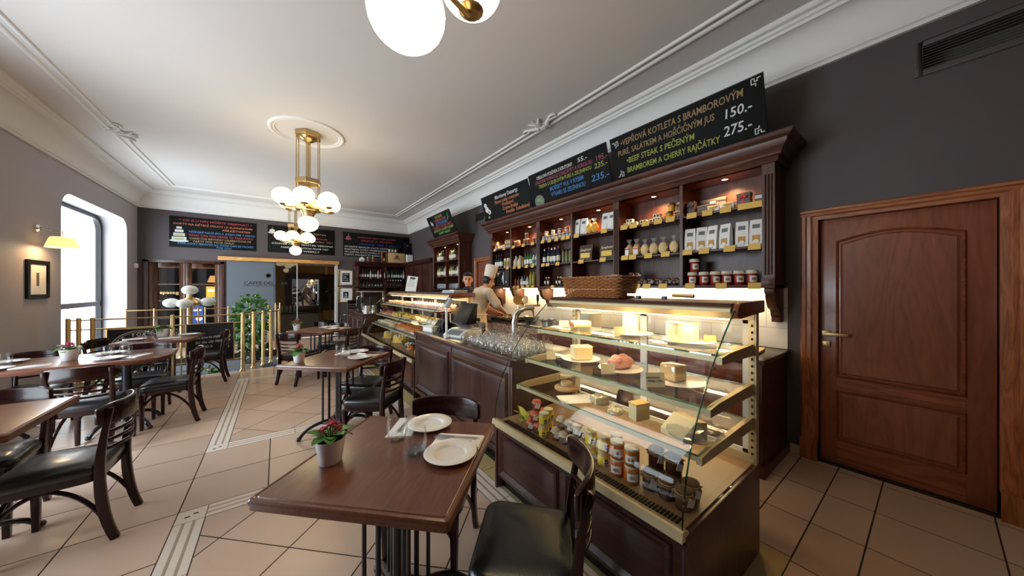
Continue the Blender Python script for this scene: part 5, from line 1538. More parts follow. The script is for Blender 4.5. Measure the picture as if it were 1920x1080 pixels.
part('body', MB().box(-0.12, 0.12, -0.14, 0.14, 0, 0.22), colmat('cream_plastic', 222, 212, 186, 0.5), pr, bev=0.01)
for k in range(6):
    part('slat', MB().box(-0.126, -0.119, -0.12, 0.12, 0.04 + k * 0.028, 0.052 + k * 0.028), colmat('cream_plastic', 222, 212, 186, 0.5), pr)
tr = root('preparation_tray', 'dark oven tray of food under the hands of the cook', 'tray', (3.10, 4.20, KZ), 0)
part('tray', MB().box(-0.20, 0.20, -0.30, 0.30, 0, 0.012).box(-0.20, -0.19, -0.30, 0.30, 0.012, 0.035).box(0.19, 0.20, -0.3, 0.3, 0.012, 0.035).box(-0.2, 0.2, -0.3, -0.29, 0.012, 0.035).box(-0.2, 0.2, 0.29, 0.3, 0.012, 0.035), M['black'], tr)
t = MB()
for i in range(26):
    t.ball((rp.uniform(-.16, .16), rp.uniform(-.26, .26), 0.03), (0.03, 0.03, 0.02), 8, 6)
part('food_pieces', t, choc, tr)
for (y, c, lab) in ((3.72, (196, 200, 204), 'steel mixing bowl on the back counter beside the cook'),):
    sb = root('mixing_bowl', lab, 'bowl', (3.14, y, KZ))
    part('bowl', MB().lathe([(0.0001, 0), (0.06, 0), (0.10, 0.03), (0.13, 0.10), (0.125, 0.10), (0.095, 0.034), (0.0001, 0.008)], 28), M['steel'], sb, ang=60)
    part('salad', MB().ball((0, 0, 0.06), (0.10, 0.10, 0.035), 14, 8), M['leaf_lime'], sb)
pn_ = root('saucepan', 'small steel saucepan behind the beer tap', 'saucepan', (3.12, 3.30, KZ), 0.4)
part('pan', MB().lathe([(0.0001, 0), (0.10, 0), (0.105, 0.09), (0.10, 0.09), (0.096, 0.01), (0.0001, 0.008)], 28), M['steel'], pn_)
part('handle', MB().tube([(-0.1, 0, 0.07), (-0.28, 0, 0.085)], 0.011, 8), M['black'], pn_)
# ================================================================== WALL SHELF UNITS AND WHAT STANDS ON THEM
def cornice(parent, x0, y0, y1, prof, mat, xw=XR - 0.001):
    secs = []
    for (xf, yf) in ((0, 0), (1, 0), (1, 1), (0, 1)):
        sec = []
        for o, z in prof:
            sec.append(((x0 - o) if xf else xw, (y0 - o) if yf == 0 else (y1 + o), z))
        sec += [((x0 + 0.05) if xf else xw, (y0 + 0.05) if yf == 0 else (y1 - 0.05), prof[-1][1]), ((x0 + 0.05) if xf else xw, (y0 + 0.05) if yf == 0 else (y1 - 0.05), prof[0][1])]
        secs.append(sec)
    b = MB()
    b.sweep(secs)
    b.box(x0 - prof[-1][0] * 0.98, xw, y0 - prof[-1][0] * 0.98, y1 + prof[-1][0] * 0.98, prof[-1][1] - 0.012, prof[-1][1])
    return wpart('cornice', b, mat, parent, ang=25)
CPROF = [(0.0, 2.44), (0.022, 2.44), (0.030, 2.452), (0.026, 2.466), (0.034, 2.478), (0.050, 2.485), (0.050, 2.50), (0.070, 2.53), (0.095, 2.565), (0.100, 2.585), (0.118, 2.592), (0.132, 2.605), (0.140, 2.622), (0.140, 2.635)]
def shelf_unit(label, y0, y1, pil, div, shelves, zb=1.412, zt=2.45, corb=()):
    r = root('wall_shelf', label, 'shelf', (3.40, (y0 + y1) / 2, zb))
    XF = 3.24
    wpart('back_panel', MB().box(XR - 0.016, XR - 0.002, y0, y1, zb, zt), M['shelfwood'], r, smooth=False)
    for yy in (y0, y1 - 0.022):
        wpart('side_panel', MB().box(XF + 0.02, XR - 0.016, yy, yy + 0.022, zb, zt), M['shelfwood'], r)
    wpart('bottom_board', MB().box(XF - 0.004, XR - 0.016, y0, y1, zb, zb + 0.028), M['shelfwood_y'], r, bev=0.004)
    wpart('top_board', MB().box(XF + 0.01, XR - 0.016, y0, y1, zt - 0.01, zt + 0.015), M['shelfwood_y'], r)
    for (a, b_) in pil:
        p = MB().box(XF, XF + 0.03, a, b_, zb, zt)
        n = 3
        for k in range(n):
            yy = a + (b_ - a) * (k + 1) / (n + 1)
            p.tube([(XF - 0.001, yy, zb + 0.11), (XF - 0.001, yy, zt - 0.10)], (b_ - a) * 0.10, 8)
        pl = wpart('pilaster', p, M['shelfwood'], r)
        part('pilaster_block', MB().box(XF - 0.010, XF + 0.01, a - 0.003, b_ + 0.003, zb, zb + 0.085).box(XF - 0.014, XF, a + 0.014, b_ - 0.014, zb + 0.018, zb + 0.068), M['shelfwood'], pl, bev=0.003)
        part('partition', MB().box(XF + 0.03, XR - 0.016, (a + b_) / 2 - 0.011, (a + b_) / 2 + 0.011, zb + 0.028, zt - 0.01), M['shelfwood'], pl)
    for y in div:
        wpart('partition', MB().box(XF + 0.006, XR - 0.016, y - 0.014, y + 0.014, zb + 0.028, zt - 0.01), M['shelfwood'], r)
    edges = sorted([y0] + [e for p in pil for e in p] + [e for d in div for e in (d - 0.014, d + 0.014)] + [y1])
    bays = []
    cuts = sorted([(p[0], p[1]) for p in pil] + [(d - 0.014, d + 0.014) for d in div])
    for (c0, c1) in zip(cuts[:-1], cuts[1:]):
        bays.append((c0[1], c1[0]))
    for (a, b_) in bays:
        for z in shelves:
            wpart('shelf_board', MB().box(XF + 0.012, XR - 0.016, a - 0.012, b_ + 0.012, z - 0.02, z), M['shelfwood_y'], r, bev=0.003)
        wpart('downlight', MB().lathe([(0.030, 0), (0.033, -0.004), (0.026, -0.006), (0.024, -0.003)], 18, (3.385, (a + b_) / 2, zt - 0.010)), M['chrome'], r)
        wpart('downlight_bulb', MB().lathe([(0.024, -0.003), (0.0001, -0.006)], 18, (3.385, (a + b_) / 2, zt - 0.010)), M['spot'], r)
        lamp('shelf_downlight_lamp', 'SPOT', (3.385, (a + b_) / 2, zt - 0.02), 34.0, (1.0, 0.58, 0.24), (0, 0, 0), spot_size=2.5, spot_blend=0.8, shadow_soft_size=0.02)
    cornice(r, XF, y0, y1, CPROF, M['shelfwood_y'])
    for y in corb:
        pts = [(XR - 0.012, zb), (XF + 0.02, zb), (XF + 0.02, zb - 0.035)]
        pts += [(XF + 0.045 + 0.12 * (1 - math.cos(t * PI / 14)) * 0.5 + 0.05 * t / 7, zb - 0.05 - 0.13 * math.sin(t * PI / 14)) for t in range(8)]
        pts += [(XF + 0.19, zb - 0.20), (XF + 0.20, zb - 0.235), (XF + 0.225, zb - 0.255), (XF + 0.225, zb - 0.295), (XR - 0.012, zb - 0.295)]
        wpart('corbel', MB().prism(pts, y - 0.034, y + 0.034, 'y'), M['shelfwood'], r, bev=0.003, ang=30)
    return r, bays
unit, bays = shelf_unit('tall wooden wall shelf stocked with jars, bottles and pasta above the back counter', 0.777, 5.05, [(0.777, 0.862), (2.235, 2.312), (3.640, 3.718), (4.975, 5.05)], [1.52, 2.99, 4.40], [1.775, 2.13], corb=(0.82, 2.274, 3.68, 4.42, 5.0))
for (a, b_) in ((0.87, 2.22), (2.33, 3.62), (3.74, 4.37), (4.47, 4.95)):
    wpart('led_strip', MB().box(3.47, 3.49, a, b_, 1.400, 1.411), M['led'], unit)
    lamp('under_shelf_led_lamp', 'AREA', (3.46, (a + b_) / 2, 1.398), 5.0 * (b_ - a), (1.0, 0.72, 0.38), (0, 0, 0), shape='RECTANGLE', size=0.03, size_y=b_ - a)
B6, B5, B4, B3, B2, B1 = bays
unit2, fbays = shelf_unit('narrow dark cabinet of spirits and glasses beyond the second door', 6.30, 7.80, [(6.30, 6.37), (7.73, 7.80)], [7.02], [1.70, 2.08], 1.36, 2.45)
wpart('led_strip', MB().box(3.44, 3.47, 6.4, 7.2, 1.348, 1.359), M['led'], unit2)
lamp('cabinet_led_lamp', 'AREA', (3.45, 6.8, 1.345), 3.0, (1.0, 0.78, 0.46), (0, 0, 0), shape='RECTANGLE', size=0.03, size_y=0.8)
# lower back counter under the far cabinet
k2 = root('service_cabinet', 'dark low cabinet under the spirits shelf', 'cabinet', (3.2, 7.9, 0))
wpart('body', MB().box(2.95, XR - 0.002, 6.25, 10.1, 0.06, 0.86), M['walnut'], k2)
wpart('plinth', MB().box(3.0, XR - 0.002, 6.27, 10.08, 0.0, 0.06), M['black'], k2)
wpart('worktop', MB().box(2.93, XR - 0.002, 6.23, 10.12, 0.862, 0.89), M['walnut_y'], k2, bev=0.004)

SL, SM, ST = 1.4405, 1.7755, 2.1305
rs = random.Random(33)
def bottle(name, label, glass, lab, cap, R=0.034, H=0.27, neck=0.013, shoulder=0.62, cat='bottle', labz=(0.16, 0.46)):
    r = root(name, label, cat)
    part('glass', MB().lathe([(0.0001, 0), (R * 0.94, 0), (R, 0.005), (R, H * shoulder), (R * 0.8, H * (shoulder + 0.07)), (neck * 1.1, H * (shoulder + 0.14)), (neck, H * 0.88), (neck, H * 0.93), (0.0001, H * 0.93)], 16), glass, r, ang=50)
    part('cap', MB().lathe([(neck * 1.12, H * 0.87), (neck * 1.15, H * 0.99), (neck, H), (0.0001, H)], 12), cap, r)
    if lab:
        part('label', MB().arc(R * 1.003, H * labz[0], H * labz[1], -2.55 - 1.2, -2.55 + 1.2), lab, r, ang=60)
    return r
def pts_along(bay, n, z, x=3.31, f0=0.08, f1=0.92, jit=0.006):
    a, b_ = bay
    w = b_ - a
    return [(x + rs.uniform(-jit, jit), b_ - w * (f0 + (f1 - f0) * (k / max(1, n - 1) if n > 1 else 0.5)), z) for k in range(n)]
# note: bay direction runs from its far end to its near end
darkglass = colmat('dark_green_bottle', 20, 26, 20, 0.12)
clearb = colmat('pale_bottle', 170, 172, 160, 0.12)
greenb = colmat('green_bottle', 58, 104, 66, 0.12)
amberb = colmat('amber_bottle', 160, 96, 34, 0.12)
blueb = colmat('navy_bottle', 26, 36, 66, 0.12)
oilb = colmat('olive_oil', 150, 140, 40, 0.12)
# --- bay 6 (nearest the wooden door)
JT = jar_proto('tomato_jar', 'x', colmat('tomato_sauce', 150, 38, 22, 0.25), M['paper'], M['paper'], 0.040, 0.125, cat='jar')
part('cloth_cap', MB().lathe([(0.0001, 0.129), (0.040, 0.128), (0.044, 0.120), (0.043, 0.108), (0.049, 0.098)], 18), colmat('gingham_cap', 222, 214, 200, 0.9, var=0.2, vscale=80), JT)
scatter(JT, [(3.31, y, SL) for y in (1.44, 1.335, 1.235, 1.14, 1.045, 0.948)], 'red tomato sauce jar with pale cloth cap in the front row of the bottom shelf', 'tomato sauce jars')
for y_, t_ in ((1.40, 'behind the stacked jar'), (1.29, 'near the stacked jar'), (1.19, 'behind the middle jars')):
    dup(JT, (3.42, y_, SL), 0.1, 'red tomato sauce jar at the back of the bottom shelf ' + t_)
dup(JT, (3.33, 1.43, SL + 0.131), 0.2, 'tomato sauce jar standing on top of another jar on the bottom shelf')
def pasta_bag(name, paper, win, label):
    r = root(name, label, 'pasta bag')
    w, d, h = 0.046, 0.028, 0.225
    b = MB()
    b.sweep([[(-d, -w, 0), (d, -w, 0), (d, w, 0), (-d, w, 0)], [(-d * 1.05, -w * 1.03, h * 0.3), (d, -w, h * 0.3), (d, w, h * 0.3), (-d * 1.05, w * 1.03, h * 0.3)], [(-d * 0.75, -w, h * 0.7), (d * 0.8, -w, h * 0.7), (d * 0.8, w, h * 0.7), (-d * 0.75, w, h * 0.7)], [(-0.004, -w * 0.97, h), (0.004, -w * 0.97, h), (0.004, w * 0.97, h), (-0.004, w * 0.97, h)]])
    part('bag', b, paper, r, ang=30)
    part('window', MB().box(-d * 1.05 - 0.003, -d * 1.0, -0.026, 0.026, h * 0.16, h * 0.40), win, r)
    part('picture', MB()._add([(-0.0245, -0.026, h * 0.66), (-0.0245, 0.026, h * 0.66), (-0.0170, 0.026, h * 0.82), (-0.0170, -0.026, h * 0.82)], [(0, 1, 2, 3)]), colmat('grey_engraving', 112, 112, 116, 0.7, var=0.6, vscale=120), r)
    part('emblem', MB().lathe([(0.020, 0), (0.020, 0.003), (0.0001, 0.003)], 18), M['paper'], r, loc=(-d * 1.05 - 0.002, 0, h * 0.155), rot=(0, -PI / 2, 0))
    return r
PB = pasta_bag('pasta_bag', M['paper'], colmat('pasta_gold', 196, 148, 78, 0.6, var=0.4, vscale=90), 'x')
scatter(PB, [(3.30, y, SM) for y in (1.455, 1.348, 1.25, 1.145, 1.02, 0.915)], 'white paper pasta bag with a picture and a small window on the middle shelf', 'white pasta bags', rnd=random.Random(2))
def gift(name, label, loc, sx, sy, sz, m, ribbon=None, rz=0, dots=False, plate=False):
    r = root(name, label, 'box', loc, rz)
    part('box', MB().box(-sx, sx, -sy, sy, 0, sz), m, r, bev=0.003)
    part('lid', MB().box(-sx - 0.002, sx + 0.002, -sy - 0.002, sy + 0.002, sz * 0.8, sz + 0.002), m, r, bev=0.002)
    if ribbon:
        part('ribbon', MB().box(-sx - 0.004, sx + 0.004, -0.008, 0.008, 0, sz + 0.004), ribbon, r)
        part('bow', MB().ball((-sx - 0.012, -0.016, sz * 0.7), (0.008, 0.018, 0.012), 8, 6).ball((-sx - 0.012, 0.016, sz * 0.7), (0.008, 0.018, 0.012), 8, 6), ribbon, r)
    if dots:
        for i in range(7):
            for j in range(3):
                part('chocolate', MB().box(-sx - 0.006, -sx - 0.001, -sy * 0.9 + i * sy * 0.27, -sy * 0.9 + i * sy * 0.27 + sy * 0.18, sz * (0.1 + 0.3 * j), sz * (0.3 + 0.3 * j)), choc, r)
    if plate:
        part('emblem', MB().box(-sx - 0.004, -sx, -0.025, 0.025, sz * 0.55, sz * 0.85), M['plastic_grey'], r)
    return r
gift('tall_gift_box', 'tall dark brown gift box with dark ribbon on the top shelf', (3.33, 1.455, ST), 0.03, 0.035, 0.14, colmat('dark_brown_card', 44, 26, 22, 0.4), colmat('brown_ribbon', 88, 46, 34, 0.4))
gift('flat_grey_box', 'wide grey-brown box with a pale emblem at the back of the top shelf', (3.44, 1.30, ST), 0.02, 0.11, 0.155, colmat('taupe_card', 96, 84, 78, 0.5), plate=True)
gift('chocolate_box', 'box showing rows of dark chocolates on the top shelf', (3.35, 1.32, ST), 0.015, 0.085, 0.09, colmat('clear_tray_grey', 150, 140, 126, 0.4), dots=True)
gift('white_parcel', 'small white parcel with yellow bow beside the chocolates', (3.29, 1.235, ST), 0.03, 0.05, 0.05, M['paper'], M['card_y'])
gift('white_parcel', 'second small white parcel beside the ribboned box', (3.29, 1.12, ST), 0.03, 0.05, 0.055, M['paper'], M['card_y'])
gift('ribbon_box', 'taupe gift box with a bright red ribbon on the top shelf', (3.31, 1.005, ST), 0.03, 0.05, 0.115, colmat('taupe_card', 96, 84, 78, 0.5), colmat('red_ribbon', 190, 24, 30, 0.4), plate=False)
gift('small_tagged_box', 'small brown box with a pale paper tag next to the pilaster', (3.33, 0.90, ST), 0.03, 0.028, 0.09, colmat('kraft_card', 130, 84, 48, 0.6), plate=True)
# --- bay 5
JD = jar_proto('tagged_jar', 'x', colmat('dark_fruit', 62, 36, 26, 0.2), colmat('dark_lid', 70, 56, 40, 0.4), None, 0.03, 0.075, cloth=colmat('burgundy_cloth', 96, 40, 40, 0.9), tagged=True)
scatter(JD, [(3.31, y, SL) for y in (2.13, 2.05, 1.97, 1.88, 1.79, 1.69, 1.61)] + [(3.33, 2.12, SL + 0.078), (3.33, 2.04, SL + 0.078)], 'small dark jar with cloth cap and paper tag on the bottom shelf', 'small tagged jars, bottom shelf')
def film_bag(name, inner, label, H=0.17, header=False):
    r = root(name, label, 'pasta bag')
    rr = random.Random(5)
    b = MB(); b.ball((0, 0, H * 0.36), (0.036, 0.05, H * 0.36), 14, 10)
    for i, v in enumerate(b.v):
        k = 1 + rr.uniform(-0.07, 0.07); b.v[i] = (v[0] * k, v[1] * k, max(0, v[2]))
    part('pasta', b, inner, r, smooth=False)
    b = MB(); b.lathe([(0.034, H * 0.55), (0.03, H * 0.70), (0.014, H * 0.80), (0.03, H * 0.97), (0.034, H), (0.03, H * 0.96), (0.010, H * 0.8), (0.0001, H * 0.78)], 12, sx=0.7, sy=1.2)
    part('film', b, M['plastic_film'], r, smooth=False)
    if header:
        part('header', MB().box(-0.042, -0.037, -0.028, 0.028, H * 0.1, H * 0.52), M['paper'], r)
        part('header_band', MB().box(-0.0435, -0.042, -0.028, 0.028, H * 0.40, H * 0.48), colmat('red_ribbon', 190, 24, 30), r)
    return r
gold1 = colmat('dry_pasta', 206, 164, 94, 0.6, var=0.3, vscale=60)
gold2 = colmat('pale_pasta', 222, 194, 140, 0.6, var=0.25, vscale=60)
FB = film_bag('pasta_packet', gold1, 'x', 0.20, True)
scatter(FB, [(3.31, 2.14, SM), (3.31, 2.045, SM)], 'packet of pasta nests with a red-banded white header on the middle shelf', 'red-banded pasta packets')
FB2 = film_bag('pasta_packet', gold2, 'x', 0.185)
scatter(FB2, [(3.31, 1.945, SM), (3.31, 1.84, SM), (3.31, 1.735, SM), (3.31, 1.62, SM)], 'clear packet of dry pasta with a crinkled top on the middle shelf', 'clear pasta packets')
WB = root('tea_box', 'x', 'box')
part('carton', MB().box(-0.025, 0.025, -0.038, 0.038, 0, 0.042), colmat('cream_carton', 232, 222, 186, 0.5), WB, bev=0.002)
for s in (-1, 1):
    part('print', MB().box(-0.0262, -0.0248, s * 0.018 - 0.011, s * 0.018 + 0.011, 0.010, 0.034), M['ink'], WB)
scatter(WB, [(3.30, 2.16, ST), (3.30, 2.07, ST), (3.31, 2.13, ST + 0.0425), (3.31, 1.84, ST), (3.30, 1.75, ST), (3.31, 1.80, ST + 0.0425), (3.30, 1.95, ST)], 'small cream carton with two dark printed squares on the top shelf', 'cream cartons on the top shelf')
JM = jar_proto('yellow_jar', 'x', colmat('yellow_curd', 214, 158, 40, 0.25), M['black'], None, 0.032, 0.085, cloth=colmat('dark_band', 40, 34, 30, 0.8))
scatter(JM, [(3.31, 1.67, ST), (3.33, 1.655, ST + 0.088)], 'yellow jar with dark cap at the near end of the top shelf', 'yellow jars on the top shelf')
JG = jar_proto('brown_jar', 'x', colmat('brown_conserve', 110, 74, 44, 0.3), M['brass_dull'], None, 0.03, 0.08, cloth=colmat('pale_cloth', 206, 190, 168, 0.9), tagged=True)
scatter(JG, [(3.31, 1.575, ST), (3.33, 1.57, ST + 0.083)], 'tagged brown jar next to the shelf partition on the top shelf', 'tagged brown jars on the top shelf')
# --- bay 4
gift('red_biscuit_pack', 'red patterned biscuit packet half hidden by the basket', (3.33, 2.44, SL), 0.03, 0.10, 0.13, colmat('red_pattern', 168, 36, 40, 0.5, var=0.6, vscale=40))
for k, y in enumerate((2.79, 2.45)):
    r = root('pasta_carton', ('dark pasta pack with a yellow window on the middle shelf, by the bottles' , 'dark pasta pack with a yellow window on the middle shelf, by the pilaster')[k], 'pasta pack', (3.33, y, SM), 0.05)
    part('pack', MB().sweep([[(-0.035, -0.10, 0), (0.035, -0.10, 0), (0.035, 0.10, 0), (-0.035, 0.10, 0)], [(-0.03, -0.105, 0.12), (0.03, -0.105, 0.12), (0.03, 0.105, 0.12), (-0.03, 0.105, 0.12)], [(-0.006, -0.105, 0.215), (0.006, -0.105, 0.215), (0.006, 0.105, 0.215), (-0.006, 0.105, 0.215)]]), colmat('brown_pack', 70, 52, 44, 0.5), r)
    part('window', MB().box(-0.040, -0.033, -0.075, 0.075, 0.04, 0.105), lemon, r)
    letter(r, 'Spaghetti', 0.045, M['card_c'], (-0.0335, 0.085, 0.135), (PI / 2 - 0.25, 0, -PI / 2), width=0.17)
FBP = pasta_bag('coffee_bag', M['paper'], M['paper'], 'x')
scatter(FBP, [(3.32, 2.93, ST), (3.33, 2.83, ST), (3.32, 2.475, ST), (3.32, 2.38, ST)], 'white paper bag with grey print on the top shelf', 'white paper bags on the top shelf')
YB_ = film_bag('sweet_bag', colmat('golden_sweets', 226, 168, 62, 0.4), 'x', 0.19)
scatter(YB_, [(3.31, 2.73, ST), (3.31, 2.645, ST)], 'golden yellow sweet bag on the top shelf', 'golden sweet bags')
# --- bay 3
OB = bottle('tag_bottle', 'x', colmat('brown_syrup', 70, 40, 22, 0.15), None, colmat('cork_cap', 206, 184, 140), 0.03, 0.14)
part('paper_tag', MB().box(-0.0008, 0.0008, -0.016, 0.016, -0.018, 0.018), M['paper'], OB, loc=(-0.032, 0, 0.06), smooth=False)
scatter(OB, [(3.31, 3.56, SL), (3.31, 3.50, SL), (3.33, 3.53, SL), (3.31, 3.31, SL), (3.31, 3.25, SL), (3.33, 3.28, SL), (3.31, 3.07, SL)], 'small brown bottle with a paper tag on the bottom shelf beside the basket', 'small tagged bottles')
BA = bottle('vinegar_bottle', 'x', darkglass, M['paper'], colmat('silver_cap', 190, 190, 196, 0.3, metal=0.6), 0.030, 0.24)
scatter(BA, [(3.31, 3.60, SM), (3.31, 3.44, SM), (3.31, 3.37, SM)], 'dark vinegar bottle with white label on the middle shelf', 'dark vinegar bottles, middle shelf')
OL = bottle('oil_bottle', 'x', blueb, M['card_c'], colmat('red_cap', 150, 36, 30, 0.4), 0.032, 0.26)
scatter(OL, [(3.31, 3.505, SM), (3.33, 3.41, SM), (3.31, 3.30, SM)], 'dark blue oil bottle with red cap on the middle shelf', 'dark blue oil bottles')
SP = bottle('spice_grinder', 'x', colmat('green_spice', 108, 116, 70, 0.3, var=0.4, vscale=60), colmat('spice_band', 150, 60, 40), M['black'], 0.026, 0.19, 0.022, 0.78, 'jar', (0.62, 0.70))
scatter(SP, [(3.31, 3.20, SM), (3.31, 3.135, SM), (3.31, 3.07, SM), (3.31, 3.025, SM)][:3], 'tall clear spice grinder with black cap on the middle shelf', 'spice grinders, middle shelf')
JW = jar_proto('conserve_jar', 'x', colmat('conserve_olive', 120, 96, 60, 0.3), colmat('pearl_lid', 226, 220, 214, 0.3), M['paper'], 0.031, 0.075)
scatter(JW, [(3.30, y, ST) for y in (3.60, 3.53, 3.46, 3.39, 3.32, 3.25, 3.18, 3.11, 3.04)] + [(3.31, y, ST + 0.0755) for y in (3.56, 3.42, 3.28, 3.14)], 'small white-labelled conserve jar on the top shelf beside the paper bags', 'white-labelled conserve jars')
# --- bay 2
for nm, g_, ys, h_, lb in (('dressing_bottle', colmat('red_dressing', 110, 54, 40, 0.2), (4.33, 4.25), 0.17, 'slim reddish dressing bottle on the bottom shelf'), ('square_bottle', clearb, (4.16, 4.02), 0.18, 'pale square-shouldered bottle on the bottom shelf'), ('navy_flask', blueb, (4.09,), 0.19, 'navy flask bottle on the bottom shelf'), ('olive_oil_bottle', oilb, (3.93, 3.86), 0.27, 'tall golden olive oil bottle on the bottom shelf')):
    bt = bottle(nm, 'x', g_, M['paper'] if 'square' in nm or 'flask' in nm else None, colmat('black_cap', 22, 22, 22), 0.03, h_)
    scatter(bt, [(3.31, y, SL) for y in ys], lb + ' by the cook', nm.replace('_', ' ') + ' set')
JU = root('stoneware_jug', 'x', 'jug')
part('jug', MB().lathe([(0.0001, 0), (0.042, 0), (0.046, 0.01), (0.047, 0.09), (0.03, 0.13), (0.014, 0.155), (0.014, 0.185), (0.018, 0.19), (0.0001, 0.19)], 18), colmat('stoneware', 206, 196, 172, 0.4), JU)
part('handle', MB().tube(bez((0.0, -0.030, 0.125), (0.0, -0.07, 0.16), (0.0, -0.014, 0.178), 6), 0.005, 6), colmat('stoneware', 206, 196, 172), JU)
scatter(JU, [(3.31, 4.33, SM), (3.31, 4.22, SM)], 'cream stoneware jug with a small handle on the middle shelf', 'stoneware jugs')
GB = bottle('green_bottle', 'x', greenb, M['paper'], M['black'], 0.028, 0.23)
scatter(GB, [(3.31, 4.06, SM), (3.31, 3.995, SM), (3.31, 3.925, SM)], 'green bottle with white label on the middle shelf beside the jugs', 'green bottles, middle shelf')
GB2 = bottle('slim_white_bottle', 'x', colmat('white_bottle', 200, 206, 200, 0.2), greenb, M['black'], 0.026, 0.20)
scatter(GB2, [(3.31, 3.86, SM), (3.31, 3.79, SM)], 'slim pale bottle with green label next to the pilaster', 'slim pale bottles')
AB = bottle('amber_bottle', 'x', amberb, None, M['black'], 0.022, 0.17)
scatter(AB, [(3.31, 4.13, SM)], 'small amber bottle between the jugs and the green bottles')
JO = jar_proto('pickle_jar', 'x', colmat('pickle_orange', 176, 110, 52, 0.25), colmat('white_lid2', 226, 220, 204, 0.3), colmat('dark_label', 70, 46, 30), 0.032, 0.095)
scatter(JO, [(3.31, y, ST) for y in (4.34, 4.26, 4.08, 4.0)] + [(3.31, 4.04, ST + 0.096), (3.31, 3.85, ST), (3.31, 3.78, ST)], 'orange pickle jar with dark label on the top shelf', 'orange pickle jars')
# --- bay 1
mw = root('microwave', 'black microwave oven on the bottom shelf beside the cook', 'microwave', (3.38, 4.70, SL), 0)
part('body', MB().box(-0.13, 0.13, -0.255, 0.255, 0, 0.29), M['black'], mw, bev=0.006)
part('door', MB().box(-0.138, -0.130, -0.10, 0.25, 0.01, 0.28), colmat('smoked_glass', 12, 12, 14, 0.08), mw, bev=0.003)
part('control_panel', MB().box(-0.136, -0.130, -0.25, -0.11, 0.01, 0.28), colmat('black_panel', 26, 26, 28, 0.3), mw)
part('door_handle', MB().tube([(-0.155, -0.115, 0.04), (-0.155, -0.115, 0.25)], 0.007, 8), M['steel'], mw)
part('dial', MB().lathe([(0.02, 0), (0.018, 0.012), (0.0001, 0.012)], 14), M['steel'], mw, loc=(-0.136, -0.18, 0.08), rot=(0, -PI / 2, 0))
WN = bottle('wine_bottle', 'x', darkglass, M['paper'], colmat('black_cap', 22, 22, 22), 0.033, 0.26)
scatter(WN, [(3.31, 4.93, SM), (3.31, 4.85, SM), (3.31, 4.77, SM)], 'dark wine bottle with white label on the middle shelf above the microwave', 'wine bottles above the microwave')
CN = jar_proto('food_tin', 'x', colmat('printed_tin', 196, 170, 130, 0.4, var=0.5, vscale=40), colmat('tin_lid', 214, 210, 200, 0.3, metal=0.4), colmat('tin_label_green', 120, 130, 70), 0.035, 0.17)
scatter(CN, [(3.31, 4.64, SM), (3.31, 4.55, SM), (3.31, 4.46, SM)], 'tall printed food tin on the middle shelf above the microwave', 'tall printed tins')
JS = jar_proto('small_jar', 'x', colmat('antipasti', 150, 120, 80, 0.3, var=0.3, vscale=60), colmat('gold_lid', 200, 170, 100, 0.3, metal=0.5), M['paper'], 0.028, 0.07)
scatter(JS, [(3.31, y, ST) for y in (4.93, 4.86, 4.79, 4.72, 4.65, 4.58, 4.51, 4.45)] + [(3.31, y, ST + 0.0705) for y in (4.9, 4.62, 4.55, 4.48)], 'small jar with gold lid on the top shelf above the microwave', 'gold-lidded jars')
# --- yellow price cards along the shelf edges
ME_TAG = make_mesh('price_tag', MB()._add([(0, -0.045, 0.0), (0, 0.045, 0.0), (0.010, 0.045, 0.055), (0.010, -0.045, 0.055), (0.002, -0.045, 0.0), (0.002, 0.045, 0.0), (0.012, 0.045, 0.055), (0.012, -0.045, 0.055)], [(0, 1, 2, 3), (4, 7, 6, 5), (0, 4, 5, 1), (1, 5, 6, 2), (2, 6, 7, 3), (3, 7, 4, 0)]), M['card_y'], smooth=False)
BAYN = ['next to the wooden door', 'second from the wooden door', 'above the wicker basket', 'just beyond the basket', 'beside the cook', 'farthest from the wooden door']
TAGS = {0: [(2.13, (1.42, 1.28, 1.13, 0.99, 0.90)), (1.775, (1.46, 1.31, 1.10, 0.915)), (1.44, (1.43, 1.16, 0.91))],
        1: [(2.13, (2.17, 2.05, 1.90, 1.76, 1.63)), (1.775, (2.16, 2.06, 1.87, 1.68)), (1.44, (2.0, 1.88, 1.70))],
        2: [(2.13, (2.90, 2.45)), (1.775, (2.82, 2.47)), (1.44, (2.55,))],
        3: [(2.13, (3.58, 3.43, 3.28, 3.15, 3.06)), (1.775, (3.57, 3.47, 3.26)), (1.44, (3.35,))],
        4: [(2.13, (4.33, 4.05, 3.82)), (1.775, (4.30, 4.16, 3.97, 3.82)), (1.44, (4.28, 4.18, 4.05, 3.92, 3.80))],
        5: [(2.13, (4.90, 4.60)), (1.775, (4.50,))]}
for b_i, rows_ in TAGS.items():
    for z, ys in rows_:
        lv_ = {2.13: 'top', 1.775: 'middle', 1.44: 'bottom'}[z]
        for y in ys:
            xx = 3.243 if z != 1.44 else 3.227
            o = put('price_tag', ME_TAG, 'yellow price tag on the %s shelf of the bay %s' % (lv_, BAYN[b_i]), 'price tag', (xx - 0.004, y, z - 0.036), 0, 'yellow shelf price tags')
            if b_i > 2: o.scale = (1, 0.85, 0.9)
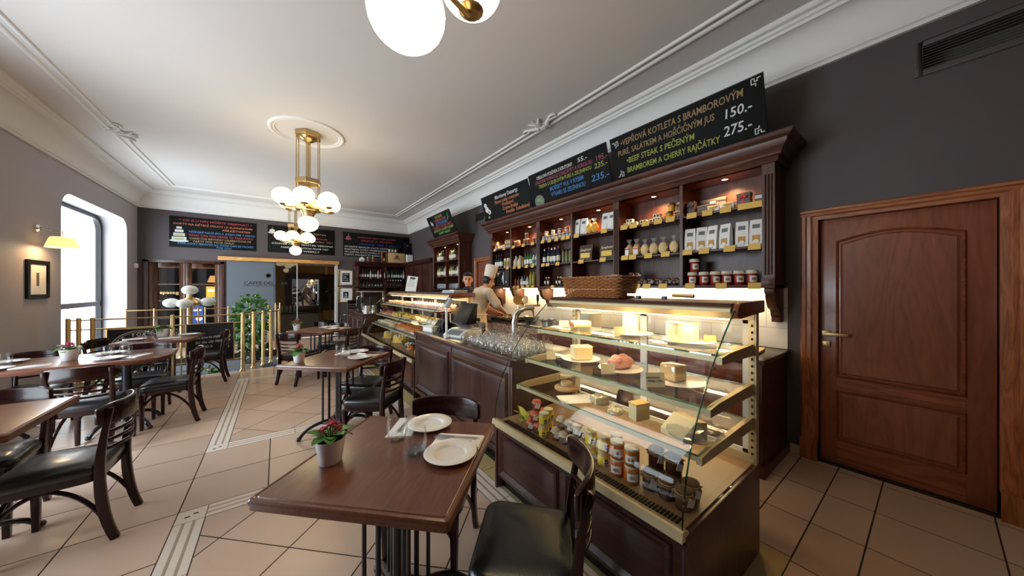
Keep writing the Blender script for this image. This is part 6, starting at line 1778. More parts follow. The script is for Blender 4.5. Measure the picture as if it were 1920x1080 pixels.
# --- spirits cabinet
cols = [(amberb, 0.27), (clearb, 0.25), (greenb, 0.27), (darkglass, 0.26), (amberb, 0.24), (clearb, 0.28)]
for z, lvl in ((2.0805, 'upper'), (1.7005, 'middle')):
    for q, (gm, hh) in enumerate(cols[:4] if lvl == 'upper' else cols):
        bt = bottle('spirit_bottle', 'x', gm, M['paper'] if q % 2 else M['card_c'], M['black'], 0.036, hh)
        ys = [fbays[0][1] - 0.08 - 0.08 * q, fbays[1][1] - 0.10 - 0.085 * q]
        nm = {id(amberb): 'amber', id(clearb): 'pale', id(greenb): 'green', id(darkglass): 'dark'}[id(gm)]
        scatter(bt, [(3.32, y, z) for y in ys], '%s %s spirit bottle on the %s shelf of the narrow cabinet' % ('tall' if hh > 0.255 else 'short', nm, lvl), 'spirit bottles, %s shelf' % lvl)
ME_HG = make_mesh('highball_glass', MB().lathe([(0.0001, 0), (0.028, 0), (0.031, 0.13), (0.029, 0.13), (0.026, 0.008), (0.0001, 0.008)], 14), M['drink'])
for bay in fbays:
    for k in range(6):
        for j in range(2):
            put('highball_glass', ME_HG, 'tall straight glass on the bottom shelf of the narrow cabinet', 'glass', (3.31 + 0.08 * j, bay[1] - 0.08 - 0.095 * k, 1.3885), 0, 'highball glasses')
# ================================================================== PEOPLE
def fused(name, mb, mat, voxel=0.012, smooth=4):
    """one continuous surface grown around overlapping forms"""
    me = make_mesh(name, mb, mat)
    ob = bpy.data.objects.new('fuse_tmp', me)
    COL.objects.link(ob)
    m = ob.modifiers.new('r', 'REMESH'); m.mode = 'VOXEL'; m.voxel_size = voxel; m.use_smooth_shade = True
    s = ob.modifiers.new('s', 'SMOOTH'); s.factor = 0.5; s.iterations = smooth
    dg = bpy.context.evaluated_depsgraph_get()
    out = bpy.data.meshes.new_from_object(ob.evaluated_get(dg))
    out.name = name
    bpy.data.objects.remove(ob)
    out.materials.clear(); out.materials.append(mat)
    out.polygons.foreach_set('use_smooth', [True] * len(out.polygons))
    return out
def limb(mb, pts, rs_, n=12):
    mb.tube(pts, rs_, n)
    for p, r in zip(pts, rs_):
        mb.ball(p, r, 12, 8)
def hand(mb, wrist, d, side, up=(0, 0, 1), thumb=1):
    """palm and five bent fingers from the wrist along d"""
    d = Vector(d).normalized(); s = Vector(side).normalized(); u = d.cross(s).normalized()
    w = Vector(wrist)
    palm = w + d * 0.045
    for t in (-1, -0.33, 0.33, 1):
        limb(mb, [w + s * 0.012 * t, w + d * 0.08 + s * 0.028 * t], [0.014, 0.0125], 8)
    for k, (t, l) in enumerate(((-1, 0.058), (-0.33, 0.072), (0.33, 0.078), (1, 0.070))):
        b0 = w + d * 0.08 + s * 0.028 * t
        b1 = b0 + d * l * 0.5 + Vector((0, 0, -0.008))
        b2 = b0 + d * l * 0.85 + Vector((0, 0, -0.034))
        limb(mb, [b0, b1, b2], [0.0095, 0.0088, 0.0078], 8)
    t0 = w + d * 0.025 + s * 0.022 * thumb
    limb(mb, [t0, t0 + s * 0.034 * thumb + d * 0.025, t0 + s * 0.040 * thumb + d * 0.058 + Vector((0, 0, -0.012))], [0.0135, 0.011, 0.009], 8)
def head_forms(mb, c, fwd, tilt=0.0, s=1.0):
    c = Vector(c); f = Vector(fwd).normalized(); l = Vector((-f[1], f[0], 0))
    up = (Vector((0, 0, 1)) + f * tilt).normalized()
    ff = (f - up * f.dot(up)).normalized()
    def at(a, b_, h): return c + ff * a * s + l * b_ * s + up * h * s
    mb.ball(at(-0.012, 0, 0.035), (0.082 * s, 0.082 * s, 0.085 * s), 18, 12)
    mb.ball(at(0.022, 0, -0.02), (0.066 * s, 0.064 * s, 0.085 * s), 18, 12)
    mb.ball(at(0.045, 0, -0.085), (0.035 * s, 0.035 * s, 0.028 * s), 12, 8)
    limb(mb, [at(0.085, 0, 0.01), at(0.108, 0, -0.028)], [0.010 * s, 0.014 * s], 8)
    for q in (-1, 1):
        mb.ball(at(0.0, 0.080 * q, -0.015), (0.016 * s, 0.012 * s, 0.03 * s), 10, 8)
        mb.ball(at(0.07, 0.032 * q, 0.028), (0.018 * s, 0.022 * s, 0.008 * s), 8, 6)
    limb(mb, [at(0.080, -0.02, -0.062), at(0.086, 0, -0.061), at(0.080, 0.02, -0.062)], [0.007 * s] * 3, 8)
    return at
# ---- the cook: cream uniform, tall paper hat, leaning over the back counter (local forward = +X)
cook = root('person', 'cook in cream uniform and tall white hat bending over the back counter', 'person', (2.47, 4.27, 0), -0.05)
bd = MB()
limb(bd, [(-0.02, 0, 0.93), (0.03, 0, 1.08), (0.10, 0, 1.24), (0.14, 0, 1.33)], [0.125, 0.118, 0.135, 0.11], 16)
for s in (-1, 1):
    limb(bd, [(-0.03, 0.09 * s, 0.90), (0.02, 0.10 * s, 0.47), (-0.02, 0.10 * s, 0.08)], [0.092, 0.058, 0.042])
    limb(bd, [(-0.03, 0.10 * s, 0.04), (0.15, 0.12 * s, 0.035)], [0.042, 0.034])
limb(bd, [(0.14, 0, 1.36), (0.185, 0, 1.44)], [0.056, 0.052])
R_ = [(0.13, -0.17, 1.345), (0.27, -0.245, 1.13), (0.46, -0.17, 1.005)]
L_ = [(0.13, 0.17, 1.345), (0.27, 0.235, 1.13), (0.44, 0.06, 1.005)]
for A in (R_, L_):
    limb(bd, A, [0.055, 0.042, 0.028])
    limb(bd, [(0.12, 0, 1.34), A[0]], [0.07, 0.058])
hand(bd, R_[2], (0.9, 0.42, -0.12), (-0.42, 0.9, 0), thumb=1)
hand(bd, L_[2], (0.9, -0.35, -0.12), (0.35, 0.9, 0), thumb=-1)
at_c = head_forms(bd, (0.235, 0, 1.525), (1, -0.12, 0), 0.35)
part('body', fused('body', bd, M['skin'], 0.0075, 3), None, cook)
sh = MB()
limb(sh, [(-0.02, 0, 0.95), (0.02, 0, 1.06), (0.09, 0, 1.22), (0.135, 0, 1.335)], [0.148, 0.142, 0.156, 0.118], 18)
for s in (-1, 1):
    sh.ball((0.055, 0.085 * s, 1.22), (0.11, 0.10, 0.15), 14, 10)
for A in (R_, L_):
    a, b_ = Vector(A[0]), Vector(A[1])
    limb(sh, [a, a + (b_ - a) * 0.40, a + (b_ - a) * 0.80], [0.080, 0.074, 0.070])
    limb(sh, [(0.12, 0, 1.34), A[0]], [0.092, 0.080])
part('shirt', fused('shirt', sh, M['chefwhite'], 0.012, 3), None, cook)
tr_ = MB()
for s in (-1, 1):
    limb(tr_, [(-0.03, 0.085 * s, 0.92), (0.02, 0.10 * s, 0.48), (-0.02, 0.10 * s, 0.07)], [0.108, 0.078, 0.064])
part('trousers', fused('trousers', tr_, M['trouser'], 0.014, 3), None, cook)
ap = MB()
secs = []
for (z, ax, ay, cx) in ((1.02, 0.168, 0.165, 0.0), (0.98, 0.178, 0.178, -0.01), (0.86, 0.19, 0.20, -0.015), (0.70, 0.20, 0.215, -0.01), (0.50, 0.205, 0.225, 0.0)):
    secs.append([(cx + ax * math.cos(2 * PI * i / 40) * (1 + 0.03 * math.cos(i * 1.9) * (1.02 - z) * 2), ay * math.sin(2 * PI * i / 40) * (1 + 0.03 * math.sin(i * 2.3) * (1.02 - z) * 2), z) for i in range(40)])
ap.sweep(secs, caps=False)
apo = part('apron', ap, M['chefwhite'], cook, ang=70)
part('apron_strings', MB().tube([(0.172 * math.cos(2 * PI * i / 28), 0.172 * math.sin(2 * PI * i / 28), 1.0) for i in range(28)], 0.011, 6, closed=True).ball((-0.185, -0.03, 0.995), (0.02, 0.035, 0.022), 8, 6).ball((-0.185, 0.035, 0.99), (0.02, 0.035, 0.022), 8, 6).tube([(-0.185, 0, 0.99), (-0.20, -0.03, 0.90), (-0.195, -0.04, 0.82)], 0.011, 6), M['chefwhite'], apo)
hr = MB(); hr.ball(at_c(-0.025, 0, 0.015), (0.084, 0.086, 0.078), 16, 10)
part('hair', hr, M['hair'], cook)
hat = part('chef_hat', MB().lathe([(0.083, 0.0), (0.088, 0.002), (0.090, 0.06), (0.097, 0.14), (0.100, 0.18), (0.092, 0.197), (0.05, 0.205), (0.0001, 0.203)], 32), colmat('white_hat_paper', 232, 222, 206, 0.7), cook, loc=tuple(at_c(-0.012, 0, 0.055)), rot=(0, 0.30, 0), ang=50)
pl = MB()
for i in range(24):
    a = 2 * PI * i / 24
    pl.tube([(0.0895 * math.cos(a), 0.0895 * math.sin(a), 0.05), (0.0975 * math.cos(a), 0.0975 * math.sin(a), 0.15), (0.0995 * math.cos(a), 0.0995 * math.sin(a), 0.18)], 0.0025, 5)
part('hat_pleats', pl, colmat('white_hat_paper', 232, 222, 206, 0.7), hat)
for s in (-1, 1):
    part('eye', MB().ball(at_c(0.078, 0.032 * s, 0.012), 0.0115, 10, 8), M['ink'], cook)
    part('shoe', MB().ball((0.07, 0.11 * s, 0.038), (0.14, 0.05, 0.038), 14, 8), M['black'], cook)
# ---- colleague in navy behind the cook, facing the room
yaw2 = math.atan2(-0.80, -0.60)
man = root('person', 'dark-haired man in a navy shirt standing behind the cook', 'person', (2.63, 4.80, 0), yaw2)
bd = MB()
limb(bd, [(0, 0, 0.93), (0.0, 0, 1.08), (0.0, 0, 1.24), (0.0, 0, 1.34)], [0.12, 0.115, 0.13, 0.10], 16)
for s in (-1, 1):
    limb(bd, [(0, 0.09 * s, 0.90), (0.02, 0.10 * s, 0.48), (-0.02, 0.10 * s, 0.08)], [0.09, 0.056, 0.042])
    limb(bd, [(-0.03, 0.10 * s, 0.04), (0.15, 0.12 * s, 0.035)], [0.042, 0.034])
limb(bd, [(0.0, 0, 1.37), (0.015, 0, 1.45)], [0.054, 0.05])
R2 = [(0.0, -0.175, 1.33), (-0.02, -0.215, 1.07), (0.05, -0.215, 0.84)]
L2_ = [(0.0, 0.175, 1.33), (-0.02, 0.215, 1.07), (0.05, 0.215, 0.84)]
for A in (R2, L2_):
    limb(bd, A, [0.055, 0.042, 0.028]); limb(bd, [(0, 0, 1.335), A[0]], [0.07, 0.058])
hand(bd, R2[2], (0.2, 0, -1), (1, 0, 0.2), thumb=1)
hand(bd, L2_[2], (0.2, 0, -1), (1, 0, 0.2), thumb=1)
at_m = head_forms(bd, (0.03, 0, 1.555), (1, 0.10, 0), 0.12)
part('body', fused('body', bd, M['skin'], 0.0075, 3), None, man)
sh = MB()
limb(sh, [(0, 0, 0.90), (0, 0, 1.06), (0, 0, 1.22), (0, 0, 1.335)], [0.145, 0.140, 0.152, 0.115], 18)
for A in (R2, L2_):
    a, b_, c_ = Vector(A[0]), Vector(A[1]), Vector(A[2])
    limb(sh, [a, b_, b_ + (c_ - b_) * 0.75], [0.076, 0.062, 0.048]); limb(sh, [(0, 0, 1.335), A[0]], [0.088, 0.078])
limb(sh, [(0, 0, 1.36), (0.008, 0, 1.41)], [0.075, 0.066])
part('shirt', fused('shirt', sh, M['navy'], 0.012, 3), None, man)
tr_ = MB()
for s in (-1, 1):
    limb(tr_, [(0, 0.085 * s, 0.90), (0.02, 0.10 * s, 0.48), (-0.02, 0.10 * s, 0.07)], [0.108, 0.078, 0.064])
part('trousers', fused('trousers', tr_, M['trouser'], 0.014, 3), None, man)
hr = MB(); hr.ball(at_m(-0.025, 0, 0.055), (0.088, 0.09, 0.078), 18, 12); hr.ball(at_m(0.02, 0, 0.098), (0.07, 0.07, 0.032), 14, 8)
part('hair', fused('hair', hr, M['hair'], 0.01, 2), None, man)
for s in (-1, 1):
    part('eye', MB().ball(at_m(0.080, 0.032 * s, 0.010), (0.008, 0.0125, 0.008), 10, 8), M['ink'], man)
    part('eyebrow', MB().tube([at_m(0.083, 0.018 * s, 0.030), at_m(0.082, 0.046 * s, 0.031)], 0.005, 6), M['hair'], man)
    part('shoe', MB().ball((0.06, 0.11 * s, 0.038), (0.14, 0.05, 0.038), 14, 8), M['black'], man)
part('mouth', MB().tube([at_m(0.087, -0.018, -0.062), at_m(0.092, 0, -0.0615), at_m(0.087, 0.018, -0.062)], 0.0035, 6), colmat('lip', 160, 92, 80), man)
# ================================================================== LAMPS
def hexa(r, a0=0.0): return [(r * math.cos(a0 + k * PI / 3), r * math.sin(a0 + k * PI / 3)) for k in range(6)]
def make_chandelier():
    r = root('chandelier', 'x', 'chandelier', (0, 0, HC))
    part('ceiling_plate', MB().prism(hexa(0.165), -0.065, 0.0), M['brass_dull'], r, bev=0.004)
    part('plate_dome', MB().lathe([(0.11, -0.06), (0.10, -0.085), (0.06, -0.115), (0.022, -0.13), (0.018, -0.16)], 20), M['brass'], r)
    part('centre_rod', MB().tube([(0, 0, -0.12), (0, 0, -0.95)], 0.014, 10), M['brass'], r)
    for k in range(6):
        a = k * PI / 3
        part('rod', MB().tube([(0.148 * math.cos(a), 0.148 * math.sin(a), -0.06), (0.148 * math.cos(a), 0.148 * math.sin(a), -0.96)], 0.0065, 8), M['brass'], r)
    ring = MB()
    o, i_ = hexa(0.165), hexa(0.140)
    ring._add([(x, y, -0.72) for x, y in o] + [(x, y, -0.72) for x, y in i_] + [(x, y, -0.66) for x, y in o] + [(x, y, -0.66) for x, y in i_],
              [f for k in range(6) for f in ((k, (k + 1) % 6, 6 + (k + 1) % 6, 6 + k), (12 + k, 18 + k, 18 + (k + 1) % 6, 12 + (k + 1) % 6), (k, 12 + k, 12 + (k + 1) % 6, (k + 1) % 6), (6 + k, 6 + (k + 1) % 6, 18 + (k + 1) % 6, 18 + k))])
    part('hexagonal_ring', ring, M['brass_dull'], r)
    part('hub', MB().prism(hexa(0.165), -1.10, -1.03).prism(hexa(0.10), -1.03, -0.94), M['brass'], r, bev=0.005)
    part('lower_socket', MB().lathe([(0.10, -1.10), (0.085, -1.135), (0.07, -1.16), (0.065, -1.185)], 20), M['brass_dull'], r)
    for k in range(6):
        a = k * PI / 3
        c, s = math.cos(a), math.sin(a)
        arm = part('arm', MB().tube([(0.12 * c, 0.12 * s, -1.06), (0.20 * c, 0.20 * s, -1.08), (0.29 * c, 0.29 * s, -1.085), (0.305 * c, 0.305 * s, -1.06)], 0.011, 8).lathe([(0.03, -1.075), (0.05, -1.06), (0.055, -1.045)], 14, (0.305 * c, 0.305 * s, 0)), M['brass'], r)
        part('globe', MB().ball((0.305 * c, 0.305 * s, -0.955), (0.125, 0.125, 0.11), 24, 14), M['globe_lit'], r, label='lit opal glass globe', ang=60)
    part('globe', MB().ball((0, 0, -1.28), (0.125, 0.125, 0.11), 24, 14), M['globe_lit'], r, label='lit opal glass globe', ang=60)
    return r
CH = [((0.345, 5.29), 'brass chandelier with lit globes hanging in the middle of the room'), ((0.345, 9.25), 'brass chandelier with lit globes nearest the glass partition'), ((0.341, 1.04), 'brass chandelier with large lit globes above the table by the cheese case')]
ch0 = make_chandelier()
kids(ch0)
for k, ((x, y), lab) in enumerate(CH):
    if k == 0:
        ch0.location = (x, y, HC); ch0.rotation_euler = (0, 0, 0.30); ch0['label'] = lab; ch0['group'] = 'globe chandeliers'
    else:
        dup(ch0, (x, y, HC), 0.30, lab)
    struct('trim_%d' % (13 + k), MB().lathe([(0.46, HC), (0.455, HC - 0.012), (0.44, HC - 0.022), (0.42, HC - 0.020), (0.405, HC - 0.008), (0.39, HC - 0.012), (0.375, HC)], 64, (x, y, 0), cap=False), M['stucco'], ang=50)
wl_ = root('wall_lamp', 'white swing-arm wall lamp with a glowing cream shade beside the arched window', 'wall lamp', (XL, 6.90, 2.18))
part('wall_plate', MB().lathe([(0.0001, 0), (0.05, 0), (0.05, 0.02), (0.025, 0.04), (0.0001, 0.04)], 18), M['chrome'], wl_, rot=(0, PI / 2, 0))
part('arm', MB().tube([(0.03, 0, 0.0), (0.12, 0.03, -0.01), (0.21, 0.0, -0.02), (0.21, 0.0, -0.10)], 0.007, 8), M['chrome'], wl_)
part('lamp_shade', MB().lathe([(0.030, -0.09), (0.090, -0.095), (0.105, -0.11), (0.142, -0.235), (0.138, -0.235), (0.10, -0.112), (0.03, -0.10)], 28, (0.21, 0, 0), cap=False), M['shade_lit'], wl_, ang=50)
lamp('wall_lamp_bulb', 'POINT', (XL + 0.21, 6.90, 1.96), 5.0, WARM, shadow_soft_size=0.05)
fl = root('floor_lamp', 'brass post lamp with unlit white opal globes rising from the stairwell', 'lamp', (-1.30, 8.20, PZ))
part('base', MB().lathe([(0.16, 0), (0.16, 0.03), (0.05, 0.06), (0.045, 0.1)], 20), M['brass_dull'], fl)
part('post', MB().tube([(0, 0, 0.06), (0, 0, 2.60)], 0.034, 14), M['brass_dull'], fl)
for (dx, dy) in ((0.11, 0), (-0.11, 0), (0, -0.11)):
    part('side_rod', MB().tube([(dx, dy, 0.04), (dx, dy, 2.56)], 0.010, 8), M['brass'], fl)
part('crown', MB().lathe([(0.05, 2.56), (0.13, 2.60), (0.14, 2.64), (0.09, 2.70), (0.05, 2.74), (0.04, 2.80)], 20), M['brass'], fl)
for (dx, dy, dz) in ((-0.23, -0.03, 2.645), (0.24, 0.02, 2.655), (-0.03, -0.22, 2.635), (0.02, 0.24, 2.645)):
    part('socket', MB().tube([(dx * 0.5, dy * 0.5, 2.64), (dx * 0.62, dy * 0.62, dz)], 0.03, 10), M['brass'], fl)
    part('globe', MB().ball((dx, dy, dz), (0.112, 0.112, 0.085), 24, 14), M['globe_off'], fl, ang=60)
part('globe', MB().ball((0, 0, 2.875), (0.115, 0.115, 0.088), 24, 14), M['globe_off'], fl, ang=60)
# ================================================================== RAILING
ra = root('railing', 'polished brass railing around the stairwell', 'railing', (-1.2, 7.06, 0))
def post(x, y, h=1.0, r=0.024):
    o = part('post', MB().lathe([(0.042, 0), (0.042, 0.01), (0.030, 0.03), (r, 0.04), (r, h - 0.015), (r * 0.85, h - 0.004), (0.0001, h)], 14, (x, y, 0)), M['brass'], ra)
    o.location = -ra.location
fp = [(-2.30, 7.07), (-2.21, 7.07), (-2.09, 7.07), (-1.31, 7.07)]
cp = [(-0.48, 7.05), (-0.345, 7.185), (-0.215, 7.35), (-0.105, 7.54), (0.02, 7.80)]
bp_ = [(0.04, 9.12), (-0.04, 9.12), (-0.17, 9.12)]
for (x, y) in fp + cp: post(x, y)
for (x, y) in bp_: post(x, y, 1.07, 0.018)
def rail(pts, r, nm='rail'):
    o = part(nm, MB().tube(pts, r, 8), M['brass'], ra)
    o.location = -ra.location
for z, r in ((0.965, 0.010), (0.83, 0.010), (0.22, 0.010), (0.10, 0.008)):
    rail([(-2.30, 7.07, z), (-0.48, 7.06, z)], r)
for z, r in ((0.965, 0.010), (0.08, 0.006)):
    rail([(x, y, z) for x, y in cp] + [(0.04, 8.4, z), (0.04, 9.12, z)], r)
for z in (0.70, 0.42):
    rail([(-0.60, 7.07, z), (-0.48, 7.06, z)], 0.006)
rail([(-2.3, 9.12, 0.98), (0.04, 9.12, 0.98)], 0.010); rail([(-2.3, 9.12, 0.2), (0.04, 9.12, 0.2)], 0.008)
for k in range(6):
    post(-2.3 + 0.36 * k, 9.12, 1.02, 0.012)
WHT = colmat('chalk_white', 205, 205, 202, 0.7)
def slate(x0, x1, z0, z1, label):
    r = root('slate_panel', label, 'chalkboard', ((x0 + x1) / 2, 7.035, z0))
    w, h = (x1 - x0) / 2, z1 - z0
    part('panel', MB().box(-w, w, -0.006, 0.006, 0, h), M['slate'], r, smooth=False)
    part('frame', MB().box(-w - 0.014, -w, -0.011, 0.011, -0.014, h + 0.014).box(w, w + 0.014, -0.011, 0.011, -0.014, h + 0.014).box(-w, w, -0.011, 0.011, -0.014, 0).box(-w, w, -0.011, 0.011, h, h + 0.014), M['brass'], r, bev=0.002)
    return r, w, h
s1, w1, h1 = slate(-1.95, -1.36, 0.23, 0.81, 'slate panel on the railing with a white ring emblem')
for rr in (0.285, 0.262, 0.185):
    part('emblem_ring', MB().tube([(rr * math.cos(2 * PI * i / 64) * 0.98, -0.0075, 0.27 + rr * math.sin(2 * PI * i / 64) * 0.98) for i in range(64)], 0.005 if rr > 0.27 else 0.0028, 5, closed=True), WHT, s1)
word = 'TE FOR LO'
for i, ch_ in enumerate(word):
    if ch_ == ' ': continue
    a = PI / 2 + 0.92 - i * 0.235
    letter(s1, ch_, 0.062, WHT, (0.205 * math.cos(a), -0.0075, 0.27 + 0.205 * math.sin(a)), (PI / 2, -(a - PI / 2), 0), shear=0, bold=0.02, align='CENTER')
letter(s1, 'OPPELLA', 0.055, WHT, (-0.02, -0.0075, 0.40), (PI / 2, 0, 0), width=0.20, shear=0.1)
s2, w2, h2 = slate(-1.15, -0.60, 0.23, 0.83, 'slate panel on the railing with white slanted handwriting')
for i, t in enumerate(('we love to make coffee', 'for the city that loves', 'to drink it.')):
    letter(s2, t, 0.062, WHT, (-0.18, -0.0075, 0.36 - 0.075 * i), (PI / 2, -0.06, 0), width=0.42 if i < 2 else 0.20, shear=0.35)
# ================================================================== PLANTS
def leafy(name, n, gen, l, w, mat, seed, curl=0.3):
    """many small leaves in one foliage mesh"""
    rnd = random.Random(seed)
    b = MB()
    for _ in range(n):
        p, d = gen(rnd)
        d = Vector(d).normalized()
        side = d.cross(Vector((rnd.uniform(-1, 1), rnd.uniform(-1, 1), rnd.uniform(-0.3, 1)))).normalized()
        up = side.cross(d)
        p = Vector(p)
        k = rnd.uniform(0.7, 1.25)
        L, W = l * k, w * k
        v = [p, p + d * L * 0.35 + side * W + up * 0.02 * L, p + d * L * 0.7 + side * W * 0.7 - up * 0.02, p + d * L - up * curl * L * 0.3, p + d * L * 0.7 - side * W * 0.7 - up * 0.02, p + d * L * 0.35 - side * W + up * 0.02 * L, p + d * L * 0.5 - up * 0.12 * W]
        b._add(v, [(0, 1, 6), (1, 2, 6), (2, 3, 6), (3, 4, 6), (4, 5, 6), (5, 0, 6)])
    return make_mesh(name, b, mat, ang=80)
def ficus(loc, label, zc, h, r, seed, mat='leaf', pot_h=0.9, n=320):
    o = root('potted_ficus', label, 'plant', loc)
    part('planter', MB().sweep([[(-0.10, -0.10, 0), (0.10, -0.10, 0), (0.10, 0.10, 0), (-0.10, 0.10, 0)], [(-0.15, -0.15, pot_h), (0.15, -0.15, pot_h), (0.15, 0.15, pot_h), (-0.15, 0.15, pot_h)]]), colmat('pale_planter', 206, 210, 216, 0.4), o, bev=0.006)
    part('soil', MB().box(-0.13, 0.13, -0.13, 0.13, pot_h, pot_h + 0.01), M['soil'], o)
    part('trunk', MB().tube([(0, 0, pot_h), (0.02, 0.01, zc - h * 0.3), (0, 0, zc + h * 0.3)], [0.022, 0.018, 0.008], 8), colmat('bark', 92, 70, 50, 0.9), o)
    def gen(rnd):
        while True:
            x, y, z = rnd.uniform(-1, 1), rnd.uniform(-1, 1), rnd.uniform(-1, 1)
            if 0.15 < x * x + y * y + z * z < 1: break
        return (x * r, y * r, zc + z * h), (x + rnd.uniform(-.5, .5), y + rnd.uniform(-.5, .5), z * 0.4 - 0.2)
    part('foliage', leafy('foliage', n, gen, 0.095, 0.032, M[mat], seed), None, o, kind='stuff')
    return o
ficus((-0.42, 8.02, PZ), 'bushy green ficus in a pale planter behind the curved brass posts', 2.28, 0.52, 0.27, 3, pot_h=1.45, n=420)
ficus((-1.02, 7.55, PZ), 'low green plant in a pale tapered planter down in the stairwell', 1.30, 0.22, 0.22, 5, pot_h=1.0, n=160)
ficus((-0.42, 8.62, PZ), 'dark trailing plant in a pale planter deep in the stairwell', 1.65, 0.25, 0.22, 8, 'leaf_dark', pot_h=1.25, n=160)
ficus((-1.95, 7.6, PZ), 'green plant in a planter below the arched window', 1.40, 0.28, 0.24, 13, pot_h=1.0, n=160)
def dracaena(loc, label, h, seed, s=1.0):
    rnd = random.Random(seed)
    o = root('dracaena', label, 'plant', loc)
    part('pot', MB().lathe([(0.0001, 0), (0.12, 0), (0.16, 0.30), (0.15, 0.30), (0.14, 0.27), (0.0001, 0.27)], 20), M['black'], o)
    part('cane', MB().tube([(0, 0, 0.27), (0.01, 0.01, h)], 0.02, 8), colmat('bark', 92, 70, 50), o)
    for k in range(26):
        a = rnd.uniform(0, 2 * PI); e = rnd.uniform(0.0, 1.2); L = rnd.uniform(0.25, 0.42) * s
        p0 = Vector((0, 0, h - rnd.uniform(0, 0.12)))
        d = Vector((math.cos(a) * math.cos(e), math.sin(a) * math.cos(e), math.sin(e)))
        p1 = p0 + d * L * 0.55; p2 = p0 + d * L + Vector((0, 0, -0.12 * L / 0.3))
        sd = Vector((-math.sin(a), math.cos(a), 0)) * 0.014
        part('leaf', MB()._add([p0 - sd, p0 + sd, p1 + sd, p1 - sd, p2], [(0, 1, 2, 3), (3, 2, 4)])._add([p0 - sd - Vector((0, 0, .003)), p0 + sd - Vector((0, 0, .003)), p1 + sd - Vector((0, 0, .003)), p1 - sd - Vector((0, 0, .003)), p2], [(3, 2, 1, 0), (4, 2, 3)]), M['leaf_dark'], o, smooth=False)
    return o
dracaena((1.10, 12.0, 0), 'dark spiky dracaena before the ochre wall in the next room', 0.85, 2)
dracaena((1.42, 12.3, 0), 'tall spiky dracaena beside the white post in the next room', 1.25, 6)
dracaena((1.25, 11.3, 0), 'low spiky green plant behind the glass partition opening', 0.40, 9, 0.8)
# ================================================================== PICTURES, VENTS, SMALL WALL THINGS
def picture(name, label, loc, rot, w, h, frame, fw=0.03, art=None, matw=0.05):
    r = root(name, label, 'picture', loc)
    r.rotation_euler = rot
    w, h = w / 2, h
    part('frame', MB().box(-w, -w + fw, 0, h, 0, 0.025).box(w - fw, w, 0, h, 0, 0.025).box(-w + fw, w - fw, 0, fw, 0, 0.025).box(-w + fw, w - fw, h - fw, h, 0, 0.025), frame, r, bev=0.004)
    part('mount', MB().box(-w + fw, w - fw, fw, h - fw, 0.002, 0.010), M['paper'], r, smooth=False)
    return r, w, h
LROT = (PI / 2, 0, PI / 2)       # on the left wall, looking to +X
p1, w_, h_ = picture('framed_picture', 'small black-framed ink drawing on the grey wall under the lamp', (XL + 0.001, 6.92, 1.28), LROT, 0.47, 0.49, M['black'], 0.05)
part('drawing', MB().box(-0.028, 0.028, 0.16, 0.33, 0.010, 0.0115), colmat('ink_drawing', 90, 90, 90, 0.7, var=0.7, vscale=60), p1, smooth=False)
BROT = (PI / 2, 0, 0)            # on the back wall, looking to -Y
p2, w_, h_ = picture('framed_poster', 'gold-framed poster of white words on black', (1.635, YB - 0.001, 1.48), BROT, 0.41, 0.49, M['brass'], 0.035)
part('poster', MB().box(-0.10, 0.10, 0.11, 0.38, 0.010, 0.012), M['board'], p2, smooth=False)
for i, t in enumerate(('Coffee', 'Your', 'Wine', 'House')):
    letter(p2, t, 0.06, WHT, (-0.085, 0.325 - 0.062 * i, 0.0125), (0, 0, 0), width=0.15 if i != 1 else 0.11, shear=0)
p3, w_, h_ = picture('framed_print', 'gold-framed print of a dark portrait below the word poster', (1.635, YB - 0.001, 0.97), BROT, 0.41, 0.47, M['brass'], 0.035)
part('portrait', MB().box(-0.07, 0.07, 0.14, 0.33, 0.010, 0.012), M['board'], p3, smooth=False)
part('portrait_face', MB().lathe([(0.035, 0.012), (0.035, 0.013), (0.0001, 0.013)], 20, (0, 0.25, 0), sy=1.3).box(-0.05, 0.05, 0.145, 0.20, 0.012, 0.013), colmat('portrait_grey', 150, 150, 150), p3)
p4, w_, h_ = picture('framed_painting', 'pale-framed orange painting high on the wall of the next room', (1.62, 13.149, 1.62), BROT, 0.50, 0.75, colmat('cream_frame', 220, 200, 140, 0.5), 0.07)
part('panel', MB().box(-0.18, 0.18, 0.07, 0.68, 0.010, 0.012), colmat('orange_panel', 196, 116, 30, 0.6), p4, smooth=False)
mi = root('wall_mirror', 'large mirror in a broad dark wooden frame in the next room', 'mirror', (0.92, 13.14, 0.62))
mi.rotation_euler = (PI / 2 + 0.03, 0, 0)
part('frame', MB().box(-0.72, -0.54, 0, 1.28, 0, 0.06).box(0.54, 0.72, 0, 1.28, 0, 0.06).box(-0.54, 0.54, 0, 0.18, 0, 0.06).box(-0.54, 0.54, 1.10, 1.28, 0, 0.06), M['walnut'], mi, bev=0.01)
part('mirror_glass', MB().box(-0.54, 0.54, 0.18, 1.10, 0.02, 0.03), M['mirror'], mi, smooth=False)
sbd = root('sideboard', 'pale stone sideboard under the big mirror in the next room', 'sideboard', (0.7, 12.75, 0))
part('body', MB().box(-0.95, 0.5, -0.2, 0.2, 0.0, 0.56), colmat('stone_grey', 128, 118, 106, 0.6), sbd, bev=0.006)
part('top', MB().box(-0.98, 0.53, -0.23, 0.23, 0.56, 0.60), M['walnut'], sbd, bev=0.005)
for k in range(5):
    bt = bottle('carafe', 'carafe among the bottles on the sideboard in the next room', [clearb, darkglass, greenb, clearb, amberb][k], None, M['black'], 0.04, 0.30) if k == 0 else bt
    (bt if k == 0 else dup(bt)).location = (0.0 + 0.11 * k, 12.72, 0.60)
    bt['group'] = 'sideboard bottles'
